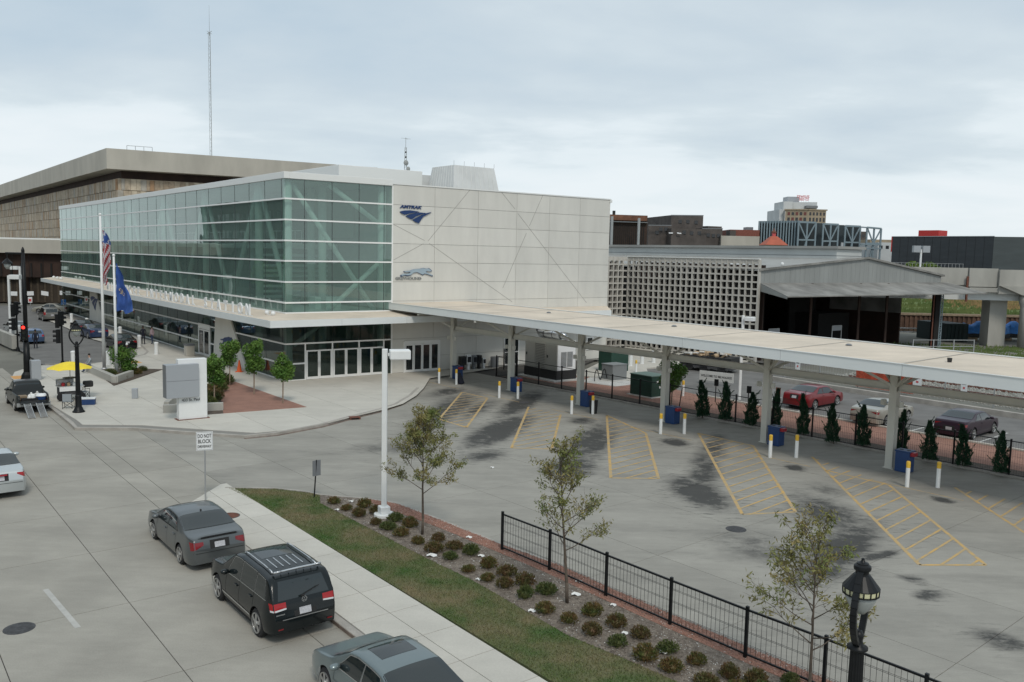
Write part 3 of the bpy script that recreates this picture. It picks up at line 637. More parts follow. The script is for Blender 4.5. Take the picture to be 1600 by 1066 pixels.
for b in jb[1:-1]: m.frame(B(-0.012, b-0.02, 5.0), BS, BE, (0, 0, 1), 0.04, 0.03, 9.5); m.frame(B(-0.012, b-0.02, 0.15), BS, BE, (0, 0, 1), 0.04, 0.03, 4.3)
for a in ja[1:-1]: m.frame(B(a-0.02, -0.012, 5.0), BE, BS, (0, 0, 1), 0.04, 0.03, 9.5)
m.build('glass_joint', 'dark_gasket', stn)
m = MB()
for a in (1.44, 3.55, 5.7, 7.77): m.frame(B(a-0.05, -0.065, 0.1), BE, BS, (0, 0, 1), 0.1, 0.12, 2.68 if a not in (1.44,) else 2.68)
m.frame(B(G0-0.05, -0.075, 0.1), BE, BS, (0, 0, 1), 0.1, 0.14, 14.4)
m.build('door_mullion', 'mullion', stn)
MB().frame(B(-0.09, -0.09, 0.0), BS, -BE, (0, 0, 1), LB, -0.2, 0.17).build('sill', 'mullion', stn)
MB().frame(B(0.11, -0.09, 0.0), BE, BS, (0, 0, 1), 1.33, 0.2, 0.17).build('sill', 'mullion', stn)
# doors: six leaves in the corner entrance
def leaf(parent, p, x, n, w, z0, h, glassm='dark_glass', handle=1):
    d = MB(); f = 0.10
    for q, lx, zz, lz in ((0, f, 0, h), (w-f, f, 0, h), (f, w-2*f, 0, f*1.8), (f, w-2*f, h-f, f)): d.frame(p+x*q+n*0.0+Vector((0, 0, z0+zz)), x, n, (0, 0, 1), lx, 0.06, lz)
    o = d.build('door', 'mullion', parent)
    MB().frame(p+x*f+n*0.02+Vector((0, 0, z0+f*1.8)), x, n, (0, 0, 1), w-2*f, 0.02, h-f*2.8).build('door_glass', glassm, o)
    hx = w-0.07 if handle > 0 else 0.04
    MB().bar(p+x*hx+n*0.10+Vector((0, 0, z0+0.85)), p+x*hx+n*0.10+Vector((0, 0, z0+1.25)), 0.025).build('handle', 'silver', o)
for i in (1, 2, 3):
    w = (ja[i+1]-ja[i]-0.12)/2
    for k in range(2): leaf(stn, B(ja[i]+0.06+k*w, -0.04), BE, -BS, w-0.01, 0.14, 2.13, 'clear_glass', 1 if k == 0 else -1)
# solid wall: backing and panels
MB().frame(B(G0, 0.055, 0), BE, BS, (0, 0, 1), RW-G0, 0.1, 14.62).build('panel_backing', 'wall_joint', stn)
MB().frame(B(12, 0.16, 0), BE, BS, (0, 0, 1), RW-12, LB-1, 14.55).build('wall', 'wall_panel', stn)
MB().frame(B(G0, 0.16, 0.02), BE, BS, (0, 0, 1), 3.52, LB-1, 14.45).build('inner_wall', 'interior', stn)
MB().frame(B(0.08, LB-0.4, 0.02), BE, BS, (0, 0, 1), G0, 0.3, 14.45).build('end_wall', 'wall_panel', stn)
pa = [G0+0.06, 12.21, 16.31, 20.2, 23.7, 27.15, RW+0.05]; pz = [0.13, 1.33, 2.78, 4.25, 5.74, 7.22, 8.72, 10.16, 11.63, 13.1, 14.62]
for i in range(6):
    for j in range(10):
        MB().frame(B(pa[i]+0.012, 0.0, pz[j]+0.012), BE, BS, (0, 0, 1), pa[i+1]-pa[i]-0.024, 0.05, pz[j+1]-pz[j]-0.024).build('wall_panel', 'wall_panel', stn)
m = MB()
for (a0, z0), (a1, z1) in (((8.57, 11.6), (11.3, 10.45)), ((11.7, 10.25), (19.9, 5.5)), ((15.44, 14.6), (11.6, 10.4)), ((11.2, 10.2), (8.6, 8.9)), ((18.6, 14.6), (20.0, 13.3)), ((20.3, 12.95), (28.2, 5.3)), ((22.9, 14.6), (21.55, 11.95)), ((21.25, 11.35), (18.9, 6.7))):
    m.bar(B(a0, -0.003, z0), B(a1, -0.003, z1), 0.012, 0.035, up=tuple((B(a1, 0, z1)-B(a0, 0, z0)).normalized().cross(BS)))
m.build('diagonal_reveal', 'wall_joint', stn)
MB().frame(B(G0, -0.05, 14.625), BE, BS, (0, 0, 1), RW-G0+0.1, 0.3, 0.10).build('coping', 'coping', stn)
MB().frame(B(-0.10, -0.10, 14.5), BS, -BE, (0, 0, 1), LB+0.1, -0.4, 0.47).build('coping', 'coping', stn, bevel=0.02)
MB().frame(B(0.30, -0.10, 14.5), BE, BS, (0, 0, 1), G0-0.3, 0.4, 0.47).build('coping', 'coping', stn, bevel=0.02)
MB().frame(B(RW-0.05, -0.08, 14.4), BE, BS, (0, 0, 1), 0.25, LB, 0.22).build('coping', 'coping', stn)
m = MB(); m.frame(B(0.1, 0.1, 14.5), BE, BS, (0, 0, 1), RW-0.1, LB-0.2, 0.11); m.build('roof', 'roof_grey', stn)
# floors and interior structure
MB().frame(B(0.2, 0.2, 0.0), BE, BS, (0, 0, 1), 8.2, LB-0.7, 0.14).build('ground_floor', 'interior_floor', stn)
MB().frame(B(0.25, 0.25, 4.5), BE, BS, (0, 0, 1), 8.15, LB-0.7, 0.48).build('upper_floor', 'interior_white', stn)
MB().frame(B(4.2, 9.0, 9.6), BE, BS, (0, 0, 1), 4.2, LB-10, 0.4).build('gallery_floor', 'interior_white', stn)
for a, b in [(0.42, 0.55), (7.9, 0.6)] + [(0.75, 6.7+12.2*k) for k in range(6)] + [(5.0, 6.7+12.2*k) for k in range(6)] + [(4.3, 3.2)]:
    MB().tube(B(a, b, 0.14), B(a, b, 4.49), 0.30, n=14).build('column', 'interior_white', stn, smooth=True); MB().tube(B(a, b, 4.99), B(a, b, 14.49), 0.30, n=14).build('column', 'interior_white', stn, smooth=True)
for (a0, z0), (a1, z1) in (((0.8, 14.2), (7.35, 5.0)), ((3.65, 14.3), (7.9, 11.5)), ((7.9, 8.8), (3.5, 5.0))): MB().tube(B(a0, 0.7, z0), B(a1, 0.7, z1), 0.19, n=12).build('brace', 'interior_white', stn, smooth=True)
MB().tube(B(0.9, 0.7, 2.6), B(3.6, 0.7, 4.5), 0.17, n=10).build('brace', 'interior_white', stn, smooth=True)
for k in range(6):
    b = 6.7+12.2*k
    MB().tube(B(0.8, b-5.6, 5.0), B(0.8, b-0.2, 14.3), 0.20, n=10).build('brace', 'interior_white', stn, smooth=True); MB().tube(B(0.8, b+0.2, 14.3), B(0.8, b+6.2, 5.0), 0.20, n=10).build('brace', 'interior_white', stn, smooth=True)
    m = MB(); m.bar(B(4.2, b, 10.0), B(4.2, b+10, 10.0), 0.06); [m.bar(B(4.2, b+q*1.25, 10.0), B(4.2, b+q*1.25, 11.05), 0.04) for q in range(9)]; m.bar(B(4.2, b, 11.05), B(4.2, b+10, 11.05), 0.06); m.build('railing', 'mullion', stn)
ri = random.Random(12)
for k in range(14):
    b = 3+k*5.2; zf = 4.99; MB().frame(B(3.2+ri.uniform(-1, 2), b, zf), BE, BS, (0, 0, 1), ri.uniform(1.2, 2.6), ri.uniform(0.6, 1.4), ri.uniform(0.8, 2.0)).build('counter', ri.choice(['interior_white', 'wood', 'sign_grey_dark', 'interior', 'gen_grey']), stn)
for k in range(10):
    b = 4+k*7; MB().frame(B(3.0+ri.uniform(0, 2), b, 0.14), BE, BS, (0, 0, 1), ri.uniform(0.8, 1.8), ri.uniform(1.0, 3.0), ri.uniform(0.8, 1.3)).build('bench', ri.choice(['wood', 'sign_grey_dark', 'sign_white']), stn)
for k in range(8):
    MB().frame(B(8.38, 6+k*8.5, 10.6), BS, -BE, (0, 0, 1), 5.0, 0.05, 2.6).build('wall_louver_panel', ri.choice(['sign_grey_dark', 'interior_white', 'gen_grey']), stn)
m = MB()
for k in range(9): m.frame(B(1.6, 9.2, 5.6+k*0.42), BE, BS, (0, 0, 1), 6.0, 0.05, 0.2)
m.build('ticket_hall_slats', 'interior_white', stn)
# entrance canopy
OL, OR = -2.4, -3.2; RC = 29.0
def q4(name, mt, pts): m = MB(); m.quad(*pts); return m
m = MB()
for zi, zo in ((5.0-0.03, 4.74), (4.45, 4.30)):
    m.add([B(OL, LB+1.2, zo), B(OL, OR, zo), B(-0.08, -0.08, zi), B(-0.08, LB+1.2, zi)], [(0, 1, 2, 3)]); m.add([B(OL, OR, zo), B(RC, OR+0.8, zo), B(RW, -0.01, zi), B(-0.08, -0.08, zi)], [(0, 1, 2, 3)])
m.add([B(OL, LB+1.2, 4.30), B(OL, LB+1.2, 4.74), B(-0.08, LB+1.2, 4.97), B(-0.08, LB+1.2, 4.45)], [(0, 1, 2, 3)]); m.add([B(RC, OR+0.8, 4.3), B(RC, OR+0.8, 4.74), B(RW, -0.01, 4.97), B(RW, -0.01, 4.45)], [(0, 1, 2, 3)])
m.build('canopy_roof', 'canopy_top', stn)
cuts = [OR]+[OR+5.5*k for k in range(1, 16)]+[LB+1.2]
for i in range(len(cuts)-1): MB().frame(B(OL-0.06, cuts[i]+0.008, 4.28), BS, BE, (0, 0, 1), cuts[i+1]-cuts[i]-0.016, 0.055, 0.48).build('canopy_fascia', 'fascia', stn)
d = (B(RC, OR+0.8)-B(OL-0.06, OR-0.06)); dl = d.length; d.normalize()
for i in range(6): MB().frame(B(OL-0.06, OR-0.06, 4.28)+d*(dl/6*i+0.008), d, BS, (0, 0, 1), dl/6-0.016, 0.055, 0.48).build('canopy_fascia', 'fascia', stn)
for b in (-0.2, 0.9):
    m = MB(); m.sph(B(-1.0, b, 5.02), 0.17); m.tube(B(-1.0, b, 4.8), B(-1.0, b, 5.0), 0.06); m.build('floodlight', 'white_paint', stn, smooth=True)
m = MB(); m.bar(B(-1.0, -0.1, 4.88), B(-1.0, 0.9, 4.88), 0.07); m.build('conduit', 'mullion', stn)
# roof objects
m = MB(); m.frame(B(10, 12, 14.6), BE, BS, (0, 0, 1), 8.4, 14, 2.45); m.build('roof_penthouse', 'coping', stn, bevel=0.03)
m = MB(); m.frame(B(18.42, 12.5, 14.6), BE, BS, (0, 0, 1), 1.6, 6, 2.2); m.build('roof_penthouse', 'roof_white', stn)
bot = [B(18.9, 7.6, 14.6), B(24.1, 7.6, 14.6), B(24.1, 12.1, 14.6), B(18.9, 12.1, 14.6)]; top = [B(19.2, 8, 17.45), B(23.6, 8, 17.45), B(23.6, 11.6, 17.45), B(19.2, 11.6, 17.45)]
m = MB(); m.add(bot+top, [(0, 1, 5, 4), (1, 2, 6, 5), (2, 3, 7, 6), (3, 0, 4, 7), (4, 5, 6, 7)]); sky_l = m.build('roof_monitor', 'roof_white', stn)
m = MB()
for k in range(1, 10):
    t = k/10; m.bar(bot[0].lerp(bot[1], t)-BS*0.012, top[0].lerp(top[1], t)-BS*0.012, 0.035); m.bar(bot[3].lerp(bot[0], t)-BE*0.012, top[3].lerp(top[0], t)-BE*0.012, 0.035)
m.build('standing_seam', 'coping', sky_l)
for k in range(5): MB().bar(top[0].lerp(top[1], k/4), top[0].lerp(top[1], k/4)+Vector((0, 0, 0.4)), 0.03).build('lightning_rod', 'galv', stn)
t = thing('roof_antenna', 'slim roof mast with two round dishes on the station penthouse', 'antenna', B(17.2, 13, 17.05))
m = MB(); c = B(17.2, 13, 17.05)
for dx in (-0.12, 0.12): m.tube(c+BE*dx, c+BE*dx*0.6+Vector((0, 0, 2.2)), 0.025)
for k in range(8): m.bar(c+BE*(-0.12)+Vector((0, 0, k*0.27)), c+BE*0.12+Vector((0, 0, (k+1)*0.27)), 0.02)
m.tube(c+Vector((0, 0, 2.1)), c+Vector((0, 0, 3.1)), 0.02); m.bar(c+BE*(-0.5)+Vector((0, 0, 3.0)), c+BE*0.5+Vector((0, 0, 3.0)), 0.02); m.bar(c-BS*0.4+Vector((0, 0, 2.9)), c+BS*0.3+Vector((0, 0, 3.05)), 0.02); m.build('mast', 'grey_metal', t)
for z, r, q in ((0.75, 0.26, -0.1), (0.22, 0.2, 0.15)): MB().lathe(c+BE*q-BS*0.25+Vector((0, 0, z)), [(0.04, 0.12), (r*0.7, 0.06), (r, 0), (r*0.98, -0.03), (0.05, 0.02)], 16, ax=-BS).build('dish', 'grey_metal', t, smooth=True)
for z in (1.3, 1.75): MB().sph(c+Vector((0, 0, z)), 0.09, n=6, m=4).build('insulator', 'sign_black', t)
# V legs with emblems on the street side
for b0, b1, t0, t1 in ((7.2, 14.8, 11.2, 14.0), (53.5, 60.8, 57.3, 60.2)):
    MB().extr([B(-0.16, b0, 0.13), B(-0.16, b1, 0.13), B(-0.16, t1, 4.36), B(-0.16, t0, 4.36)], BE*0.13).build('splayed_panel', 'wall_panel', stn)
# street-side door group
m = MB(); m.frame(B(-0.10, 15.8, 2.45), BS, BE, (0, 0, 1), 3.0, 0.08, 0.45); m.frame(B(-0.10, 15.8, 0.13), BS, BE, (0, 0, 1), 0.12, 0.08, 2.3); m.frame(B(-0.10, 18.68, 0.13), BS, BE, (0, 0, 1), 0.12, 0.08, 2.3); m.build('door_frame', 'mullion', stn)
for k in range(2): leaf(stn, B(-0.05, 15.95+k*1.36), BS, -BE, 1.33, 0.15, 2.25, 'dark_glass', 1 if k == 0 else -1)
# sliding doors under the bus canopy
m = MB()
for q, lx, zz, lz in ((9.5, 0.1, 0.0, 2.55), (12.7, 0.1, 0.0, 2.55), (9.6, 3.1, 2.35, 0.24), (9.6, 3.1, 0, 0.12)): m.frame(B(q, -0.10, zz), BE, BS, (0, 0, 1), lx, 0.095, lz)
m.build('door_frame', 'mullion', stn)
for k in range(4): leaf(stn, B(9.62+k*0.77, -0.02), BE, -BS, 0.755, 0.13, 2.2)
for a, w, z0, h in ((19.1, 1.6, 0.12, 2.4), (24.6, 1.0, 0.12, 2.2), (28.3, 0.8, 1.0, 1.2)):
    m = MB()
    for q, lx, zz, lz in ((0, 0.1, 0, h), (w-0.1, 0.1, 0, h), (0.1, w-0.2, h-0.12, 0.12), (0.1, w-0.2, 0, 0.1), (0.1, w-0.2, h*0.45, 0.06)): m.frame(B(a+q, -0.08, z0+zz), BE, BS, (0, 0, 1), lx, 0.078, lz)
    o = m.build('window_frame', 'mullion', stn); MB().frame(B(a+0.1, -0.035, z0+0.1), BE, BS, (0, 0, 1), w-0.2, 0.02, h-0.22).build('window_pane', 'dark_glass', o)
# wall signs
def AZ(x, y, off=-0.10): return B(9.11+(x-130)*0.0074, off, 13.0-(y-105)*0.00625)
t = thing('rail_company_sign', 'dark blue swoosh emblem with AMTRAK lettering high on the white wall', 'sign', AZ(300, 302))
for poly in ([(125, 170), (170, 155), (240, 148), (320, 155), (360, 162), (300, 175), (230, 190), (180, 207), (140, 190)], [(195, 222), (240, 200), (320, 175), (370, 168), (440, 172), (380, 190), (310, 220), (265, 258), (220, 240)], [(275, 265), (330, 230), (390, 195), (450, 170), (503, 155), (450, 190), (400, 220), (370, 265), (350, 302), (310, 290)]):
    MB().extr([AZ(*p) for p in poly], BS*0.08).build('swoosh', 'navy', t)
word('AMTRAK', AZ(130, 124, -0.03), BE, (0, 0, 1), 0.31, 0.04, 'navy', t, width=1.92, name='lettering', shear=0.25, bold=0.012)
t = thing('bus_company_sign', 'pale blue running greyhound emblem with GREYHOUND lettering low on the white wall', 'sign', AZ(300, 1000))
dog = [(145, 942), (175, 928), (205, 933), (240, 925), (255, 905), (185, 907), (180, 898), (250, 890), (290, 875), (360, 868), (400, 860), (440, 866), (468, 860), (490, 875), (507, 893), (480, 899), (450, 892), (435, 905), (470, 925), (517, 943), (510, 953), (465, 936), (420, 925), (400, 940), (370, 925), (330, 908), (290, 915), (260, 942), (220, 950), (190, 943), (150, 957)]
MB().extr([AZ(x, y, -0.07) for x, y in [((x-330)*1.06+330+2, (y-908)*1.14+912) for x, y in dog]], BS*0.05).build('emblem_edge', 'navy', t); MB().extr([AZ(x, y, -0.12) for x, y in dog], BS*0.04).build('emblem', 'hound_blue', t)
word('GREYHOUND', AZ(78, 1004, -0.03), BE, (0, 0, 1), 0.29, 0.04, 'grey_metal', t, width=2.3, name='lettering', bold=0.005)
# small emblems on the splayed panels
t = thing('bus_company_emblem', 'small blue running dog emblem on the near splayed panel of the station front', 'sign', B(-0.2, 12, 1.5))
MB().extr([B(-0.19, 13.2-(x-145)/372*3.3, 2.35-(y-860)*0.0095) for x, y in dog], BE*0.02).build('emblem', 'navy', t)
t = thing('rail_company_emblem', 'small dark swoosh emblem on the far splayed panel of the station front', 'sign', B(-0.2, 58, 1.8))
for poly in ([(125, 170), (170, 155), (240, 148), (320, 155), (360, 162), (300, 175), (230, 190), (180, 207), (140, 190)], [(195, 222), (240, 200), (320, 175), (370, 168), (440, 172), (380, 190), (310, 220), (265, 258), (220, 240)], [(275, 265), (330, 230), (390, 195), (450, 170), (503, 155), (450, 190), (400, 220), (370, 265), (350, 302), (310, 290)]):
    MB().extr([B(-0.19, 59.8-(x-125)*0.011, 3.2-(y-150)*0.011) for x, y in poly], BE*0.02).build('swoosh', 'navy', t)
# letters standing on the canopy
t = thing('station_sign', 'white letters reading MILWAUKEE INTERMODAL STATION standing on the canopy edge', 'sign', B(-2.0, 22, 4.8))
word('MILWAUKEE INTERMODAL STATION', B(-2.05, 43.0, 4.80), -BS, (0, 0, 1), 1.15, 0.05, 'sign_white', t, width=42.0, split=True, bold=0.02)
MB().bar(B(-2.05, 0.9, 4.79), B(-2.05, 43.2, 4.79), 0.06, 0.05).build('rail', 'sign_white', t)
for b in (76, 73.5, 71): MB().sph(B(-1.4, b, 4.98), 0.22, n=8, m=5).build('spotlight', 'white_paint', stn)

# ------------------------------------------------------------------ post office behind
def window_grid(): pass
po = thing('post_office', 'huge stone clad building with an overhanging concrete roof band behind the station', 'building', (-71, 150, 0))
PC = Vector((-71, 150, 0)); PL = PC+BS*175; PE = Vector((0.87, 0.49, 0)).normalized()
def PO(a, b, z=0): return PC+PE*a+BS*b+Vector((0, 0, z))
poly = [PO(0, 0), PO(49.5, 0), PO(49.5, 170), PO(0, 170)]
MB().prism([(p.x, p.y) for p in poly], 22.9, 26.4).build('roof_band', 'old_concrete', po)
MB().prism([(p.x, p.y) for p in [PO(3, 3), PO(47, 3), PO(47, 168), PO(3, 168)]], 21.4, 22.9).build('recess', 'brown_metal', po)
MB().prism([(p.x, p.y) for p in [PO(2.3, 2.3), PO(47.5, 2.3), PO(47.5, 169), PO(2.3, 169)]], 0, 21.5).build('stone_core', 'tan_stone', po)
r2 = random.Random(5)
m = MB(); mats5 = ['tan_stone', 'stone_light', 'stone_brown', 'stone_rust', 'stone_grey']
for face in range(2):
    LL = 45 if face == 0 else 166; base = (lambda a, z: PO(2.1+a, 2.1, z)) if face == 0 else (lambda a, z: PO(2.1, 2.1+a, z)); dr = PE if face == 0 else BS; nrm = BS if face == 0 else PE
    z = 9.4; row = 0
    while z < 21.3:
        h = 2.02; a = 0.0 if row % 2 == 0 else -0.3
        while a < LL:
            w = r2.choice([0.55, 0.75, 0.95, 0.95]); w2 = min(w, LL-a)
            if a >= 0 and w2 > 0.1:
                m.cur = r2.choices(range(5), (5, 4, 3, 1.3, 2.5))[0]; hh = h*r2.uniform(0.94, 1.0)
                m.frame(base(a+0.02, z), dr, nrm, (0, 0, 1), w2-0.04, 0.25+r2.uniform(0, 0.04), hh-0.05)
            a += w
        z += h; row += 1
tag(m.build('stone_panels', mats5, po), kind='stuff')
# podium facing us over the forecourt
def PD(a, b, z=0): return Vector((-62.5, 138, 0))+Vector((-1, -0.04, 0)).normalized()*a+Vector((-0.04, 1, 0)).normalized()*b+Vector((0, 0, z))
pdx = Vector((-1, -0.04, 0)).normalized(); pdy = Vector((-0.04, 1, 0)).normalized()
pod = thing('post_office_podium', 'low dark recessed podium with a pale concrete band beside the station end', 'building', PD(0, 0))
MB().frame(PD(-12, 0, 8.1), pdx, pdy, (0, 0, 1), 110, 14, 2.2).build('concrete_band', 'old_concrete', pod)
MB().frame(PD(-12, 0.3, 10.3), pdx, pdy, (0, 0, 1), 110, 0.4, 0.25).build('coping', 'coping', pod)
MB().frame(PD(-12, 1.2, 4.2), pdx, pdy, (0, 0, 1), 110, 10, 3.9).build('dark_upper', 'brown_metal', pod)
MB().frame(PD(-12, 2.2, 0), pdx, pdy, (0, 0, 1), 110, 10, 4.2).build('lower_wall', mat('podium_brown', (0.045, 0.034, 0.024), 0.9, var=0.2, scale=0.5), pod)
m = MB()
for k in range(0, 60): m.frame(PD(-10+k*1.6, 1.05, 4.3), pdx, pdy, (0, 0, 1), 0.25, 0.2, 2.2)
m.build('louver', 'black_wall', pod)
for k in range(9): MB().frame(PD(-6+k*7.5, 0.8, 0), pdx, pdy, (0, 0, 1), 0.7, 1.3, 8.1 if k == 0 else 4.2).build('pier', 'old_concrete' if k == 0 else 'brown_metal', pod)
m = MB()
for k in range(70): m.frame(PD(-8+k*1.1, 2.1, 0.1), pdx, pdy, (0, 0, 1), 0.35, 0.12, 4.0)
tag(m.build('wall_fin', mat('fin_brown', (0.075, 0.058, 0.04), 0.9, var=0.2), pod), kind='stuff')
MATS['brown_metal'].node_tree.nodes['Principled BSDF'].inputs['Roughness'].default_value = 0.8
for i, (x, y, tl) in enumerate(((21, 459, 0), (47, 459, 0.05), (69, 458, -0.15), (98, 458, 0))):
    p = gd(x, y, 128); MB_ = MB(); MB_.frame(p-pdx*0+Vector((-0.45, 0, -0.3)), Vector((1, tl*-1, tl)).normalized(), (0, 1, 0), (0, 0, 1), 1.0, 0.08, 0.62)
    o = centre(MB_.build('hanging_sign', 'sign_white')); tag(o, ['white hanging sign farthest left under the podium', 'white hanging sign second from the left under the podium', 'slightly tilted white hanging sign under the podium', 'white hanging sign beside the far station end'][i], 'sign', 'hanging signs under the podium')
    o2 = MB(); o2.bar(p+Vector((0, 0, 0.6)), Vector((p.x, p.y, 8.2)), 0.05); o2.build('hanger', 'black_paint', o)
t = thing('roof_railing', 'small railing on the stone building roof near its corner', 'railing', (PO(6, 2, 26.4)))
m = MB()
for k in range(4): m.bar(PO(4+k*1.4, 3, 26.4), PO(4+k*1.4, 3, 27.4), 0.07)
m.bar(PO(4, 3, 27.4), PO(8.2, 3, 27.4), 0.08); m.build('rail', 'galv', t)
# radio mast
md = 215.0; mp_ = gd(330, 243, md); mt = gd(328.5, 50, md)
t = thing('radio_mast', 'very tall thin lattice radio mast behind the stone building', 'mast', (mp_.x, mp_.y, 20))
m = MB(); w = 0.26; hts = np.linspace(20, mt.z, 46)
cs = [(-w, -w*0.6), (w, -w*0.6), (0, w)]
for dx, dy in cs: m.tube((mp_.x+dx, mp_.y+dy, 20), (mp_.x+dx*0.9, mp_.y+dy*0.9, mt.z), 0.038, n=4)
for i in range(45):
    a = cs[i % 3]; b_ = cs[(i+1) % 3]; c_ = cs[(i+2) % 3]
    m.bar((mp_.x+a[0], mp_.y+a[1], hts[i]), (mp_.x+b_[0], mp_.y+b_[1], hts[i+1]), 0.026); m.bar((mp_.x+b_[0], mp_.y+b_[1], hts[i]), (mp_.x+c_[0], mp_.y+c_[1], hts[i+1]), 0.026)
m.build('lattice', 'grey_metal', t); m = MB(); m.tube((mp_.x, mp_.y, mt.z-1), (mp_.x, mp_.y, gd(328.5, 8, md).z), 0.05, 0.02, n=4); m.build('whip', 'grey_metal', t)
m = MB()
for s in (-1, 1): m.bar((mp_.x-0.6*s, mp_.y, mt.z-0.5), (mp_.x+0.6*s, mp_.y, mt.z+0.2), 0.08)
m.build('crossarm', 'grey_metal', t)

# ------------------------------------------------------------------ BUS CANOPY
bc = thing('bus_canopy', 'long flat bus boarding canopy on a row of pale steel columns', 'canopy', K(0, 0))
CW, CB = 3.5, -3.75; CA0, CA1 = -4.0, 62.0
def ct(a): return 5.57-0.008*a
m = MB()
pts = [K(CA0, CW-0.06, ct(CA0)-0.03), K(CA1, CW-0.06, ct(CA1)-0.03), K(CA1, CB, ct(CA1)+0.03), K(CA0+0.3, CB, ct(CA0)+0.03)]
m.add([p-Vector((0, 0, 0.24)) for p in pts]+pts, [(0, 1, 2, 3)[::-1], (4, 5, 6, 7)[::-1], (0, 1, 5, 4), (1, 2, 6, 5), (2, 3, 7, 6), (3, 0, 4, 7)])
m.build('roof_deck', 'canopy_top', bc)
a = CA0; k = 0
while a < CA1-1:
    a2 = min(a+5.72, CA1); up = K(a2, CW, ct(a2))-K(a, CW, ct(a)); L = up.length; up.normalize()
    MB().frame(K(a+0.008, CW-0.05, ct(a)-0.48), up, CN, (0, 0, 1), L-0.016, 0.06, 0.50).build('fascia_panel', 'fascia', bc)
    MB().frame(K(a+0.008, CB-0.02, ct(a)-0.40), up, CN, (0, 0, 1), L-0.016, 0.06, 0.45).build('rear_fascia', 'fascia', bc); a = a2
MB().frame(K(CA0-0.05, CB, ct(CA0)-0.48), CN, CU, (0, 0, 1), CW-CB, 0.05, 0.50).build('end_fascia', 'fascia', bc)
MB().frame(K(CA0+0.4, CB+0.12, 5.00), CU, CN, (0, 0, 1), CA1-CA0-0.6, CW-CB-0.3, 0.015).build('soffit', 'canopy_under', bc)

cols = [Vector((-4.47, 64.83, 0)), Vector((-0.02, 59.3, 0)), Vector((4.45, 54.09, 0)), Vector((8.98, 49.1, 0)), Vector((13.35, 43.86, 0)), Vector((17.69, 38.84, 0)), Vector((22.1, 33.7, 0)), Vector((26.5, 28.5, 0))]
for i, c in enumerate(cols):
    m = MB()
    for s in (-1, 1): m.frame(c-CU*0.17+CN*(s*0.16)-CN*0.02, CU, CN, (0, 0, 1), 0.34, 0.04, 5.0)
    m.frame(c-CU*0.02-CN*0.14, CU, CN, (0, 0, 1), 0.04, 0.28, 5.0); m.frame(c-CU*0.17-CN*0.14, CU, CN, (0, 0, 1), 0.012, 0.28, 3.6); m.frame(c+CU*0.158-CN*0.14, CU, CN, (0, 0, 1), 0.012, 0.28, 3.6)
    col = m.build('column', 'steel_cream', bc)
    MB().frame(c-CU*0.24-CN*0.24, CU, CN, (0, 0, 1), 0.48, 0.48, 0.03).build('base_plate', 'steel_cream', col)
    for sx in (-1, 1):
        for sy in (-1, 1): MB().bar(c+CU*sx*0.1+CN*sy*0.1+Vector((0, 0, 3.85)), c+CU*sx*1.75+CN*sy*1.5+Vector((0, 0, 4.99)), 0.12, 0.12).build('brace', 'steel_cream', bc)
    for sx in (-1, 1):
        m = MB(); m.bar(c+CU*sx*0.19+Vector((0, 0, 2.9)), c+CU*sx*0.40+CN*0.12+Vector((0, 0, 3.02)), 0.05); m.box(c+CU*sx*0.42+CN*0.14+Vector((0, 0, 2.92)), 0.18, 0.2, 0.26, math.atan2(CU.y, CU.x)+0.4*sx); m.build('speaker', 'steel_cream', col, bevel=0.01)
    MB().frame(c-CU*0.09+CN*(-3.5), CN, CU, (0, 0, 1), 6.8, 0.18, 0.12).build('rafter', 'steel_cream', bc); LAST[0].location.z += 4.88
    if i < len(cols)-1:
        d = cols[i+1]-c; L = d.length; d.normalize(); n = Vector((-d.y, d.x, 0))
        m = MB(); m.frame(c+d*0.18-n*0.02+Vector((0, 0, 3.66)), d, n, (0, 0, 1), L-0.36, 0.04, 0.30); m.frame(c+d*0.18-n*0.11+Vector((0, 0, 3.63)), d, n, (0, 0, 1), L-0.36, 0.22, 0.03); m.frame(c+d*0.18-n*0.11+Vector((0, 0, 3.96)), d, n, (0, 0, 1), L-0.36, 0.22, 0.03); m.build('tie_beam', 'steel_cream', bc)
p = gd(1517, 578, 38); q = K((p-C1).dot(CU), 0.6, ct(34)-0.02)
MB().tube(q, q+Vector((0, 0, 0.18)), 0.09, 0.11, 8).build('roof_vent', 'sign_black', bc)

for k in range(11):
    a = 1.5+5.72*k; MB().bar(K(a, CW-0.15, ct(a)+0.004), K(a, CB+0.1, ct(a)+0.05), 0.05, 0.006).build('roof_seam', 'wall_joint', bc)
MB().bar(K(CA0, CW-0.02, ct(CA0)+0.03), K(CA1, CW-0.02, ct(CA1)+0.03), 0.12, 0.03).build('edge_flashing', 'coping', bc)
MB().bar(K(CA0+0.3, CB+0.02, ct(CA0)+0.065), K(CA1, CB+0.02, ct(CA1)+0.065), 0.14, 0.04).build('edge_flashing', 'coping', bc)
for k in range(5): MB().lathe(K(9+11*k, -1.5, ct(9+11*k)+0.03), [(0.16, 0), (0.16, 0.03), (0.08, 0.08)], 10).build('roof_drain', 'sign_grey_dark', bc)
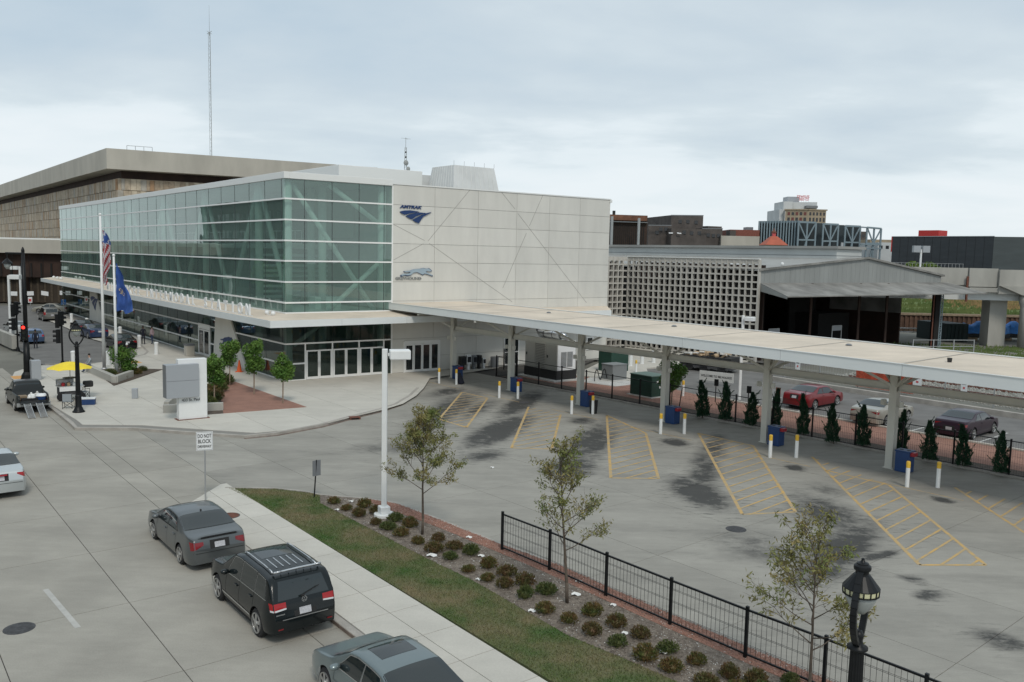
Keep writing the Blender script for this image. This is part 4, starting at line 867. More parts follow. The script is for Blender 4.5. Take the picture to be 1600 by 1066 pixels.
# ------------------------------------------------------------------ fences
def fence(name, label, P, h, gap, rails, matn='black_paint', r=0.03, wire=0.004, horiz=(), cat='fence', bot=0.08, wt=4, zb=0.12):
    t = thing(name, label, cat, (P[0].x, P[0].y, zb))
    for p in P: MB().box((p.x, p.y, zb-0.1), r*2, r*2, h+0.16, math.atan2((P[1]-P[0]).y, (P[1]-P[0]).x)).build('post', matn, t)
    for i in range(len(P)-1):
        a, b = P[i], P[i+1]; d = b-a; L = d.length; d.normalize(); a0 = a+d*r; b0 = b-d*r
        for z, w in rails: MB().bar(Vector((a0.x, a0.y, zb+z)), Vector((b0.x, b0.y, zb+z)), w).build('rail', matn, t)
        m = MB(); n = int(L/gap)
        top = max(z for z, w in rails) if rails else h
        for k in range(1, n):
            q = a+d*(L*k/n); m.tube(Vector((q.x, q.y, zb+bot)), Vector((q.x, q.y, zb+top)), wire, n=3, cap=False)
        for z in horiz: m.tube(Vector((a0.x, a0.y, zb+z)), Vector((b0.x, b0.y, zb+z)), wire, n=3, cap=False)
        m.build('wire_panel', matn, t)
    return t
fence('wire_fence', 'black wire fence with square posts along the near edge of the bus lot', FP, 1.2, 0.125, [(1.17, 0.045), (0.09, 0.04)], r=0.034, wire=0.0055, horiz=(0.30, 0.33, 0.62, 0.65, 0.94, 0.97))
bfp = [K(1.75+2.43*k, -2.86-0.004*k) for k in range(0, 21)]
fence('mesh_fence', 'black welded mesh fence with tall posts behind the bus canopy', bfp, 1.62, 0.10, [(1.58, 0.04), (0.08, 0.03)], r=0.035, wire=0.004, horiz=(0.3, 0.6, 0.9, 1.2), zb=0.05)
fence('mesh_fence', 'short black mesh fence return between the generator and the boarding walk', [K(1.75, -2.86), K(1.75, -2.86)+BE*1.9, K(1.75, -2.86)+BE*3.4+BS*3.6], 1.62, 0.10, [(1.58, 0.04), (0.08, 0.03)], r=0.035, wire=0.004, horiz=(0.3, 0.6, 0.9, 1.2), zb=0.05)
cf = [Vector((22.2, 68.8, 0)).lerp(Vector((34.2, 53.6, 0)), k/6) for k in range(0, 9)]
fence('chain_link_fence', 'grey chain link fence beside the railway tracks', cf, 1.8, 0.22, [(1.78, 0.05)], 'galv', r=0.035, wire=0.006, horiz=(0.4, 0.9, 1.35), zb=0.0)
t = thing('safety_netting', 'orange safety netting tied to the chain link fence', 'netting', cf[3])
m = MB(); a, b = cf[0].lerp(cf[6], 1.95/6), cf[0].lerp(cf[6], 3.32/6); d = (b-a).normalized(); nn = Vector((-d.y, d.x, 0))*-0.06; NX = 30
vs = []
for i in range(NX+1):
    q = a.lerp(b, i/NX)+nn*(1+0.5*math.sin(i)); sag = 0.12*math.sin(i*0.7)+0.06*math.sin(i*1.9); vs += [(q.x, q.y, 0.15), (q.x+0.02, q.y, 0.7), (q.x, q.y, 1.45+sag)]
m.add(vs, [(3*i+j, 3*i+3+j, 3*i+4+j, 3*i+1+j) for i in range(NX) for j in range(2)]); m.build('net', 'orange_net', t)
for k, (i, lb) in enumerate([(0, 'white notice sign with dark print on the chain link fence, left of the orange netting'), (3, 'white no trespassing notice with a red mark, right of the orange netting'), (4, 'small white notice sign with a red mark farther right on the chain link fence')]):
    p = cf[i]+(cf[i+1]-cf[i])*0.4+nn*0.9; t = thing('fence_sign', lb, 'sign', (p.x, p.y, 0.8), group='notice signs on the chain link fence'); w = 0.42 if k != 1 else 0.62
    MB().frame(p-d*w/2+Vector((0, 0, 0.8)), d, nn.normalized(), (0, 0, 1), w, 0.02, 0.7).build('board', 'sign_white', t)
    MB().frame(p-d*w*0.35+nn.normalized()*0.022+Vector((0, 0, 1.3)), d, nn.normalized(), (0, 0, 1), w*0.7, 0.006, 0.10).build('print', 'sign_black' if k != 1 else 'sign_red', t)
    MB().frame(p-d*w*0.15+nn.normalized()*0.022+Vector((0, 0, 1.0)), d, nn.normalized(), (0, 0, 1), w*0.3, 0.006, 0.14).build('print', 'sign_red', t)
# rails
for k in range(4):
    a = Vector((26.5+k*1.5+(k//2)*2.2, 70, 0)); b = a+Vector((64, -81, 0))
    o = centre(MB().bar((a.x, a.y, 0.08), (b.x, b.y, 0.08), 0.08, 0.14).build('rail_track', 'rust')); tag(o, ['nearest steel rail beside the chain link fence', 'second steel rail from the chain link fence', 'third steel rail from the chain link fence', 'fourth steel rail from the chain link fence'][k], 'rail', 'railway rails'); 
m = MB()
for i in range(5200):
    t_ = rng.random(); b_ = Vector((24, 68.5, 0)).lerp(Vector((44, 42, 0)), t_)+Vector((0.79, 0.61, 0))*rng.uniform(0.0, 9); s = rng.uniform(0.06, 0.16)
    m.add([(b_.x, b_.y-s, 0), (b_.x+s, b_.y, 0), (b_.x-s*0.6, b_.y+s, 0.0), (b_.x, b_.y, s*0.9)], [(0, 1, 3), (1, 2, 3), (2, 0, 3)])
tag(m.build('ballast', 'viaduct_concrete'), 'pale crushed stone ballast beside the tracks', 'gravel', kind='stuff')

# ------------------------------------------------------------------ breeze block screen, train shed
XA = g(1178, 566); XB = Vector((11.75, 89.2, 0)); XB = Vector((11.9, 88.9, 0)); XD = (XB-XA); XL = XD.length; XD.normalize(); XN = Vector((XD.y, -XD.x, 0))
if XN.y > 0: XN = -XN
scr = thing('lattice_screen', 'tall pale concrete lattice screen wall with square openings', 'wall', XA)
nc = 23; pitch = XL/nc; rows = 13; ph = 8.45/rows; DEP = 0.38
for i in range(nc+1): MB().frame(XA+XD*(i*pitch-0.075)-XN*DEP, XD, XN, (0, 0, 1), 0.15, DEP, 9.5).build('lattice_post', 'lattice_concrete', scr)
for j in range(rows+1): MB().frame(XA+XD*0.0-XN*(DEP-0.01), XD, XN, (0, 0, 1), XL, DEP-0.02, 0.15).build('lattice_rail', 'lattice_concrete', scr); LAST[0].location.z += 0.2+j*ph
m = MB()
for i in range(nc):
    for j in range(rows): m.frame(XA+XD*(i*pitch+0.07)-XN*(DEP-0.06)+Vector((0, 0, 0.34+j*ph)), XD, XN, (0, 0, 1), 0.12, 0.1, ph-0.14)
m.build('lattice_web', 'lattice_concrete', scr)
MB().frame(XA-XN*(DEP-0.05)+Vector((0, 0, 9.1)), XD, XN, (0, 0, 1), XL, DEP-0.1, 0.42).build('parapet', 'lattice_concrete', scr)
MB().frame(XA-XN*(DEP+0.02)+Vector((0, 0, 9.52)), XD, XN, (0, 0, 1), XL+0.1, DEP+0.08, 0.08).build('coping', 'coping', scr)
MB().frame(XA-XN*1.6+XD*0.1, XD, XN, (0, 0, 1), XL-0.2, 0.2, 9.0).build('dark_backing', 'brown_metal', scr)
XE = XA+XD*XL; YD = Vector((-0.72, 0.55, 0)).normalized(); YD = (Vector((8.6, 79.5, 0))-XE).normalized()
YD = -BE
YN = -BS
nc2 = 5; 
for i in range(1, nc2+1): MB().frame(XE+YD*(i*0.66-0.07), YD, -YN, (0, 0, 1), 0.15, DEP, 9.5).build('lattice_post', 'lattice_concrete', scr)
for j in range(rows+1): MB().frame(XE+YD*0.1-YN*0.01, YD, -YN, (0, 0, 1), nc2*0.66, DEP-0.02, 0.15).build('lattice_rail', 'lattice_concrete', scr); LAST[0].location.z += 0.2+j*ph
MB().frame(XE+YD*0.1-YN*1.6, YD, -YN, (0, 0, 1), nc2*0.66+2, 0.2, 9.0).build('dark_backing', 'brown_metal', scr)
MB().frame(XE+YD*0.1-YN*0.03+Vector((0, 0, 9.1)), YD, -YN, (0, 0, 1), nc2*0.66, DEP-0.1, 0.42).build('parapet', 'lattice_concrete', scr)

SH0 = Vector((22.75, 79.0, 0)); SE = Vector((0.82, 0.572, 0)).normalized(); SS = Vector((-0.64, 0.768, 0)).normalized()
def SH(a, b, z=0): return SH0+SE*a+SS*b+Vector((0, 0, z))
shd = thing('train_shed', 'wide low train shed with a shallow grey gable and a drooping awning', 'building', SH0)
SWD = 31.5; RA = 16.8; ZE0, ZE1, ZR = 8.6, 8.15, 9.95; SDL = 62
m = MB(); th = 0.12
m.add([SH(-0.3, -0.2, ZE0), SH(RA, -0.2, ZR), SH(RA, SDL, ZR), SH(-0.3, SDL, ZE0), SH(-0.3, -0.2, ZE0-th), SH(RA, -0.2, ZR-th), SH(RA, SDL, ZR-th), SH(-0.3, SDL, ZE0-th)], [(0, 1, 2, 3), (7, 6, 5, 4), (0, 4, 5, 1), (1, 5, 6, 2), (2, 6, 7, 3), (3, 7, 4, 0)])
m.build('roof_slope', 'roof_grey', shd)
m = MB(); m.add([SH(RA, -0.2, ZR), SH(SWD+0.3, -0.2, ZE1), SH(SWD+0.3, SDL, ZE1), SH(RA, SDL, ZR), SH(RA, -0.2, ZR-th), SH(SWD+0.3, -0.2, ZE1-th), SH(SWD+0.3, SDL, ZE1-th), SH(RA, SDL, ZR-th)], [(0, 1, 2, 3), (7, 6, 5, 4), (0, 4, 5, 1), (1, 5, 6, 2), (2, 6, 7, 3), (3, 7, 4, 0)])
m.build('roof_slope', 'roof_old', shd)
def rz(a): return ZE0+(ZR-ZE0)*a/RA if a < RA else ZR+(ZE1-ZR)*(a-RA)/(SWD-RA)
m = MB(); m.add([SH(1.5, 2.0, rz(1.5)+0.02), SH(9, 8.5, rz(9)+0.02), SH(8, 9.8, rz(8)+0.02), SH(1.2, 5.0, rz(1.2)+0.02)], [(0, 1, 2, 3)]); m.build('roof_patch', 'roof_white', shd)
n = 42
for i in range(n):
    a0 = SWD*i/n; a1 = SWD*(i+1)/n-0.02
    MB().extr([SH(a0, 0, 7.32), SH(a1, 0, 7.32), SH(a1, 0, rz(a1)-th), SH(a0, 0, rz(a0)-th)], SS*0.08+SS*(0.01 if i % 2 else 0.0)).build('gable_panel', 'grey_metal', shd)
m = MB(); m.bar(SH(-0.3, -0.22, ZE0-0.02), SH(RA, -0.22, ZR-0.02), 0.08, 0.2); m.bar(SH(RA, -0.22, ZR-0.02), SH(SWD+0.3, -0.22, ZE1-0.02), 0.08, 0.2); m.build('verge', 'roof_old', shd)
m = MB(); m.add([SH(0.15, 0.02, 7.36), SH(SWD+1.5, 0.02, 7.36), SH(SWD+1.8, -4.2, 6.35), SH(-1.6, -4.2, 6.35), SH(0.15, 0.02, 7.26), SH(SWD+1.5, 0.02, 7.26), SH(SWD+1.8, -4.2, 6.25), SH(-1.6, -4.2, 6.25)], [(0, 1, 2, 3)[::-1], (4, 5, 6, 7), (0, 1, 5, 4), (1, 2, 6, 5), (2, 3, 7, 6), (3, 0, 4, 7)]); m.build('awning', 'roof_old', shd)
m = MB(); m.add([SH(0.12, 0.0, 7.34), SH(-1.62, -4.2, 6.32), SH(-1.62, -4.2, 6.1), SH(0.12, 0.0, 6.6)], [(0, 1, 2, 3)]); m.build('awning_cheek', 'grey_metal', shd)
MB().frame(SH(-0.25, 0.3, 0), SS, SE, (0, 0, 1), SDL-2, 0.2, 8.3).build('side_wall', 'black_wall', shd); MB().frame(SH(0, 34, 0), SE, SS, (0, 0, 1), SWD, 0.3, 8.4).build('back_wall', 'black_wall', shd); MB().frame(SH(SWD-0.3, 4.3, 0), SS, SE, (0, 0, 1), 30, 0.25, 8.1).build('side_wall', 'brown_metal', shd); MB().frame(SH(SWD-0.36, 4.25, 3.6), SS, SE, (0, 0, 1), 9, 0.05, 4.4).build('wall_sheeting', 'roof_old', shd)
MB().frame(SH(SWD-10, 12, 0), SE, SS, (0, 0, 1), 5.0, 0.3, 8.2).build('partition', 'black_wall', shd)
MB().frame(SH(2, 9, 0), SE, SS, (0, 0, 1), 11.0, 8, 8.2).build('partition', 'black_wall', shd)
MB().frame(SH(0, -4, -0.05), SE, SS, (0, 0, 1), SWD, 38, 0.06).build('floor', 'asphalt', shd)
for a in (7.5, 15.5, 20.5): MB().bar(SH(a, -0.3, 0), SH(a, -0.3, 7.3), 0.22, 0.22).build('post', 'brown_metal', shd)
MB().bar(SH(SWD-4.2, -1.6, 0), SH(SWD-4.2, -1.6, 6.9), 0.12, 0.12).build('post', 'rust', shd)
for a in (SWD-2.1,):
    m = MB(); m.bar(SH(a-0.5, -1, 0), SH(a-0.5, -1, 7.0), 0.9, 0.5); m.build('post', 'black_wall', shd)
    m = MB()
    for q in range(14): m.bar(SH(a+0.1, -1.2, q*0.5), SH(a+0.55, -1.2, q*0.5+0.25), 0.05); m.bar(SH(a+0.55, -1.2, q*0.5+0.25), SH(a+0.1, -1.2, q*0.5+0.5), 0.05)
    m.bar(SH(a+0.1, -1.2, 0), SH(a+0.1, -1.2, 7.0), 0.09); m.bar(SH(a+0.55, -1.2, 0), SH(a+0.55, -1.2, 7.0), 0.09); m.build('laced_post', 'steel_blue', shd)
MB().frame(SH(SWD-8.8, 9, 0), SE, SS, (0, 0, 1), 6, 5, 3.4).build('inner_hut', 'black_wall', shd)
# ridge monitor
m = MB(); m.frame(SH(RA-2.4, 1.8, 9.6), SE, SS, (0, 0, 1), 4.4, 46, 1.15); m.build('ridge_monitor', mat('monitor_grey', (0.47, 0.49, 0.48), 0.6, var=0.05, scale=0.4), shd)
m = MB(); m.frame(SH(RA-2.7, 1.5, 10.78), SE, SS, (0, 0, 1), 5.0, 46.6, 0.28); m.build('monitor_roof', 'roof_grey', shd)
m = MB(); m.frame(SH(RA-2.42, 1.78, 10.05), SE, SS, (0, 0, 1), 4.44, 46.2, 0.06); m.frame(SH(RA-2.5, 1.7, 9.45), SE, SS, (0, 0, 1), 4.6, 46.2, 0.2); m.build('flashing', 'sign_grey_dark', shd)
MB().sph(SH(3.5, 0.2, rz(3.5)+0.25), 0.18, n=8, m=5).build('roof_light', 'white_paint', shd); MB().tube(SH(RA+0.3, 3, 11.0), SH(RA+0.3, 3, 11.5), 0.14).build('roof_vent', 'galv', shd)
for lb, a, b in (('pale sign board in the dark shed opening at its left', 4.0, 1.6), ('pale sign board in the dark shed opening by the middle post', 14.2, 1.6)):
    o = centre(MB().frame(SH(a, b, 2.3), SE, SS, (0, 0, 1), 1.5, 0.1, 0.45).build('shed_sign', 'sign_grey')); tag(o, lb, 'sign', 'sign boards in the shed'); o2 = MB(); [o2.bar(SH(a+q, b+0.05, 0.01), SH(a+q, b+0.05, 2.8), 0.08) for q in (-0.05, 1.55)]; o2.bar(SH(a-0.05, b+0.05, 2.8), SH(a+1.55, b+0.05, 2.8), 0.08); o2.build('frame', 'galv', o)

# ------------------------------------------------------------------ viaduct
via = thing('viaduct', 'concrete road viaduct on round and square piers at the right', 'bridge', (55, 96, 0))
Y0 = 98.0
VX = Vector((0.995, -0.10, 0)).normalized(); VY = Vector((0.10, 0.995, 0)).normalized()
def VP_(px, py, off=0): q = gd(px, py, Y0-(0.1)*((px-800)/F*Y0-52)); return q+VY*off
V0 = Vector((52.2, Y0, 0))
def V(a, b, z=0): return V0+VX*a+VY*b+Vector((0, 0, z))
MB().frame(V(-22, 0, 7.1), VX, VY, (0, 0, 1), 21.9, 0.35, 1.95).build('parapet', 'viaduct_concrete', via)
MB().frame(V(0, -0.25, 6.95), VX, VY, (0, 0, 1), 3.1, 0.5, 2.1).build('parapet', 'viaduct_concrete', via)
MB().frame(V(3.15, -0.6, 6.2), VX, VY, (0, 0, 1), 30, 0.5, 2.75).build('parapet', 'viaduct_concrete', via)
MB().extr([V(3.15, -1.0, 7.1), V(5.6, -1.0, 6.1), V(34, -1.0, 6.1), V(34, -1.0, 7.1)], VY*1.4).build('crosshead', 'viaduct_concrete', via)
MB().frame(V(0.0, -0.5, 6.35), VX, VY, (0, 0, 1), 4.6, 0.9, 0.5).build('ledge', 'viaduct_concrete', via)
MB().frame(V(-22, 0.6, 5.4), VX, VY, (0, 0, 1), 28, 1.0, 1.0).build('steel_girder', 'fascia', via)
MB().frame(V(-22, 0.5, 6.6), VX, VY, (0, 0, 1), 60, 9, 0.5).build('deck', 'viaduct_concrete', via)
MB().frame(V(-10, 9.3, 7.1), VX, VY, (0, 0, 1), 48, 0.3, 1.0).build('parapet', 'viaduct_concrete', via)
pp = g(1563, 540); MB().frame(V(3.3, 1.6, 0), VX, VY, (0, 0, 1), 1.9, 2.2, 6.6).build('pier', 'viaduct_concrete', via)
pc = V(6.3, -0.3, 0); MB().lathe(pc, [(0.55, 0), (0.5, 4.7), (0.5, 4.72), (0.68, 5.2), (0.68, 6.1)], 18).build('pier', 'viaduct_concrete', via, smooth=True)
for k in (1, 2): MB().lathe(pc+VX*9*k, [(0.55, 0), (0.5, 4.7), (0.68, 5.2), (0.68, 6.1)], 18).build('pier', 'viaduct_concrete', via, smooth=True)
MB().bar(V(-0.2, -0.3, 5.2), V(-0.2, -0.3, 8.1), 0.18, 0.2).build('drain_pipe', 'rust', via)
m = MB()
for k in range(52): m.bar(V(-21+k*0.4, 0.2, 9.05), V(-21+k*0.4, 0.2, 9.5), 0.025)
m.bar(V(-21, 0.2, 9.5), V(-0.6, 0.2, 9.5), 0.03); m.build('railing', 'galv', via)
# terrain beyond
struct('canal_water', MB().quad((20, 116, -0.15), (400, 100, -0.15), (400, 124, -0.15), (20, 124, -0.15)), mat('canal_water', (0.03, 0.035, 0.03), 0.15))
m = MB(); m.frame((20, 124, -0.2), (1, 0, 0), (0, 1, 0), (0, 0, 1), 380, 0.5, 2.1); 
shw = m.build('sheet_pile_wall', 'sheet_pile'); tag(shw, 'rusty brown sheet pile wall along the canal below the grass bank', 'wall')
m = MB()
for k in range(420): m.frame((20.1+k*0.7, 123.85, -0.15), (1, 0, 0), (0, 1, 0), (0, 0, 1), 0.32, 0.16, 2.0)
tag(m.build('pile_rib', 'sheet_pile', shw), kind='stuff'); MB().frame((20, 123.7, 1.93), (1, 0, 0), (0, 1, 0), (0, 0, 1), 380, 1.0, 0.3).build('pile_cap', 'wood', shw)
gb = [(20, 124.6, 2.0), (400, 124.6, 2.0), (400, 175, 6.0), (20, 175, 6.0), (20, 400, 6.0), (400, 400, 6.0)]
m = MB(); nx, ny = 60, 24; vs = []
for j in range(ny+1):
    for i in range(nx+1):
        x = 20+380*i/nx; y = 124.6+70*j/ny; z = 2.0+min(1, (y-124.6)/45)*3.4*(0.85+0.15*math.sin(x*0.09)); vs.append((x, y, z+0.25*math.sin(x*0.7+y)*min(1, j)))
m.add(vs, [(j*(nx+1)+i, j*(nx+1)+i+1, (j+1)*(nx+1)+i+1, (j+1)*(nx+1)+i) for j in range(ny) for i in range(nx)]); struct('grass_bank', m, 'scrub')
m = MB(); c = gd(1487, 467, 152)
for i in range(2600):
    x = c.x+rng.gauss(0, 3.2); y = 131+rng.uniform(0, 22); z = 2.0+min(1, (y-124.6)/45)*3.2; h = rng.uniform(0.2, 0.6); w = rng.uniform(0.2, 0.5)
    m.add([(x-w, y, z-0.2), (x+w, y, z-0.2), (x, y, z+h)], [(0, 1, 2)])
tag(m.build('dry_weeds', 'dry_grass'), 'patch of dry orange weeds on the grass bank', 'weeds', kind='stuff')
m = MB()
for i in range(14000):
    x = rng.uniform(45, 140); y = 125+rng.random()**1.5*45; z = 2.0+min(1, (y-124.6)/45)*3.3; h = rng.uniform(0.15, 0.5)*(1.5 if y < 130 else 1); w = rng.uniform(0.1, 0.3)
    m.add([(x-w, y, z-0.2), (x+w, y, z-0.2), (x+rng.uniform(-w, w), y, z+h)], [(0, 1, 2)])
tag(m.build('bank_grass', 'scrub'), kind='stuff')
m = MB()
for i in range(9000):
    x = rng.uniform(40, 75); y = rng.uniform(86, 99)-(x-50)*0.1; h = rng.uniform(0.06, 0.3)*(1 if rng.random() < 0.85 else 1.8); w = rng.uniform(0.04, 0.12)
    if 0.5+0.5*math.sin(x*0.9)*math.cos(y*1.1) < rng.random()*0.8: continue
    m.add([(x-w, y, -0.05), (x+w, y, -0.05), (x+rng.uniform(-w, w), y, h)], [(0, 1, 2)])
tag(m.build('weeds', 'scrub'), 'low green weeds growing round the viaduct piers', 'weeds', kind='stuff')
# dumpster-like container, tarped boats, pipe rail
p = g(1478, 534); o = MB(); o.frame(p, (0.98, 0.2, 0), (-0.2, 0.98, 0), (0, 0, 1), 3.0, 5.5, 2.2)
for k in range(6): o.frame(p+Vector((0.1+k*0.48, -0.05, 0.1)), (0.98, 0.2, 0), (-0.2, 0.98, 0), (0, 0, 1), 0.12, 0.06, 2.0)
tag(centre(o.build('cargo_container', 'container')), 'dark steel container standing beside the train shed post', 'container')
for k, (px, L) in enumerate(((1537, 6.5), (1590, 6.5))):
    p = g(px, 532); t = thing('covered_boat', ['boat under a blue tarpaulin left of the square pier', 'boat under a blue tarpaulin right of the square pier'][k], 'boat', p, group='tarped boats by the canal'); m = MB(); vs = []
    for i in range(13):
        u = i/12*2-1; w = 1.1*(1-abs(u)**3)+0.05; h = 2.3+0.25*math.sin(i*1.7)-0.5*abs(u)**2
        for (yy, zz) in ((-w, 0.9), (-w*0.9, 1.5), (-w*0.4, h-0.15), (0, h), (w*0.4, h-0.15), (w*0.9, 1.5), (w, 0.9)): vs.append((p.x+u*L/2, p.y+yy, zz+0.04*math.sin(i*2.1+yy*5)))
    m.add(vs, [(i*7+j, (i+1)*7+j, (i+1)*7+j+1, i*7+j+1) for i in range(12) for j in range(6)]+[tuple(range(7)), tuple(range(84, 91))]); m.build('tarpaulin', 'tarp_blue', t, smooth=True)
    m = MB(); vs = []
    for i in range(9):
        u = i/8*2-1; w = 1.0*(1-abs(u)**3)+0.05
        for (yy, zz) in ((-w, 1.0), (-w*0.7, 0.5), (0, 0.3), (w*0.7, 0.5), (w, 1.0)): vs.append((p.x+u*L/2, p.y+yy, zz))
    m.add(vs, [(i*5+j, (i+1)*5+j, (i+1)*5+j+1, i*5+j+1) for i in range(8) for j in range(4)]); m.build('hull', 'iron', t)
    for q in (-1.5, 1.5): MB().bar((p.x+q, p.y, -0.1), (p.x+q, p.y, 0.6), 0.5, 1.2).build('cradle', 'wood', t)
t = thing('pipe_railing', 'grey pipe railing behind the chain link fence near the shed post', 'railing', g(1440, 556))
a = g(1425, 560); b = g(1520, 560); d = (b-a)
for k in range(4): q = a+d*(k/3); MB().bar(q, q+Vector((0, 0, 1.9)), 0.09).build('post', 'galv', t)
for z in (0.6, 1.2, 1.85): MB().bar(a+Vector((0, 0, z)), b+Vector((0, 0, z)), 0.06).build('rail', 'galv', t)
t = thing('guard_rail', 'pale steel guard rail by the canal edge', 'railing', (46, 112, 0))
for z in (0.5, 1.0): MB().bar((44, 112, z), (75, 108, z), 0.2, 0.12).build('rail', 'fascia', t)

# ------------------------------------------------------------------ far buildings (right)
def fbox(parent, name, matn, x0, x1, yt, Y, dep, z0=0.0, xm=None, yt1=None, turn=0.0):
    """box whose front top edge runs from pixel (x0,yt) to (x1,yt1) at distance Y (Y+turn at the right end)"""
    a = gd(x0, yt, Y); b = gd(x1, yt1 if yt1 else yt, Y+turn); d = Vector((b.x-a.x, b.y-a.y, 0)); L = d.length; d.normalize(); n = Vector((-d.y, d.x, 0)); zt = (a.z+b.z)/2
    return MB().frame((a.x, a.y, z0), d, n, (0, 0, 1), L, dep, zt-z0).build(name, matn, parent), Vector((a.x, a.y, 0)), d, n, L, zt
def far(name, label, cat, px, Y): p = gd(px, 400, Y); return thing(name, label, cat, (p.x, p.y, 0))
t = far('warehouse', 'long dark grey metal clad building with a red box on its roof', 'building', 1480, 220)
o, A, d, n, L, zt = fbox(t, 'front_wall', 'dark_clad', 1395, 1553, 369, 232, 40, turn=-20, yt1=371); c2 = A+d*L
MB().frame(c2+d*0.05, (d*0.8+n*0.6).normalized(), (n*0.8-d*0.6), (0, 0, 1), 60, 30, zt-0.03).build('side_wall', 'dark_clad2', t)
MB().frame(A+d*4+n*6+Vector((0, 0, zt)), d, n, (0, 0, 1), 5.4, 5, 1.9).build('roof_box', 'red_box', t); MB().frame(A-d*0.3-n*0.05+Vector((0, 0, zt-4)), n, d, (0, 0, 1), 6, 0.25, 4.1).build('corner_stripe', 'red_box', t)
m = MB()
for k in range(1, 12): m.frame(A+d*(L*k/12)-n*0.03, d, n, (0, 0, 1), 0.05, 0.03, zt)
m.build('cladding_joint', 'seam', t); MB().frame(A-d*0.1-n*0.1+Vector((0, 0, zt)), d, n, (0, 0, 1), L+0.2, 0.3, 0.15).build('parapet', 'sign_grey', t)
# steel framed museum-like block
t = far('steel_framed_building', 'black clad building with an exposed blue grey steel truss frame', 'building', 1280, 262)
Yt = 262
fbox(t, 'clad_block', 'fins', 1187.5, 1247, 346.5, Yt, 25, turn=-8, yt1=346)
o, A0, d0, n0, L0, z0_ = fbox(t, 'roof_edge', 'steel_blue', 1187, 1248, 345.5, Yt-0.6, 26, z0=20.5, turn=-8, yt1=345)
m = MB()
for k in range(15): q = A0+d0*(L0*k/14)-n0*0.3; m.bar(Vector((q.x, q.y, 4)), Vector((q.x, q.y, z0_)), 0.35)
m.build('fin', 'steel_blue', t)
def truss(x0, x1, y0, y1, Y):
    a = gd(x0, y0, Y); b = gd(x1, y1, Y); m = MB(); mid = (a+b)/2; w = 0.42
    for p in (a, b, mid): m.bar((p.x, p.y, 2), (p.x, p.y, p.z), w)
    m.bar(a, b, w*1.2)
    zl = a.z-(a.z-9.5)*0.46; za = [zl+(-0.25)]
    m.bar((a.x, a.y, zl), (b.x, b.y, zl), w); m.bar((a.x, a.y, a.z), (mid.x, mid.y, zl), w*0.8); m.bar((b.x, b.y, b.z), (mid.x, mid.y, zl), w*0.8)
    m.bar((mid.x, mid.y, zl), (a.x, a.y, 4), w*0.8); m.build('truss_frame', 'steel_blue', t)
for x0, x1, xc1, yt in ((1248, 1275, 1285, 347), (1286.5, 1310, 1320, 350), (1321, 1344.5, 1345, 353)):
    truss(x0, x1, yt, yt+1, Yt-10); fbox(t, 'clad_block', 'fins', x0, xc1, yt+1, Yt-7, 18, yt1=yt+2)
for x0, x1 in ((1355, 1377),): truss(x0, x1, 355.5, 357.5, Yt-12)
for ya, yb in ((355, 357.5), (382, 383), (388, 389)): MB().bar(gd(1345, ya, Yt-12.3), gd(1377, yb, Yt-12.3), 0.36).build('cross_beam', 'steel_blue', t)
# tower with rooftop sign
t = far('grain_tower', 'tan and white multi storey tower with a red rooftop sign', 'building', 1255, 340); YT = 340
o, A, d, n, L, zt = fbox(t, 'wall', 'tan_brick', 1227, 1263, 329, YT-6, 22, turn=-3, yt1=328.5); AR = A+d*L
d2 = (d*0.9+n*0.45).normalized(); n2 = Vector((-d2.y, d2.x, 0))
MB().frame(AR-n2*0.0, d2, n2, (0, 0, 1), 7.2, 15, zt).build('wall', 'tan_brick', t)
for r in range(5):
    for k in range(5): MB().frame(A+d*(0.9+k*(L-1)/5)-n*0.07+Vector((0, 0, zt-1.9-r*2.35)), d, n, (0, 0, 1), 0.95, 0.1, 1.5 if r else 1.2).build('window', 'window_red' if (k+r) % 2 == 0 else 'window_dark', t)
    for k in range(5): MB().frame(AR+d2*(0.5+k*1.38)-n2*0.07+Vector((0, 0, zt-1.9-r*2.35)), d2, n2, (0, 0, 1), 0.75, 0.1, 1.5 if r else 1.2).build('window', 'window_dark', t)
m = MB(); m.frame(A-d*0.3-n*0.3+Vector((0, 0, zt)), d, n, (0, 0, 1), L+0.4, 20, 0.5); m.build('cornice', 'tan_brick', t); MB().frame(AR-n2*0.3+d2*0.1+Vector((0, 0, zt)), d2, n2, (0, 0, 1), 7.5, 15, 0.48).build('cornice', 'tan_brick', t)
fbox(t, 'side_wing', 'white_wall', 1218, 1226.8, 327.5, YT-4, 16); fbox(t, 'penthouse', 'white_wall', 1224.5, 1239, 315, YT-2, 12, z0=zt+0.3); fbox(t, 'penthouse', 'white_wall', 1239.2, 1277, 315.5, YT-1, 12, z0=zt+0.3, yt1=316.5, turn=-2); fbox(t, 'penthouse', 'sign_grey', 1231, 1249, 307.5, YT+3, 6, z0=zt+3)
fbox(t, 'ledge', 'sign_grey_dark', 1260, 1278, 321.5, YT-4.2, 3, z0=zt+1.2)
m = MB(); sgn_l = gd(1246, 313, YT+1)
word('TEWELES', gd(1245, 309.3, YT+1), (1, -0.05, 0), (0, 0, 1), 1.45, 0.05, 'sign_red', t, width=4.9, name='lettering', bold=0.03); word('SEED CO', gd(1248.5, 313.3, YT+1), (1, -0.05, 0), (0, 0, 1), 1.25, 0.05, 'sign_red', t, width=3.8, name='lettering', bold=0.03)
for k in range(6): p = gd(1245+k*3.6, 316, YT+1.2); m.bar((p.x, p.y, zt+3), (p.x, p.y, gd(1250, 306, YT).z), 0.05)
m.build('sign_frame', 'sign_grey', t)
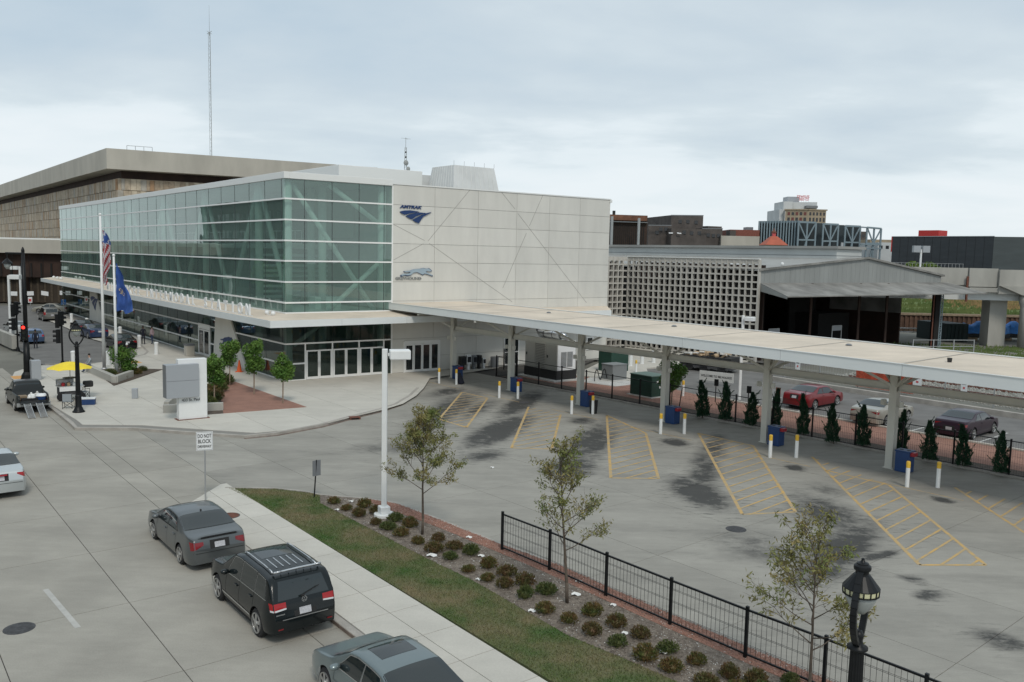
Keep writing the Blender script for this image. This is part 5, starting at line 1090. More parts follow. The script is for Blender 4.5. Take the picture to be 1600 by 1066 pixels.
# orange pyramid roof
t = far('pyramid_roofed_pavilion', 'small pavilion with an orange red pyramid roof and cupola', 'building', 1214, 185); Y = 185
a = gd(1196, 380.5, Y); b = gd(1232, 381, Y); c = gd(1214.5, 369, Y); w = b.x-a.x; m = MB(); base = [(a.x, Y, a.z-0.3), (b.x, Y, a.z-0.3), (b.x, Y+w, a.z-0.3), (a.x, Y+w, a.z-0.3)]; q = w*0.12; tp = [(c.x-q, Y+w/2-q, c.z), (c.x+q, Y+w/2-q, c.z), (c.x+q, Y+w/2+q, c.z), (c.x-q, Y+w/2+q, c.z)]
m.add(base+tp, [(0, 1, 5, 4), (1, 2, 6, 5), (2, 3, 7, 6), (3, 0, 4, 7), (4, 5, 6, 7), (0, 1, 2, 3)]); m.build('roof', 'terracotta', t)
MB().frame((c.x-0.35, Y+w/2-0.35, c.z), (1, 0, 0), (0, 1, 0), (0, 0, 1), 0.7, 0.7, 0.8).build('cupola', 'sign_red', t); MB().lathe((c.x, Y+w/2, c.z+0.8), [(0.65, 0), (0.2, 0.5), (0.03, 1.0)], 8).build('cupola_roof', 'rust', t); MB().frame((a.x+0.3, Y+0.3, 0), (1, 0, 0), (0, 1, 0), (0, 0, 1), w-0.6, w-0.6, a.z-0.35).build('wall', 'tan_brick', t)
# dark brick complex
t = far('brick_warehouse', 'blocky dark brick warehouse group stepping up to a tall block', 'building', 1070, 250)
for i, (x0, x1, yt, Y, yt1) in enumerate(((1013.5, 1049, 352, 246, 352.5), (1049, 1099, 336.5, 252, 337.5), (1049.2, 1104, 357, 244, 358.5), (1097, 1129, 357, 250, 357.5), (1106, 1128, 353.5, 256, 354))): fbox(t, 'block', 'dark_brick', x0, x1, yt, Y, 22, yt1=yt1, turn=2)
r3 = random.Random(3)
for x, y in ((1030, 361), (1038, 361), (1024, 366), (1044, 367), (1060, 349), (1072, 349), (1085, 350), (1066, 366), (1078, 367), (1090, 367), (1104, 370), (1112, 371), (1120, 371)):
    xa_, xb_, Yw = (1013.5, 1049, 246) if x < 1048 else ((1049, 1099, 252) if y < 352 else ((1049.2, 1104, 244) if x < 1104 else (1097, 1129, 250))); p = gd(x, y, Yw+2*(x-xa_)/(xb_-xa_)-0.06); MB().frame(p, (1, 0, 0), (0, 1, 0), (0, 0, 1), 1.0, 0.3, 1.0).build('window', 'window_dark', t)
for k, x in enumerate((1045, 1058)): p = gd(x, 365, 243.5); MB().frame(p, Vector((1, 0.1, -0.1 if k else 0.0)), (0, 1, 0), (0, 0, 1), 1.2, 0.2, 0.3).build('wall_lettering', 'sign_white', t)
m = MB()
for x0, x1, y in ((1013.5, 1049, 352), (1049, 1099, 336.5), (1097, 1129, 357)):
    a = gd(x0, y, 244); b = gd(x1, y+0.5, 246); m.bar(a, b, 0.3, 0.25)
m.build('parapet', 'sign_grey_dark', t)
t = far('low_warehouse', 'low dark red warehouse with a small roof hut beside the steel framed building', 'building', 1160, 260)
fbox(t, 'wall', 'red_brick', 1141, 1187, 359, 260, 14, yt1=359.5); fbox(t, 'roof_hut', 'sign_grey_dark', 1167, 1177, 355, 262, 4, z0=15)
fbox(t, 'lower_wall', 'old_concrete', 1127, 1187, 368.5, 250, 8, yt1=369.5); fbox(t, 'side_wall', 'dark_brick', 1141, 1150, 360, 259, 5)
t = far('corrugated_plant', 'dark brown corrugated plant building with rust orange cladding at the top', 'building', 980, 172)
o, A, d, n, L, zt = fbox(t, 'wall', 'brown_metal', 944, 1012, 335, 172, 14, yt1=337, turn=2)
MATS['rust_clad'] = mat('rust_clad', (0.16, 0.07, 0.04), 0.8, var=0.3, scale=0.6)
m = MB(); [m.frame(A+d*(k*0.42)-n*0.06, d, n, (0, 0, 1), 0.2, 0.06, zt-2.0) for k in range(int(L/0.42))]; tag(m.build('corrugation', 'black_wall', t), kind='stuff')
fbox(t, 'top_cladding', 'rust_clad', 952, 1011.5, 335.5, 171.6, 0.3, z0=zt-1.1, yt1=337.5, turn=2); fbox(t, 'band', 'sign_grey_dark', 944, 1012, 345.5, 171.3, 0.5, z0=zt-1.5, yt1=347, turn=2)
for x in (956.5, 998.5): a = gd(x, 338 if x < 980 else 341, 169.5); MB().tube((a.x, a.y, 0), a, 0.28, n=8).build('exhaust_pipe', 'galv', t)
p = gd(958, 329, 172); MB().frame(p-Vector((0, -0.6, 2.2)), (1, 0, 0), (0, 1, 0), (0, 0, 1), 0.55, 0.5, 2.2).build('chimney', 'sign_black', t)
# scattered blocks between steel frame and warehouse
for i, (x0, x1, yt, Y, mt, lb) in enumerate(((1345, 1356, 362, 300, 'dark_brick', 'dark brick block glimpsed through the open truss'), (1360, 1394, 374.5, 290, 'tan_brick', 'pale tan block behind the open truss end'), (1372, 1396, 379, 270, 'white_wall', 'pale low block beside the dark warehouse'))):
    t = far('distant_block', lb, 'building', x0, Y); o, A, d, n, L, zt = fbox(t, 'wall', mt, x0, x1, yt, Y, 15)
    for k in range(int(L/2)): MB().frame(A+d*(0.5+k*2)-n*0.05+Vector((0, 0, zt-2.0)), d, n, (0, 0, 1), 1.0, 0.1, 1.0).build('window', 'window_dark', t)
p = gd(1438, 412, 103); t = thing('twin_head_light', 'white post with two floodlight heads before the dark warehouse', 'street light', (p.x, p.y, 7.1)); zt = gd(1438, 390, 103).z
MB().tube((p.x, p.y, 7.1), (p.x, p.y, zt), 0.12).build('pole', 'white_paint', t)
for s in (-1, 1): MB().frame((p.x+s*0.55-0.42, p.y-0.2, zt-0.35), (1, 0, 0), (0, 1, 0), (0, 0, 1), 0.84, 0.5, 0.8).build('lamp_head', 'sign_grey', t)
MB().bar((p.x-0.8, p.y, zt), (p.x+0.8, p.y, zt), 0.1).build('crossarm', 'galv', t)
def leafcloud(m, c, r, n, size, rg, flat=1.0, shell=0.55):
    for _ in range(n):
        while True:
            v = Vector((rg.uniform(-1, 1), rg.uniform(-1, 1), rg.uniform(-1, 1)))
            if 0.05 < v.length < 1: break
        v = v*(shell/v.length*rg.uniform(0.6, 1.0)+(1-shell)) if rg.random() < 0.6 else v
        p = Vector(c)+Vector((v.x*r[0], v.y*r[1], v.z*r[2])); a = Vector((rg.gauss(0, 1), rg.gauss(0, 1), rg.gauss(0, 0.7))).normalized(); b = a.cross(Vector((rg.gauss(0, 1), rg.gauss(0, 1), rg.gauss(0, 1)))).normalized(); s = size*rg.uniform(0.6, 1.3)
        m.add([p-a*s, p+b*s*0.5*flat, p+a*s, p-b*s*0.5*flat], [(0, 1, 2, 3)])
p0 = gd(1421, 416, 108); p1 = gd(1464, 419, 108); m = MB(); rr = random.Random(2)
for k in range(12): c = p0.lerp(p1, k/11); leafcloud(m, c+Vector((0, 0, -0.1+0.2*math.sin(k))), (0.6, 0.8, 0.62), 170, 0.16, rr)
t = thing('hedge', 'bright green hedge on the bank behind the viaduct parapet', 'hedge', ((p0+p1)/2-Vector((0, 0, 1)))); m.build('foliage', 'hedge_leaf', t); m = MB(); m.bar(Vector((p0.x, p0.y+0.4, 8.2)), Vector((p1.x, p1.y+0.4, 8.2)), 0.5, 1.4); m.build('soil_trough', 'viaduct_concrete', t)

# ------------------------------------------------------------------ buildings across the street (seen in the curtain wall)
def block_across(b0, b1, a, h, mt, lb):
    t = thing('street_block', lb, 'building', B(a, (b0+b1)/2)); MB().frame(B(a, b0), -BE, BS, (0, 0, 1), 16, b1-b0, h).build('wall', mt, t)
    m = MB(); z = 1.2
    while z < h-2.2:
        b = b0+1.2
        while b < b1-2: m.frame(B(a+0.02, b, z), BS, -BE, (0, 0, 1), 1.5, 0.2, 1.9); b += 2.9
        z += 3.5
    tag(m.build('window_rows', 'window_dark', t), kind='stuff')
    MB().frame(B(a+0.3, b0-0.3, h), -BE, BS, (0, 0, 1), 16.6, b1-b0+0.6, 0.6).build('cornice', mt, t)
block_across(-35, 8, -46, 13.0, 'tan_brick', 'tan brick block across the street from the station corner')
block_across(12, 34, -44, 16.0, 'white_wall', 'tall pale block across the street from the station')
block_across(38, 86, -46, 14.0, 'tan_stone', 'long tan block across the street from the middle of the station')
block_across(92, 150, -44, 19.0, 'dark_brick', 'dark brick block across the street from the far station end')

# ------------------------------------------------------------------ CARS
def smooth_curve(pts, xs, k=0.05):
    px = [p[0] for p in pts]; pz = [p[1] for p in pts]; d = np.linspace(xs[0], xs[-1], 400); z = np.interp(d, px, pz)
    n = max(1, int(k/(d[1]-d[0]))); ker = np.exp(-0.5*(np.arange(-2*n, 2*n+1)/n)**2); ker /= ker.sum()
    zp = np.concatenate([np.full(2*n, z[0]), z, np.full(2*n, z[-1])]); zs = np.convolve(zp, ker, 'valid'); return np.interp(xs, d, zs)
class Body:
    def __init__(s, c):
        s.c = c; s.L, s.W, s.H = c['L'], c['W'], c['H']; L = s.L; s.xa = c['ro']; s.xf = c['ro']+c['wb']; s.rw = c['rw']
        xs = set(np.round(np.linspace(0.0, L, 64), 4)) | set(np.round([0.012, 0.03, 0.05, 0.09, 0.13, L-0.012, L-0.03, L-0.05, L-0.09, L-0.13], 4))
        ra = s.rw+0.055
        for a in (s.xa, s.xf): xs |= set(np.round([a+ra*math.cos(t) for t in np.linspace(0, math.pi, 15)], 4))
        s.xs = np.array(sorted(xs)); s.T = smooth_curve(c['top'], s.xs, c.get('sm', 0.05)); s.Bt = smooth_curve(c['belt'], s.xs, 0.1); s.ra = ra
    def P(s, x):
        L = s.L; w = s.W/2; a = max(0, 1-x/0.55); b = max(0, 1-(L-x)/0.85); return w*(1-0.16*a**2.4-0.20*b**2.2)
    def sec(s, x, i=None):
        T = float(np.interp(x, s.xs, s.T)); Bt = float(np.interp(x, s.xs, s.Bt)); P = s.P(x); z0 = s.c.get('z0', 0.21)
        e = max(0, 1-x/0.2)+max(0, 1-(s.L-x)/0.25); zb0 = z0+0.05*e
        for a in (s.xa, s.xf):
            if abs(x-a) < s.ra: zb0 = max(zb0, s.rw+math.sqrt(max(0, s.ra**2-(x-a)**2)))
        zs = min(Bt, T-0.05); zb0 = min(zb0, zs-0.06); pts = []
        for k in range(8):
            t = k/7; z = zb0+(zs-zb0)*t; q = (z-z0)/(max(Bt-z0, 0.2)); pts.append((P*(0.955+0.045*math.sin(math.pi*min(1, max(0, q))**0.8)-0.035*max(0, q-0.6)), z))
        h = T-zs; tum = s.c.get('tum', 0.36)*max(0, h-0.06); r = min(0.10, h*0.45); ye = pts[-1][0]
        yc = ye-tum*0.9; zc = T-r
        for k in range(1, 6): t = k/5; pts.append((ye+(yc-ye)*t+0.012*math.sin(math.pi*t)*min(1, h), zs+(zc-zs)*t))
        rx = min(0.14, 0.05+h*0.2)
        for k in range(1, 4): t = k/3*math.pi/2; pts.append((yc-rx*(1-math.cos(t)), zc+r*0.80*math.sin(t)))
        y0, zq = pts[-1]
        for k in range(1, 6): t = k/5; y = y0*(1-t); pts.append((y, zq+(T-zq)*(1-(y/y0)**2)))
        return pts
    def yat(s, x, z):
        p = s.sec(x)[:14]; zz = [q[1] for q in p]; yy = [q[0] for q in p]; return float(np.interp(z, zz, yy))
    def zat(s, x, y):
        p = s.sec(x)[8:][::-1]; return float(np.interp(abs(y), [q[0] for q in p], [q[1] for q in p]))
    def inside(s, x, y, z): return abs(y) <= s.yat(x, z) and z <= s.zat(x, y) if abs(y) < s.sec(x)[13][0] else (abs(y) <= s.yat(x, z) and z <= float(np.interp(x, s.xs, s.T)))
    def xrear(s, y, z):
        for x in np.arange(0.0, 1.2, 0.006):
            if s.inside(x, y, z): return x
        return 0.6
    def xfront(s, y, z):
        for x in np.arange(s.L, s.L-1.4, -0.008):
            if s.inside(x, y, z): return x
        return s.L-0.6
    def shell(s):
        m = MB(); secs = [s.sec(x) for x in s.xs]; n = len(secs[0]); full = 2*n-1; vs = []
        for x, p in zip(s.xs, secs): vs += [(x, y, z) for y, z in p]+[(x, -y, z) for y, z in p[:-1][::-1]]
        fs = [(i*full+j, i*full+j+1, (i+1)*full+j+1, (i+1)*full+j) for i in range(len(secs)-1) for j in range(full-1)]
        fs += [tuple(range(full))[::-1], tuple(range((len(secs)-1)*full, len(secs)*full))]
        return m.add(vs, fs)
def grid(fn, nu, nv, flip=False):
    m = MB(); vs = [fn(i/nu, j/nv) for j in range(nv+1) for i in range(nu+1)]
    fs = [(j*(nu+1)+i, j*(nu+1)+i+1, (j+1)*(nu+1)+i+1, (j+1)*(nu+1)+i) for j in range(nv) for i in range(nu)]
    if flip: fs = [f[::-1] for f in fs]
    return m.add(vs, fs)
def lerp(a, b, t): return a+(b-a)*t
def wheel(parent, c, r, w, side, rimm, spokes):
    m = MB(); m.lathe(c, [(r*0.70, -w/2), (r*0.93, -w/2), (r, -w/2+0.03), (r, w/2-0.03), (r*0.93, w/2), (r*0.70, w/2)], 28, ax=(0, side, 0)); ty = m.build('wheel', 'black_rubber', parent, smooth=False, world=False)
    o = Vector(c)+Vector((0, side*(w/2+0.010), 0)); m = MB(); m.lathe(o-Vector((0, side*0.017, 0)), [(r*0.66, 0), (r*0.66, 0.011)], 24, ax=(0, side, 0)); m.build('brake_disc', 'black_rubber', ty, world=False)
    m = MB(); prof = [(r*0.72, -0.02), (r*0.72, 0.02), (r*0.64, 0.01), (r*0.63, -0.03)]; n = 28; vs = []
    for q, z in prof:
        for i in range(n): t = 2*math.pi*i/n; vs.append(o+Vector((q*math.cos(t), side*z, q*math.sin(t))))
    m.add(vs, [(j*n+i, j*n+(i+1) % n, ((j+1) % 4)*n+(i+1) % n, ((j+1) % 4)*n+i) for j in range(4) for i in range(n)])
    for k in range(spokes):
        t = 2*math.pi*k/spokes+0.3; d = Vector((math.cos(t), 0, math.sin(t))); e = Vector((-math.sin(t), 0, math.cos(t)))
        a, b = 0.20*r, 0.65*r; wa, wb_ = 0.20*r, 0.30*r*5/spokes; y = side*0.0; vs = [o+d*a-e*wa/2+Vector((0, side*0.01, 0)), o+d*a+e*wa/2+Vector((0, side*0.01, 0)), o+d*b+e*wb_/2, o+d*b-e*wb_/2]; m.extr(vs, Vector((0, -side*0.03, 0)))
    m.lathe(o-Vector((0, side*0.02, 0)), [(r*0.23, 0), (r*0.22, 0.05), (r*0.1, 0.055)], 12, ax=(0, side, 0)); m.build('rim', rimm, ty, world=False); return ty
def car(name, label, cat, loc, ang, c, pm, group=None, detail=True):
    """loc = ground point under the rear axle centre; ang = heading"""
    t = thing(name, label, cat, loc, ang, group); b = Body(c); X0 = -b.xa
    def tr(v): return (v[0]+X0, v[1], v[2])
    def put(m, nm, mt, par=t, sm=True, **k): m.v = [tr(v) for v in m.v]; o = m.build(nm, mt, par, smooth=sm, world=False); return o
    body = put(b.shell(), 'body', pm)
    m = MB(); hw = c['W']/2-0.29; zu = c.get('z0', 0.21); m.frame((0.2, -hw, zu-0.02), (1, 0, 0), (0, 1, 0), (0, 0, 1), b.L-0.4, 2*hw, 0.5); m.frame((b.xa+b.ra, -c['W']/2+0.09, 0.17), (1, 0, 0), (0, 1, 0), (0, 0, 1), c['wb']-2*b.ra, c['W']-0.18, 0.25); m.frame((0.2, -c['W']/2+0.25, zu-0.01), (1, 0, 0), (0, 1, 0), (0, 0, 1), b.xa-b.ra-0.2, c['W']-0.5, 0.2); put(m, 'underbody', 'black_rubber', sm=False)
    # wheels
    for x in (0.0, c['wb']):
        for s in (1, -1): wheel(t, (x, s*(c['W']/2-0.13), b.rw), b.rw, 0.21, s, c.get('rim', 'rim_silver'), c.get('spokes', 5))
    # side windows
    for s in (1, -1):
        for (x0b, x1b, x1t, x0t) in c['side']:
            def fn(u, v, off=0.006, gr=0.0):
                x = lerp(lerp(x0b-gr, x1b+gr, u), lerp(x0t-gr, x1t+gr, u), v); zb = float(np.interp(x, b.xs, b.Bt))+0.025-gr; zt = float(np.interp(x, b.xs, b.T))-c.get('wt', 0.115)+gr; z = lerp(zb, max(zt, zb+0.02), v); return (x, s*(b.yat(x, z)+off), z)
            if detail: put(grid(lambda u, v: fn(u, v, 0.003, c.get('trim', 0.018)), 10, 6, s > 0), 'window_trim', c.get('trimm', 'seam'))
            put(grid(fn, 10, 6, s > 0), 'side_window', 'car_glass')
    for key, nm in (('ws', 'windscreen'), ('rg', 'rear_window')):
        if key in c:
            xa, xb = c[key]      # lower x, upper x
            def fn(u, v, off=0.006, gr=0.0):
                x = lerp(xa, xb, v)+(-gr if key == 'ws' else gr)*(2*v-1)*-1; yc = b.sec(x)[13][0]-0.03+gr; yc = max(yc, 0.25); y = lerp(-yc, yc, u); off = off*1.8; bow = c.get('bow', 0.05)*(1-(2*u-1)**2)*(1 if key == 'ws' else -1)*(1-v); xx = x+bow; z = b.zat(xx, y); dz = off
                return (xx+(0.5*off if key == 'ws' else -0.5*off), y, z+dz)
            if detail: put(grid(lambda u, v: fn(u, v, 0.0025, 0.022), 12, 8, False), nm+'_seal', 'seam')
            put(grid(fn, 12, 8, False), nm, 'car_glass')
    if 'tg' in c:   # tailgate glass on a steep rear face, projected along x
        z0, z1, y0, y1 = c['tg']
        def fn(u, v, off=0.006): y = lerp(-lerp(y0, y1, v), lerp(y0, y1, v), u); z = lerp(z0, z1, v); return (b.xrear(y, z)-off, y, z)
        put(grid(fn, 12, 8, True), 'rear_window', 'car_glass')
    if 'roofglass' in c:
        xa, xb, hw_ = c['roofglass']; put(grid(lambda u, v: (lerp(xa, xb, v), lerp(-hw_, hw_, u), b.zat(lerp(xa, xb, v), lerp(-hw_, hw_, u))+0.005), 8, 8), 'sunroof', 'car_glass')
    # rear lamps, plate, bumper line
    y0, y1, z0, z1 = c['tail']
    for s in (1, -1):
        def fn(u, v, off=0.012): y = s*lerp(y0, y1, u); z = lerp(z0+c.get('tilt', 0)*(1-u), z1, v); return (b.xrear(y, z)-off, y, z)
        tl = put(grid(fn, 10, 5, s > 0), 'tail_light', c.get('tailm', 'tail_red'))
        if detail and c.get('tailsplit'): put(grid(lambda u, v: (lambda p: (p[0]-0.004, p[1], p[2]))(fn(u, v*0.22, 0.014)), 8, 2, s > 0), 'indicator', 'head_glass', tl)
        put(grid(lambda u, v: (b.xfront(s*lerp(b.W/2-0.42, b.W/2-0.13, u), lerp(0.60, 0.74, v))+0.010, s*lerp(b.W/2-0.42, b.W/2-0.13, u), lerp(0.60, 0.74, v)), 8, 4, s < 0), 'headlight', 'head_glass')
    pz = c.get('plate', 0.80); put(grid(lambda u, v: (b.xrear(lerp(-0.2, 0.2, u), lerp(pz-0.09, pz+0.09, v))-0.016, lerp(-0.16, 0.16, u), lerp(pz-0.08, pz+0.08, v)), 2, 2, True), 'number_plate', 'plate', sm=False)
    if detail:
        put(grid(lambda u, v: (b.xrear(lerp(-0.3, 0.3, u), lerp(pz-0.1, pz+0.14, v))-0.008, lerp(-c.get('rec', 0)-0.18, c.get('rec', 0)+0.18, u) if c.get('rec') else lerp(-0.30, 0.30, u), lerp(pz-0.11, pz+c.get('rec', 0.15), v)), 6, 3, True), 'plate_recess', 'seam')
        bz = c.get('bump', 0.62); hw2 = b.W/2-0.12
        put(grid(lambda u, v: (b.xrear(lerp(-hw2, hw2, u), bz)-0.007, lerp(-hw2, hw2, u), bz+lerp(-0.008, 0.008, v)), 24, 1, True), 'bumper_line', 'seam')
        m = MB()
        for s in (1, -1):
            for xd in c['doors']:
                pts = [(xd+(0.10*k/8 if c.get('rake') else 0), z) for k, z in enumerate(np.linspace(0.27, float(np.interp(xd, b.xs, b.Bt))+0.01, 9))]
                for (xa, za), (xb, zb) in zip(pts, pts[1:]): m.add([(xa-0.006, s*(b.yat(xa, za)+0.003), za), (xa+0.006, s*(b.yat(xa, za)+0.003), za), (xb+0.006, s*(b.yat(xb, zb)+0.003), zb), (xb-0.006, s*(b.yat(xb, zb)+0.003), zb)], [(0, 1, 2, 3)])
        put(m, 'door_seam', 'seam', sm=False)
        for s in (1, -1):
            for xd in c['handles']:
                z = float(np.interp(xd, b.xs, b.Bt))-0.13; y = b.yat(xd, z)+0.018; m = MB(); m.bar((xd-0.09, s*y, z), (xd+0.09, s*y, z), 0.03, 0.035); put(m, 'door_handle', c.get('handm', pm), sm=False)
        if c.get('line'):   # side moulding
            z = c['line']; put(grid(lambda u, v: (lerp(b.xa+b.ra+0.02, b.xf-b.ra-0.02, u), b.yat(lerp(b.xa+b.ra+0.02, b.xf-b.ra-0.02, u), z+v*0.05)+0.012, z+v*0.05), 20, 1, True), 'side_moulding', c.get('linem', pm)); put(grid(lambda u, v: (lerp(b.xa+b.ra+0.02, b.xf-b.ra-0.02, u), -b.yat(lerp(b.xa+b.ra+0.02, b.xf-b.ra-0.02, u), z+v*0.05)-0.012, z+v*0.05), 20, 1), 'side_moulding', c.get('linem', pm))
    for s in (1, -1):
        x = c['mir']; z = float(np.interp(x, b.xs, b.Bt))+0.09; y = b.yat(x, z-0.05); m = MB(); m.sph((x, s*(y+0.13), z), 0.09, 0.13, 0.075, 10, 6); m.bar((x+0.02, s*(y-0.02), z-0.05), (x+0.01, s*(y+0.1), z-0.02), 0.05); o = put(m, 'mirror', pm if detail else 'seam')
        o = None
    return t, b, put
SEDAN = dict(L=4.95, W=1.86, H=1.42, ro=1.06, wb=2.79, rw=0.325, tum=0.40,
    top=[(0, 0.55), (0.02, 0.80), (0.06, 0.98), (0.12, 1.045), (0.55, 1.075), (0.85, 1.12), (1.62, 1.385), (2.0, 1.42), (2.6, 1.42), (2.95, 1.37), (3.68, 1.0), (3.85, 0.96), (4.5, 0.85), (4.8, 0.72), (4.92, 0.55), (4.95, 0.45)],
    belt=[(0, 0.92), (0.6, 0.98), (1.5, 0.97), (2.5, 0.93), (3.6, 0.88), (4.95, 0.70)], side=[(1.32, 2.28, 2.30, 1.78), (2.34, 3.42, 2.98, 2.36)], ws=(3.62, 2.98), rg=(0.88, 1.66), tail=(0.50, 0.86, 0.68, 0.93), tilt=0.15, tailm='dark_tail', plate=0.80, bump=0.60, doors=[1.45, 2.33, 3.4], handles=[1.66, 2.55], mir=3.25)
SUV = dict(L=4.75, W=1.93, H=1.73, ro=0.92, wb=2.86, rw=0.37, tum=0.22, sm=0.04, z0=0.30,
    top=[(0, 0.62), (0.02, 0.78), (0.05, 0.95), (0.09, 1.08), (0.20, 1.30), (0.36, 1.58), (0.50, 1.665), (1.2, 1.71), (2.4, 1.71), (2.75, 1.66), (3.42, 1.22), (3.6, 1.14), (4.3, 1.05), (4.6, 0.92), (4.72, 0.7), (4.75, 0.6)],
    belt=[(0, 1.12), (1, 1.10), (2.5, 1.05), (4.75, 0.9)], side=[(0.42, 1.12, 1.10, 0.62), (1.18, 2.10, 2.10, 1.16), (2.16, 3.18, 2.72, 2.16)], ws=(3.38, 2.78), tg=(1.14, 1.56, 0.70, 0.60), tail=(0.50, 0.885, 0.90, 1.10), tilt=0.03, plate=0.82, bump=0.66, rec=0.12, doors=[1.16, 2.13, 3.1], handles=[1.35, 2.35], mir=2.95, rim='rim_silver', trimm='silver', trim=0.014, line=0.42, linem='silver', spokes=5, wt=0.10, tailsplit=True)
NEAR = dict(SEDAN); NEAR.update(L=4.72, ro=1.05, wb=2.67, H=1.41, W=1.80, side=[(1.20, 2.18, 2.20, 1.62), (2.24, 3.34, 2.86, 2.24)], ws=(3.52, 2.90), rg=(0.80, 1.58), mir=3.1,
    top=[(0, 0.55), (0.02, 0.80), (0.06, 0.96), (0.12, 1.02), (0.55, 1.045), (0.78, 1.08), (1.55, 1.38), (1.95, 1.41), (2.55, 1.41), (2.88, 1.36), (3.58, 0.98), (3.75, 0.94), (4.35, 0.84), (4.6, 0.7), (4.69, 0.55), (4.72, 0.45)], doors=[1.35, 2.22, 3.3], handles=[1.5, 2.45], belt=[(0, 0.88), (0.6, 0.92), (1.5, 0.93), (2.5, 0.90), (3.6, 0.86), (4.72, 0.68)], roofglass=(2.05, 2.68, 0.42), trimm='silver', line=0.55, spokes=6)
COUPE = dict(SEDAN); COUPE.update(side=[(1.25, 2.05, 2.0, 1.72), (2.11, 3.42, 2.98, 2.08)], doors=[1.95, 3.4], handles=[2.15])
HATCH = dict(L=3.95, W=1.68, H=1.42, ro=0.72, wb=2.45, rw=0.30, tum=0.3, top=[(0, 0.55), (0.02, 0.8), (0.06, 0.95), (0.3, 1.2), (0.55, 1.37), (1.0, 1.41), (2.0, 1.42), (2.3, 1.37), (2.95, 1.0), (3.6, 0.88), (3.85, 0.7), (3.95, 0.5)], belt=[(0, 0.93), (2, 0.92), (3.95, 0.7)],
    side=[(0.5, 1.25, 1.2, 0.68), (1.31, 2.7, 2.3, 1.3)], ws=(2.92, 2.34), tg=(1.0, 1.28, 0.58, 0.52), tail=(0.52, 0.8, 0.72, 0.9), plate=0.7, doors=[1.3, 2.6], handles=[1.5], mir=2.5)
VAN = dict(SUV); VAN.update(L=4.8, tail=(0.72, 0.92, 0.85, 1.2), wb=2.9)
# parked by the kerb
def at_wheel(px, py, c, side=1, z=0): p = g(px, py, z); return p-NV*(-side)*0  # helper kept simple
def rear_axle(p_left, c): return Vector((p_left.x, p_left.y, 0))+NV*(c['W']/2-0.12)
c1, b1, put1 = car('parked_car', 'grey sedan with dark red tail lamps parked ahead of the black SUV', 'car', rear_axle(g(284, 881), SEDAN), SANG, SEDAN, 'paint_grey', 'cars parked along the kerb')
c1.scale = (0.98, 0.955, 0.955)
put1(grid(lambda u, v: (lerp(0.10, 0.16, v)-0.05*0, lerp(-0.62, 0.62, u), lerp(1.045, 1.062, v)+0.03*(1-(2*u-1)**2)+0.02), 16, 2), 'spoiler', 'paint_grey')
m = MB(); m.bar((0.115, -0.55, 1.052), (0.115, 0.55, 1.052), 0.05, 0.03); put1(m, 'spoiler_gap', 'seam', sm=False)
m = MB(); m.sph((1.75, 0, 1.425), 0.05, 0.03, 0.03, 8, 5); put1(m, 'antenna', 'seam')
m = MB(); m.bar((0.02, 0.52, 0.66), (0.02, 0.38, 0.66), 0.02, 0.03); put1(m, 'badge', 'red_plastic', sm=False)
c2, b2, put2 = car('parked_suv', 'black SUV with silver roof rails and bright red tail lamps parked at the kerb', 'suv', rear_axle(g(404, 994), SUV), SANG, SUV, 'paint_black', 'cars parked along the kerb')
c2.scale = (0.96, 0.95, 0.955)
for s in (1, -1):
    m = MB(); pts = [(x, s*0.60, b2.zat(x, 0.6)+0.055) for x in np.linspace(0.72, 2.5, 8)]; m.path(pts, [0.02]*8, 6)
    for x in (0.72, 2.5): m.tube((x, s*0.60, b2.zat(x, 0.6)-0.01), (x, s*0.60, b2.zat(x, 0.6)+0.06), 0.022)
    put2(m, 'roof_rail', 'silver')
m = MB(); pts = [(0.42+0.03*abs(y), y, 1.80-0.03*abs(y)) for y in np.linspace(-0.62, 0.62, 9)]; m.path(pts, [0.028]*9, 6)
for s in (-0.62, 0.62): m.tube((0.45, s, 1.78), (0.62, s, 1.70), 0.03)
for k in range(5): y = -0.42+0.21*k; m.tube((0.43, y, 1.79), (0.60, y, 1.69), 0.012)
put2(m, 'roof_spoiler_bar', 'silver')
for k in range(5): m = MB(); x = 0.85+0.30*k; m.bar((x, -0.42+0, b2.zat(x, .3)+0.03), (x, 0.42, b2.zat(x, .3)+0.03), 0.03, 0.02)
m = MB()
for k in range(5): y = -0.36+0.18*k; m.bar((0.95, y, b2.zat(0.95, y)+0.012), (1.65, y, b2.zat(1.65, y)+0.012), 0.028, 0.015)
put2(m, 'roof_strip', 'silver', sm=False)
put2(grid(lambda u, v: (lerp(1.75, 2.55, v), lerp(-0.45, 0.45, u), b2.zat(lerp(1.75, 2.55, v), lerp(-0.45, 0.45, u))+0.004), 6, 6), 'sunroof', 'car_glass')
xr = b2.xrear(0, 1.08)-0.01; em = MB(); n_ = 20
for q0, q1 in ((0.062, 0.075),):
    vs = []
    for rr_, xx in ((q0, xr-0.02), (q1, xr-0.02), (q1, xr-0.005), (q0, xr-0.005)): vs += [(xx, rr_*math.cos(2*math.pi*i/n_), 1.085+rr_*math.sin(2*math.pi*i/n_)) for i in range(n_)]
    em.add(vs, [(j*n_+i, j*n_+(i+1) % n_, ((j+1) % 4)*n_+(i+1) % n_, ((j+1) % 4)*n_+i) for j in range(4) for i in range(n_)])
for (ya, za), (yb, zb) in (((0.028, 0.058), (0, 0.012)), ((-0.028, 0.058), (0, 0.012)), ((0.055, 0.03), (0.028, -0.055)), ((0.028, -0.055), (0, -0.005)), ((0, -0.005), (-0.028, -0.055)), ((-0.028, -0.055), (-0.055, 0.03))): em.bar((xr-0.014, ya, 1.085+za), (xr-0.014, yb, 1.085+zb), 0.011, 0.012)
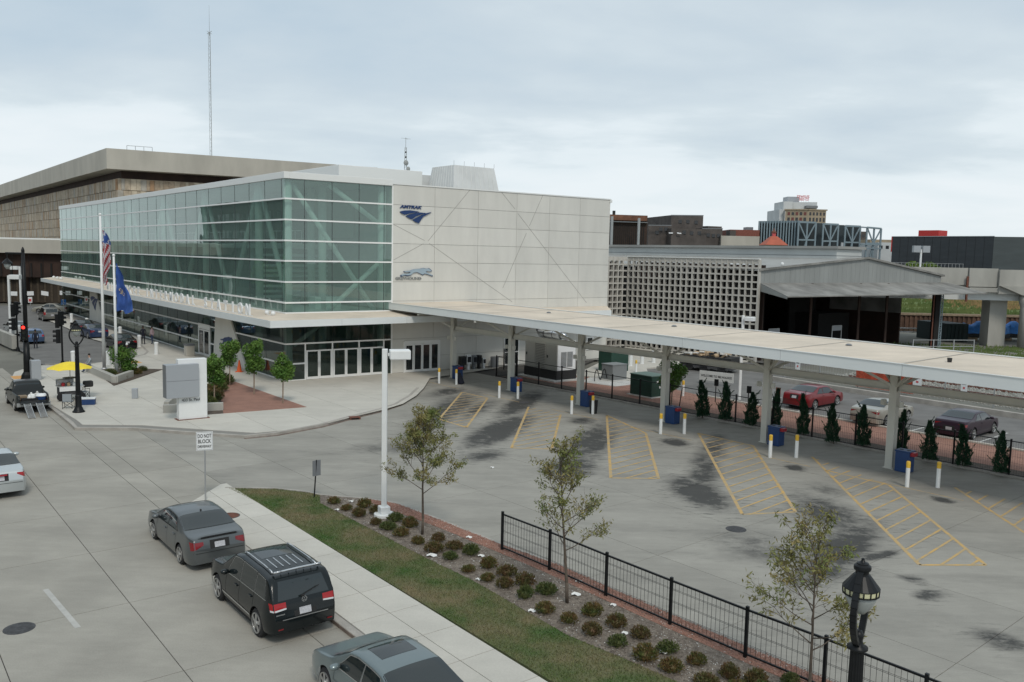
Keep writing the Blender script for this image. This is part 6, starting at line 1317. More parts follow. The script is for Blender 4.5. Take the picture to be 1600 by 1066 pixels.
put2(em, 'emblem', 'silver', sm=False)
m = MB(); m.bar((0.0, -0.62, 0.68), (0.0, 0.62, 0.68), 0.02, 0.018); put2(m, 'bumper_strip', 'silver', sm=False)
m = MB(); m.bar((0.06, 0.08, 1.20), (0.13, -0.42, 1.34), 0.02, 0.02); m.box((0.05, 0.06, 1.17), 0.05, 0.08, 0.05); put2(m, 'rear_wiper', 'seam', sm=False)
m = MB(); m.bar((0.03, 0.55, 0.82), (0.03, 0.78, 0.82), 0.01, 0.03); put2(m, 'badge', 'silver', sm=False)
for s in (1, -1): m = MB(); m.bar((0.0, s*0.60, 0.45), (0.0, s*0.74, 0.45), 0.015, 0.03); put2(m, 'reflector', 'dark_tail', sm=False)
m = MB(); m.sph((0.05, -0.0, 0.36), 0.05, 0.05, 0.05); m.tube((0.05, 0.0, 0.36), (0.3, 0, 0.36), 0.03); put2(m, 'tow_ball', 'iron')
pn = g(506, 1080); c3, b3, put3 = car('parked_car', 'teal grey sedan with a sunroof nearest the camera, cut off by the bottom edge', 'car', rear_axle(Vector((pn.x, pn.y, 0))-SV*2.85+NV*0.0, NEAR), SANG, NEAR, 'paint_teal', 'cars parked along the kerb')
p4 = g(33, 766); SIL = dict(SEDAN); SIL.update(tailm='tail_red', tail=(0.58, 0.86, 0.76, 0.96), tailsplit=False)
c3.scale = (0.98, 0.98, 0.97)
c4, b4, put4 = car('driving_car', 'silver sedan in the roadway cut off by the left picture edge', 'car', Vector((p4.x, p4.y, 0))-NV*(SEDAN['W']/2-0.10), SANG, SIL, 'paint_silver')
m = MB(); m.bar((-0.0, -0.25, 0.92), (-0.0, 0.25, 0.92), 0.05, 0.05); put4(m, 'badge', 'red_plastic', sm=False)
# cars behind the canopy (rears towards the gravel bed)
PANG = math.atan2(0.656, 0.755); PDV = Vector((0.755, 0.656, 0)); PRV = Vector((0.656, -0.755, 0))
for (px, py), c, pm, lb in (((1271, 640), COUPE, 'paint_red', 'dark red coupe parked behind the canopy, leftmost of the three'), ((1382, 666), SEDAN, 'paint_tan', 'pale tan sedan parked behind a canopy column'), ((1518, 687), COUPE, 'paint_plum', 'dark plum coupe parked farthest right behind the canopy')):
    p = g(px, py); cc = dict(c); cc['tail'] = (0.38, 0.86, 0.76, 0.90); cc['plate'] = 0.62 if pm != 'paint_red' else 0.82; car('parked_car', lb, 'car', Vector((p.x, p.y, 0))-PRV*(c['W']/2-0.12), PANG, cc, pm, 'cars parked behind the bus canopy')
# forecourt cars
def fc(px, py, c, pm, lb, nm='parked_car', cat='car', ang=SANG, det=False): p = g(px, py); return car(nm, lb, cat, Vector((p.x, p.y, 0)), ang, c, pm, 'cars on the station forecourt', detail=det)
fc(54, 537, HATCH, 'paint_hatch', 'light blue hatchback on the forecourt behind the traffic signal pole', ang=SANG+0.02)
fc(29, 524, SEDAN, 'paint_white', 'white sedan just beyond the blue hatchback')
fc(80, 502, VAN, 'paint_van', 'grey brown minivan with a pale roof beside the station frontage', 'parked_van', 'van')
fc(134, 521, SEDAN, 'paint_dark', 'black sedan ahead of the dark blue sedan by the station frontage')
fc(152, 529, SEDAN, 'paint_blue', 'dark blue sedan seen left of the flagpoles', ang=SANG+0.05)
fc(195, 547, SEDAN, 'paint_black', 'black sedan behind the flagpoles beside the rounded kerb', ang=SANG+0.02)
p = g(18, 489); car('driving_car', 'pale silver sedan seen side on in front of the podium', 'car', Vector((p.x+6.6, p.y+0.8, 0)), math.pi-0.02, SEDAN, 'paint_tan', 'cars on the station forecourt', detail=False)

# pickup
PUC = dict(L=4.75, W=1.74, H=1.58, ro=1.02, wb=2.83, rw=0.33, tum=0.28, sm=0.015, z0=0.30, top=[(0, 0.58), (0.05, 0.58), (0.07, 0.98), (1.75, 0.98), (1.80, 1.0), (1.92, 1.5), (2.1, 1.58), (2.75, 1.57), (2.95, 1.50), (3.45, 1.08), (3.6, 1.02), (4.4, 0.93), (4.68, 0.75), (4.75, 0.55)], belt=[(0, 0.94), (1.8, 0.96), (4.75, 0.80)],
    side=[(1.98, 3.10, 2.86, 2.04)], ws=(3.42, 2.96), tail=(0.66, 0.83, 0.66, 0.92), plate=0.50, doors=[1.86, 3.1], handles=[2.1], mir=2.98, bump=0.58)
class PBody(Body):
    def sec(s, x, i=None):
        p = super().sec(x)
        if 0.05 < x < 1.76:
            w = p[7][0]; q = [(w-0.0, 0.975), (w-0.03, 0.985), (w-0.07, 0.98), (w-0.075, 0.8), (w-0.08, 0.6), (w-0.085, 0.55), (w-0.2, 0.55), (w-0.3, 0.55), (w*0.5, 0.55), (w*0.4, 0.55), (w*0.25, 0.55), (w*0.1, 0.55), (0, 0.55)]
            p = p[:8]+q[:len(p)-8]
        return p
_B = Body; Body = PBody
pt = g(25.4, 642); c5, b5, put5 = car('pickup_truck', 'dark pickup truck with its tailgate open and two metal ramps at the back', 'truck', Vector((pt.x, pt.y, 0))+NV*0.75, SANG, PUC, 'paint_truck'); Body = _B
m = MB(); m.frame((-0.55, -0.72, 0.56), (1, 0, 0), (0, 1, 0), (0, 0, 1), 0.6, 1.44, 0.05); put5(m, 'tailgate', 'paint_truck', sm=False)
m = MB(); m.frame((-0.08, -0.85, 0.38), (1, 0, 0), (0, 1, 0), (0, 0, 1), 0.12, 1.7, 0.2); put5(m, 'bumper', 'galv', sm=False)
m = MB(); m.frame((1.9, -0.6, 1.10), (1, 0, 0), (0, 1, 0), (0, 0, 1), 0.01, 1.2, 0.32); m.v = [(v[0]-0.06*(0 if v[2] > 1.2 else 1), v[1], v[2]) for v in m.v]; put5(m, 'rear_window', 'car_glass', sm=False)
for k, y in enumerate((0.42, -0.18)):
    t = thing('loading_ramp', ['perforated metal loading ramp on the left of the truck tailgate', 'perforated metal loading ramp on the right of the truck tailgate'][k], 'ramp', Vector((pt.x, pt.y, 0))+NV*(0.75-y)-SV*1.7, SANG, 'loading ramps behind the pickup')
    m = MB(); a = Vector((0.15, 0, 0.60)); b_ = Vector((-1.35, 0, 0.03)); dz = (b_-a).normalized()
    for s in (-0.16, 0.16): m.bar(a+Vector((0, s, 0)), b_+Vector((0, s, 0)), 0.03, 0.05)
    m.build('side_rail', 'galv', t, world=False); m = MB()
    for q in range(15): c = a.lerp(b_, (q+0.5)/15); m.bar(c+Vector((0, -0.15, 0)), c+Vector((0, 0.15, 0)), 0.06, 0.02, up=(0, 0, 1))
    m.build('rung', 'silver', t, world=False)
def at5(x, y, z): return c5.location+SV*(x-1.02)-NV*y+Vector((0, 0, z))
for nm, lb, ct_, x, y, sz, mt in (('cooler', 'round blue cooler with a white lid in the truck bed', 'cooler', 0.35, -0.45, 0.28, 'bin_blue'), ('plastic_bag', 'bulging white plastic bag in the middle of the truck bed', 'bag', 0.45, 0.05, 0.26, 'litter'), ('plastic_bag', 'crumpled pale bag beside the blue cooler in the truck bed', 'bag', 0.75, -0.3, 0.24, 'pad_concrete'), ('wooden_crate', 'small reddish wooden crate deep in the truck bed', 'crate', 0.7, 0.45, 0.3, 'wood')):
    p = at5(x, y, 0.56); t = thing(nm, lb, ct_, p)
    if nm == 'cooler': MB().lathe(p, [(sz*0.8, 0), (sz, 0.3)], 16).build('tub', mt, t); MB().lathe(p+Vector((0, 0, 0.3)), [(sz, 0), (sz*1.02, 0.03), (sz*0.8, 0.12), (0.05, 0.15)], 16).build('lid', 'sign_white', t)
    elif nm == 'wooden_crate':
        for q in range(3): MB().box(p+Vector((0, 0, q*0.12)), 0.5, 0.4, 0.10, SANG).build('slat', mt, t)
    else:
        m = MB(); m.sph(p+Vector((0, 0, 0.18)), sz, sz*0.8, 0.26, 12, 8); m.v = [(v[0]+rng.uniform(-.03, .03), v[1]+rng.uniform(-.03, .03), v[2]+rng.uniform(-.03, .03)) for v in m.v]; m.sph(p+Vector((0, 0, 0.46)), 0.07, 0.05, 0.08, 6, 4); m.build('bag', mt, t)

# ------------------------------------------------------------------ street furniture
def harp_lamp(label, base, h, ang, big=True):
    t = thing('street_lamp', label, 'street lamp', base, ang); n = 20 if big else 12
    def put(m, nm, mt, par=t, sm=False): return m.build(nm, mt, par, smooth=sm, world=False)
    k = h/5.2; hb = 3.72*k
    m = MB(); m.lathe((0, 0, 0), [(0.33, 0), (0.33, 0.05), (0.27, 0.10), (0.19, 0.30), (0.175, 0.34), (0.165, 0.9), (0.15, 1.0)], n); put(m, 'base', 'black_paint', sm=True)
    m = MB(); nf = 16; vs = []
    for z, r in ((1.0, 0.135), (hb, 0.098)):
        for i in range(nf*2): a = 2*math.pi*i/(nf*2); q = r if i % 2 else r*0.9; vs.append((q*math.cos(a), q*math.sin(a), z))
    m.add(vs, [(i, (i+1) % (2*nf), (i+1) % (2*nf)+2*nf, i+2*nf) for i in range(2*nf)]); put(m, 'shaft', 'black_paint')
    m = MB(); m.lathe((0, 0, hb), [(0.10, -0.01), (0.15, 0.02), (0.15, 0.05), (0.09, 0.08), (0.06, 0.16), (0.085, 0.22), (0.05, 0.30)], n); put(m, 'collar', 'black_paint', sm=True)
    for s in (-1, 1):
        pts = []
        for i in range(13): u = i/12; pts.append((s*0.36*math.sin(math.pi*min(1, u*1.02))**0.75 if u < 0.98 else s*0.05, 0, hb+0.06+u*1.22*k))
        m = MB()
        for a, b_ in zip(pts, pts[1:]): m.bar(a, b_, 0.07, 0.09, up=(0, 1, 0))
        put(m, 'harp_arm', 'black_paint')
    zc = hb+0.98*k; m = MB(); m.lathe((0, 0, zc), [(0.262, 0), (0.267, 0.012), (0.12, 0.20), (0.095, 0.22), (0.095, 0.26), (0.12, 0.275), (0.125, 0.30), (0.12, 0.335), (0.085, 0.36), (0.085, 0.375), (0.04, 0.39), (0.02, 0.42), (0.028, 0.435), (0.0, 0.455)], n); cap = put(m, 'lamp_cap', 'black_paint', sm=False)
    m = MB(); m.lathe((0, 0, zc-0.075), [(0.248, 0), (0.255, 0.074)], 16); put(m, 'lamp_band', 'lamp_lit', cap)
    m = MB()
    for i in range(16): a = 2*math.pi*i/16; m.bar((0.252*math.cos(a), 0.252*math.sin(a), zc-0.085), (0.26*math.cos(a), 0.26*math.sin(a), zc+0.005), 0.016)
    for z in (zc-0.085,):
        for i in range(16): a = 2*math.pi*i/16; b_ = 2*math.pi*(i+1)/16; m.bar((0.254*math.cos(a), 0.254*math.sin(a), z), (0.254*math.cos(b_), 0.254*math.sin(b_), z), 0.018)
    put(m, 'band_frame', 'black_paint', cap)
    m = MB(); m.lathe((0, 0, zc-0.34), [(0.08, -0.04), (0.15, 0.04), (0.215, 0.17), (0.235, 0.255)], n); put(m, 'globe', 'lamp_glass', sm=True)
    m = MB(); m.lathe((0, 0, zc-0.40), [(0.03, 0), (0.08, 0.04), (0.075, 0.07)], n); put(m, 'globe_cup', 'black_paint')
    return t
harp_lamp('black fluted lamp post with a curved harp frame beside the yellow umbrella', g(123, 644, 0.12), 5.2, 0.35)
d_ = ray(1349, 868); tt = (5.2-CAMZ)/d_.z; harp_lamp('large black fluted lamp post close to the camera at the lower right', (d_.x*tt, d_.y*tt, 0.12), 5.08, R(54))
def box_light(label, base, ztop, dx, hs=0.72, pw=0.18, foot=True, group='white parking lot light poles'):
    t = thing('lot_light', label, 'light pole', base, 0, group); m = MB()
    m.frame((base.x-pw/2, base.y-pw/2, base.z+(0.3 if foot else 0)), (1, 0, 0), (0, 1, 0), (0, 0, 1), pw, pw, ztop-base.z-(0.3 if foot else 0)); m.build('pole', 'white_paint', t, bevel=0.02)
    if foot: m = MB(); m.lathe(base-Vector((0, 0, 0.05)), [(0.36, 0), (0.36, 0.16)], 20); m.box(base+Vector((0, 0, 0.1)), 0.36, 0.36, 0.26, 0.5); m.build('footing', 'white_paint', t, bevel=0.03)
    d = Vector(dx).normalized(); n = Vector((-d.y, d.x, 0)); q = Vector((base.x, base.y, ztop))
    MB().bar(q+d*0.1-Vector((0, 0, 0.2)), q+d*0.3-Vector((0, 0, 0.2)), 0.1, 0.1).build('arm', 'white_paint', t); m = MB(); m.frame(q+d*0.16-n*hs*0.38-Vector((0, 0, 0.36)), d, n, (0, 0, 1), hs, hs*0.76, hs*0.45); m.build('lamp_head', 'white_paint', t, bevel=0.03)
box_light('tall white square light pole with a box head rising from the shrub bed', g(600, 806, 0.12), 6.12, (1, 0.25, 0))
box_light('white light pole with a flat head on the low wall at the far left', g(17, 527), 6.3, (1, 0.1, 0), 1.0, 0.2, False)
box_light('slim white light pole in front of the dark podium', g(33, 477), 5.9, (-1, 0.1, 0), 1.2, 0.25, False)
box_light('white light pole rising behind the bus canopy beside the lattice screen', g(1155, 625), 5.75, (0.6, -0.4, 0), 0.62, 0.17, False)
# tall signal mast with lantern arm
b = g(43, 592, 0.12); t = thing('signal_mast', 'tall black mast with a lit red traffic light and a hanging lantern arm', 'traffic light', b)
MB().tube(b, b+Vector((0, 0, 2.6)), 0.24, 0.19, 12).tube(b+Vector((0, 0, 2.6)), b+Vector((0, 0, 8.9)), 0.15, 0.105, 12).build('pole', 'black_paint', t, smooth=True); MB().lathe(b, [(0.42, 0), (0.36, 0.3), (0.24, 0.5)], 14).build('base', 'black_paint', t)
MB().lathe(b+Vector((0, 0, 8.9)), [(0.12, 0), (0.10, 0.12), (0.03, 0.3)], 10).build('finial', 'black_paint', t); MB().tube(b+Vector((0, 0, 8.75)), b+Vector((-1.15, -0.1, 8.75)), 0.07).tube(b+Vector((-1.05, -0.1, 8.75)), b+Vector((-1.05, -0.1, 8.35)), 0.04).build('lantern_arm', 'black_paint', t)
MB().lathe(b+Vector((-1.05, -0.1, 7.95)), [(0.33, 0.1), (0.3, 0.17), (0.1, 0.38), (0.04, 0.45)], 12).build('lantern_cap', 'black_paint', t); MB().lathe(b+Vector((-1.05, -0.1, 7.65)), [(0.08, 0), (0.2, 0.2), (0.22, 0.4)], 12).build('lantern_glass', 'lamp_glass', t, smooth=True)
def signal(t, c, ang, lit=False, n=3):
    x = Vector((math.cos(ang), math.sin(ang), 0)); y = Vector((-x.y, x.x, 0)); hd = MB().frame(c-x*0.17-y*0.11, x, y, (0, 0, 1), 0.34, 0.26, 0.36*n).build('signal_head', 'black_paint', t)
    for k in range(n):
        q = c+Vector((0, 0, 0.18+0.36*k))-y*0.12; MB().lathe(q, [(0.115, 0), (0.115, 0.012)], 14, ax=-y).build('lens', 'lamp_red' if (lit and k == n-1) else 'lens_dark', hd)
        m = MB(); n_ = 10; vs = []
        for rr_ in (0, 0.22):
            for i in range(n_+1): a = math.pi*(-0.15+1.3*i/n_); vs.append(q-y*rr_+x*0.14*math.cos(a)+Vector((0, 0, 0.14*math.sin(a))))
        m.add(vs, [(i, i+1, n_+2+i, n_+1+i) for i in range(n_)]); m.build('visor', 'black_paint', hd)
signal(t, b+Vector((0.02, -0.28, 2.75)), 0.35, True)
for (x, y, zt, lb) in ((28, 549, 4.3, 'black signal post with side facing traffic lights left of the tall mast'), (98, 571, 4.2, 'black signal post with traffic lights in front of the forecourt')):
    b = g(x, y, 0.1); t = thing('signal_post', lb, 'traffic light', b, group='short signal posts'); MB().tube(b, b+Vector((0, 0, zt)), 0.075, 0.065, 10).build('pole', 'black_paint', t); MB().lathe(b, [(0.2, 0), (0.12, 0.35)], 10).build('base', 'black_paint', t)
    signal(t, b+Vector((-0.30, 0, zt-1.25)), 1.9); signal(t, b+Vector((0.12, -0.22, zt-1.0)), 2.6); signal(t, b+Vector((-0.30, 0, zt-2.45)), -1.3, n=3)
b = g(56, 593, 0.12); tag(centre(MB().box(b, 0.75, 0.6, 1.35, SANG).build('utility_box', 'sign_grey', bevel=0.02)), 'grey utility cabinet standing beside the tall signal mast', 'utility box')
b = g(211, 622.5, 0.12); tag(centre(MB().box(b, 0.34, 0.3, 0.62, 0.3).build('pedestal_box', 'sign_grey', bevel=0.02)), 'small grey pedestal box alone on the pale plaza', 'utility box')
# traffic sign in front
b = g(321, 783, 0.12); t = thing('driveway_sign', 'white DO NOT BLOCK DRIVEWAY sign on a thin steel post', 'sign', b)
MB().frame(b-Vector((0.025, 0, 0)), (1, 0, 0), (0, 1, 0), (0, 0, 1), 0.05, 0.03, 2.62).build('post', 'galv', t)
sx = Vector((0.93, 0.36, 0)).normalized(); sn = Vector((sx.y, -sx.x, 0)); q = b-sx*0.29+sn*0.012+Vector((0, 0, 1.93)); MB().frame(q, sx, sn, (0, 0, 1), 0.58, 0.012, 0.70).build('plate', 'sign_white', t, bevel=0.003)
m = MB()
for a0, a1, z0, z1 in ((0.02, 0.56, 0.02, 0.028), (0.02, 0.56, 0.672, 0.68), (0.02, 0.028, 0.02, 0.68), (0.552, 0.56, 0.02, 0.68)): m.frame(q+sx*a0+sn*0.0125+Vector((0, 0, z0)), sx, sn, (0, 0, 1), a1-a0, 0.002, z1-z0)
m.build('border', 'sign_black', t)
for s, z, h, w in (('DO NOT', 0.475, 0.20, 0.48), ('BLOCK', 0.275, 0.20, 0.46), ('DRIVEWAY', 0.10, 0.14, 0.48)): word(s, q+sx*((0.58-w)/2)+sn*0.014+Vector((0, 0, z)), sx, (0, 0, 1), h, 0.002, 'sign_black', t, width=w, name='lettering', bold=0.004)
b = g(491, 777, 0.12); t = thing('traffic_sign', 'small sign seen from behind on a dark leaning post at the lawn tip', 'sign', b); q = Vector((0.09, 0, 1.42)); MB().bar(b, b+q*1.02, 0.06, 0.04).build('post', 'black_paint', t); e_ = Vector((0.75, 0.66, 0)).normalized()
MB().frame(b+q-e_*0.17-Vector((0, 0, 0.58)), e_, Vector((e_.y, -e_.x, 0)), (0, 0, 1), 0.34, 0.012, 0.60).build('plate', 'sign_grey_dark', t)
# monument sign
b = g(280, 657, 0.12); t = thing('monument_sign', 'white monolith sign with an offset blank grey panel near the plaza kerb', 'sign', b)
L = 1.52; MB().frame(b+BS*0.0, BE, BS, (0, 0, 1), L, 0.42, 3.34).build('slab', 'white_paint', t, bevel=0.02); MB().frame(b-BE*0.1-BS*0.1-Vector((0, 0, 0.02)), BE, BS, (0, 0, 1), L+0.2, 0.62, 0.05).build('footing', 'rust', t)
MB().frame(b-BE*0.72-BS*0.32+Vector((0, 0, 1.28)), BE, BS, (0, 0, 1), 1.72, 0.60, 0.92).build('panel', 'sign_grey', t, bevel=0.015); MB().frame(b-BE*0.72-BS*0.32+Vector((0, 0, 2.21)), BE, BS, (0, 0, 1), 1.72, 0.60, 0.89).build('panel', 'sign_grey', t, bevel=0.015)
MB().frame(b-BE*0.74-BS*0.30+Vector((0, 0, 1.3)), BE, BS, (0, 0, 1), 0.02, 0.56, 1.78).build('panel_side', 'sign_grey_dark', t)
word('433 St. Paul', b+BE*0.16-BS*0.012+Vector((0, 0, 1.02)), BE, (0, 0, 1), 0.22, 0.006, 'sign_black', t, width=0.95, name='lettering')
# low planter walls
def lowwall(name, label, pts, w, h, mt='kerb'):
    P = [Vector((p[0], p[1], 0)) for p in pts]; t = thing(name, label, 'wall', (P[0].x, P[0].y, 0.1))
    for i in range(len(P)-1):
        d = P[i+1]-P[i]; L = d.length; d.normalize(); n = Vector((-d.y, d.x, 0)); e0 = 0.0 if i == 0 else w*0.5
        MB().frame(P[i]+d*(-e0)-n*w/2+Vector((0, 0, 0.02)), d, n, (0, 0, 1), L+(w*0.5 if i < len(P)-2 else 0)+e0-(0.0 if i == 0 else w+0.004), w, h+0.1-0.003*i).build('wall_section', 'viaduct_concrete', t, bevel=0.02)
lowwall('planter_wall', 'low V shaped concrete planter wall around the flagpoles', [g(137, 582), g(178, 602)+Vector((0, 0.15, 0)), g(208.5, 591)], 0.34, 0.50)
lowwall('planter_wall', 'low concrete planter wall behind the monument sign', [g(255, 648), g(349, 644)], 0.3, 0.45); lowwall('planter_wall', 'short angled concrete planter wall left behind the monument sign', [g(256, 645)+Vector((0, 0.4, 0)), g(284, 621)], 0.3, 0.45)
lowwall('barrier_wall', 'concrete barrier wall with a light pole at the far left edge', [g(23, 546), g(-60, 508)], 0.4, 1.15)
t = LAST[0]
# flags
def flagpole(label, base, ztop, r):
    t = thing('flagpole', label, 'flagpole', base, group='flagpoles in the planter'); MB().tube(base, Vector((base.x, base.y, ztop)), r, r*0.6, 10).build('pole', 'white_paint', t, smooth=True); MB().sph(Vector((base.x, base.y, ztop+0.1)), 0.11, n=8, m=6).build('finial', 'white_paint', t, smooth=True); MB().lathe(base, [(r*2, 0), (r*1.3, 0.12)], 10).build('collar', 'galv', t); return t
b1_ = g(163, 577, 0.12); flagpole('taller white flagpole carrying the striped flag', b1_, 11.75, 0.13)
b2_ = g(182.5, 588, 0.12); flagpole('shorter white flagpole carrying the blue flag', b2_, 8.75, 0.12)
def flag(name, label, base, zt, H_, wfn, colfn, mats, nu=14, nv=44):
    t = thing(name, label, 'flag', (base.x, base.y, zt-H_)); m = MB(); vs = []
    for j in range(nv+1):
        v = j/nv; w = wfn(v)
        for i in range(nu+1):
            u = i/nu; f = 0.16*math.sin(u*9+v*5)*min(1, u*3)+0.05*math.sin(v*19+u*4); x = base.x+0.14+u*w*0.95+0.04*math.sin(v*13+u*6)*u; y = base.y+f-0.05*v; vs.append((x, y, zt-v*H_-0.25*u*(1-v)+0.12*math.sin(u*7)*v))
    for j in range(nv):
        for i in range(nu): m.cur = colfn((i+0.5)/nu, (j+0.5)/nv); m.add([vs[j*(nu+1)+i], vs[j*(nu+1)+i+1], vs[(j+1)*(nu+1)+i+1], vs[(j+1)*(nu+1)+i]], [(0, 1, 2, 3)])
    m.build('cloth', mats, t, smooth=False); return t
def usc(u, v):
    if v < 0.22 and u > 0.2-v: return 0 if not (int(u*8)+int(v*30)) % 5 == 0 else 2
    return 1 if int((v*0.9+u*0.55)*12) % 2 == 0 else 2
flag('national_flag', 'red and white striped flag with a blue canton hanging limp on the taller pole', b1_, 10.7, 4.1, lambda v: 0.28+0.42*math.sin(min(1, v*1.25)*math.pi)**0.6*1.0 if v < 0.9 else 0.28, usc, ['flag_blue', 'flag_red', 'flag_white'])
flag('state_flag', 'blue state flag with a small pale crest hanging on the shorter pole', b2_, 8.3, 3.5, lambda v: 0.12+1.05*min(1, v*1.3)**0.8, lambda u, v: 1 if (u-0.42)**2/0.02+(v-0.58)**2/0.006 < 1 and math.sin(u*40+v*60) > -0.2 else 0, ['flag_blue', 'tan_stone'])
# bollards
def bollard(name, label, p, h, r, cap_, group):
    t = thing(name, label, 'bollard', p, 0, group)
    if cap_: MB().tube((0, 0, -0.05), (0, 0, h-0.28), r, n=14).build('post', 'white_paint', t, smooth=False, world=False); MB().lathe((0, 0, h-0.28), [(r*1.03, 0), (r*1.03, 0.24), (r*0.8, 0.28)], 14).build('yellow_sleeve', 'bollard_yellow', t, world=False)
    else: MB().lathe((0, 0, -0.05), [(r*1.15, 0), (r*1.15, 0.08), (r, 0.1), (r, h-0.12), (r*1.12, h-0.1), (r*1.1, h), (r*0.6, h+0.06)], 14).build('post', 'white_paint', t, world=False)
    return t
BP = [((686, 599), 'first bollard from the sliding doors'), ((713, 601), 'bollard beside the blue bin at the first canopy column'), ((780, 622), 'left bollard before the second canopy column'), ((809, 623), 'right bollard before the second canopy column'), ((893, 647), 'left bollard before the third canopy column'), ((926, 647), 'bollard before the black bin at the third canopy column'), ((1032, 678), 'left bollard before the fourth canopy column'), ((1069, 678), 'right bollard before the fourth canopy column'), ((1203, 715), 'left bollard before the fifth canopy column'), ((1244, 715), 'right bollard before the fifth canopy column'), ((1417, 761), 'left bollard before the sixth canopy column'), ((1465, 762), 'right bollard before the sixth canopy column'), ((993.5, 584), 'bollard behind the grey electrical box'), ((1067, 620), 'bollard beside the small tree behind the canopy')]
bo = None
for (x, y), lb in BP:
    p = g(x, y)
    if bo is None: bo = bollard('bus_bollard', 'yellow topped white bollard, '+lb, p, 1.12, 0.085, True, 'yellow topped bollards along the bus bays')
    else: copy_tree(bo, p, None, 'yellow topped white bollard, '+lb)
wo = None
for x, y, lb in ((188, 527, 'behind the shorter flagpole'), (218, 542, 'beside the dark clothed person'), (244.5, 554, 'right of the rounded kerb nose'), (169.5, 570, 'just right of the taller flagpole'), (114.6, 570, 'behind the yellow umbrella'), (112, 504, 'far along the frontage, left one'), (136, 512, 'far along the frontage, right one'), (985, 572, 'largest of the three behind the electrical boxes'), (1003, 569, 'middle of the three behind the electrical boxes'), (1021, 567, 'smallest of the three behind the electrical boxes')):
    p = g(x, y, 0.1); lb = 'plain white bollard, '+lb
    if wo is None: wo = bollard('bollard', lb, p, 1.1, 0.17, False, 'plain white bollards')
    else: copy_tree(wo, p, None, lb)
# blue bins
def bin_(p, label):
    t = thing('recycling_bin', label, 'bin', p, math.atan2(CU.y, CU.x), 'blue bins at the canopy columns')
    MB().frame((-0.33, -0.27, 0), (1, 0, 0), (0, 1, 0), (0, 0, 1), 0.66, 0.54, 0.92).build('body', 'bin_blue', t, world=False, bevel=0.03)
    m = MB(); m.frame((-0.35, -0.29, 0.92), (1, 0, 0), (0, 1, 0), (0, 0, 1), 0.70, 0.58, 0.08); m.build('lid', 'bin_blue', t, world=False, bevel=0.02)
    for s in (-0.17, 0.17): MB().lathe((s, 0, 1.0), [(0.09, 0), (0.09, 0.015)], 12).build('opening', 'sign_black', t, world=False)
    MB().frame((0.30, -0.2, 0.78), (1, 0, 0), (0, 1, 0), (0, 0, 1), 0.22, 0.34, 0.18).build('sanitary_cup', 'red_plastic', t, world=False, bevel=0.02); return t
bn = None
for i, c in enumerate(cols[:6]):
    p = c+CU*0.72+CN*0.12; lb = 'blue bin with a red side tray at the %s canopy column' % ['first', 'second', 'third', 'fourth', 'fifth', 'sixth'][i]
    if bn is None: bn = bin_(p, lb)
    else: copy_tree(bn, p, None, lb)
b = g(927, 646); MB_ = MB().lathe(b, [(0.22, 0), (0.26, 0.75), (0.27, 0.8), (0.2, 0.82)], 14); tag(centre(MB_.build('trash_can', 'black_rubber')), 'small black trash can behind a bollard at the third canopy column', 'bin')
b = g(772.5, 574, 0.12); t = thing('trash_barrel', 'grey ribbed trash barrel against the white station wall', 'bin', b); MB().lathe(b, [(0.30, 0), (0.33, 0.1), (0.34, 0.8), (0.36, 0.86), (0.30, 0.9)], 16).build('barrel', 'sign_grey_dark', t)
b = g(296, 556, 0.12); t = thing('trash_bin', 'square concrete trash bin by the street side doors', 'bin', b); MB().box(b, 0.7, 0.7, 0.9, SANG).build('body', 'old_concrete', t, bevel=0.02); MB().box(b+Vector((0, 0, 0.9)), 0.74, 0.74, 0.14, SANG).build('lid', 'sign_grey_dark', t)
b = g(719, 600.5); m = MB(); m.bar(b+Vector((0.12, 0, 0.0)), b+Vector((-0.2, 0.25, 0.75)), 0.4, 0.3); tag(centre(m.build('luggage_bag', 'dark_cloth', bevel=0.05)), 'black bag leaning beside the first blue bin', 'bag')
# newspaper boxes
def newsbox(x0, x1, yb, h, mt, lb):
    a = g(x0, yb, 0.1); b = g(x1, yb, 0.1); w = (b-a).length*0.9; t = thing('newspaper_box', lb, 'newspaper box', (a+b)/2, 0, 'newspaper boxes by the wall'); c = (a+b)/2; ang = math.atan2(BE.y, BE.x)
    MB().box(c, w*0.45, 0.3, h*0.4, ang).build('pedestal', mt, t); MB().box(c+Vector((0, 0, h*0.4)), w, 0.42, h*0.6, ang).build('body', mt, t, bevel=0.02); q = c-BS*0.225-BE*w*0.36+Vector((0, 0, h*0.52)); MB().frame(q, BE, -BS, (0, 0, 1), w*0.72, 0.015, h*0.36).build('window', 'window_dark', t)
newsbox(716.5, 728, 579, 1.15, 'sign_black', 'black newspaper box leftmost in the row'); newsbox(726, 735.5, 578, 1.25, 'sign_white', 'taller white newspaper box second in the row'); newsbox(736, 744, 577, 1.15, 'sign_grey_dark', 'grey newspaper box third in the row'); newsbox(744.5, 751.5, 576.5, 1.15, 'sign_black', 'black newspaper box fourth in the row'); newsbox(751.8, 757.5, 576, 0.9, 'sign_white', 'small white newspaper box rightmost in the row')
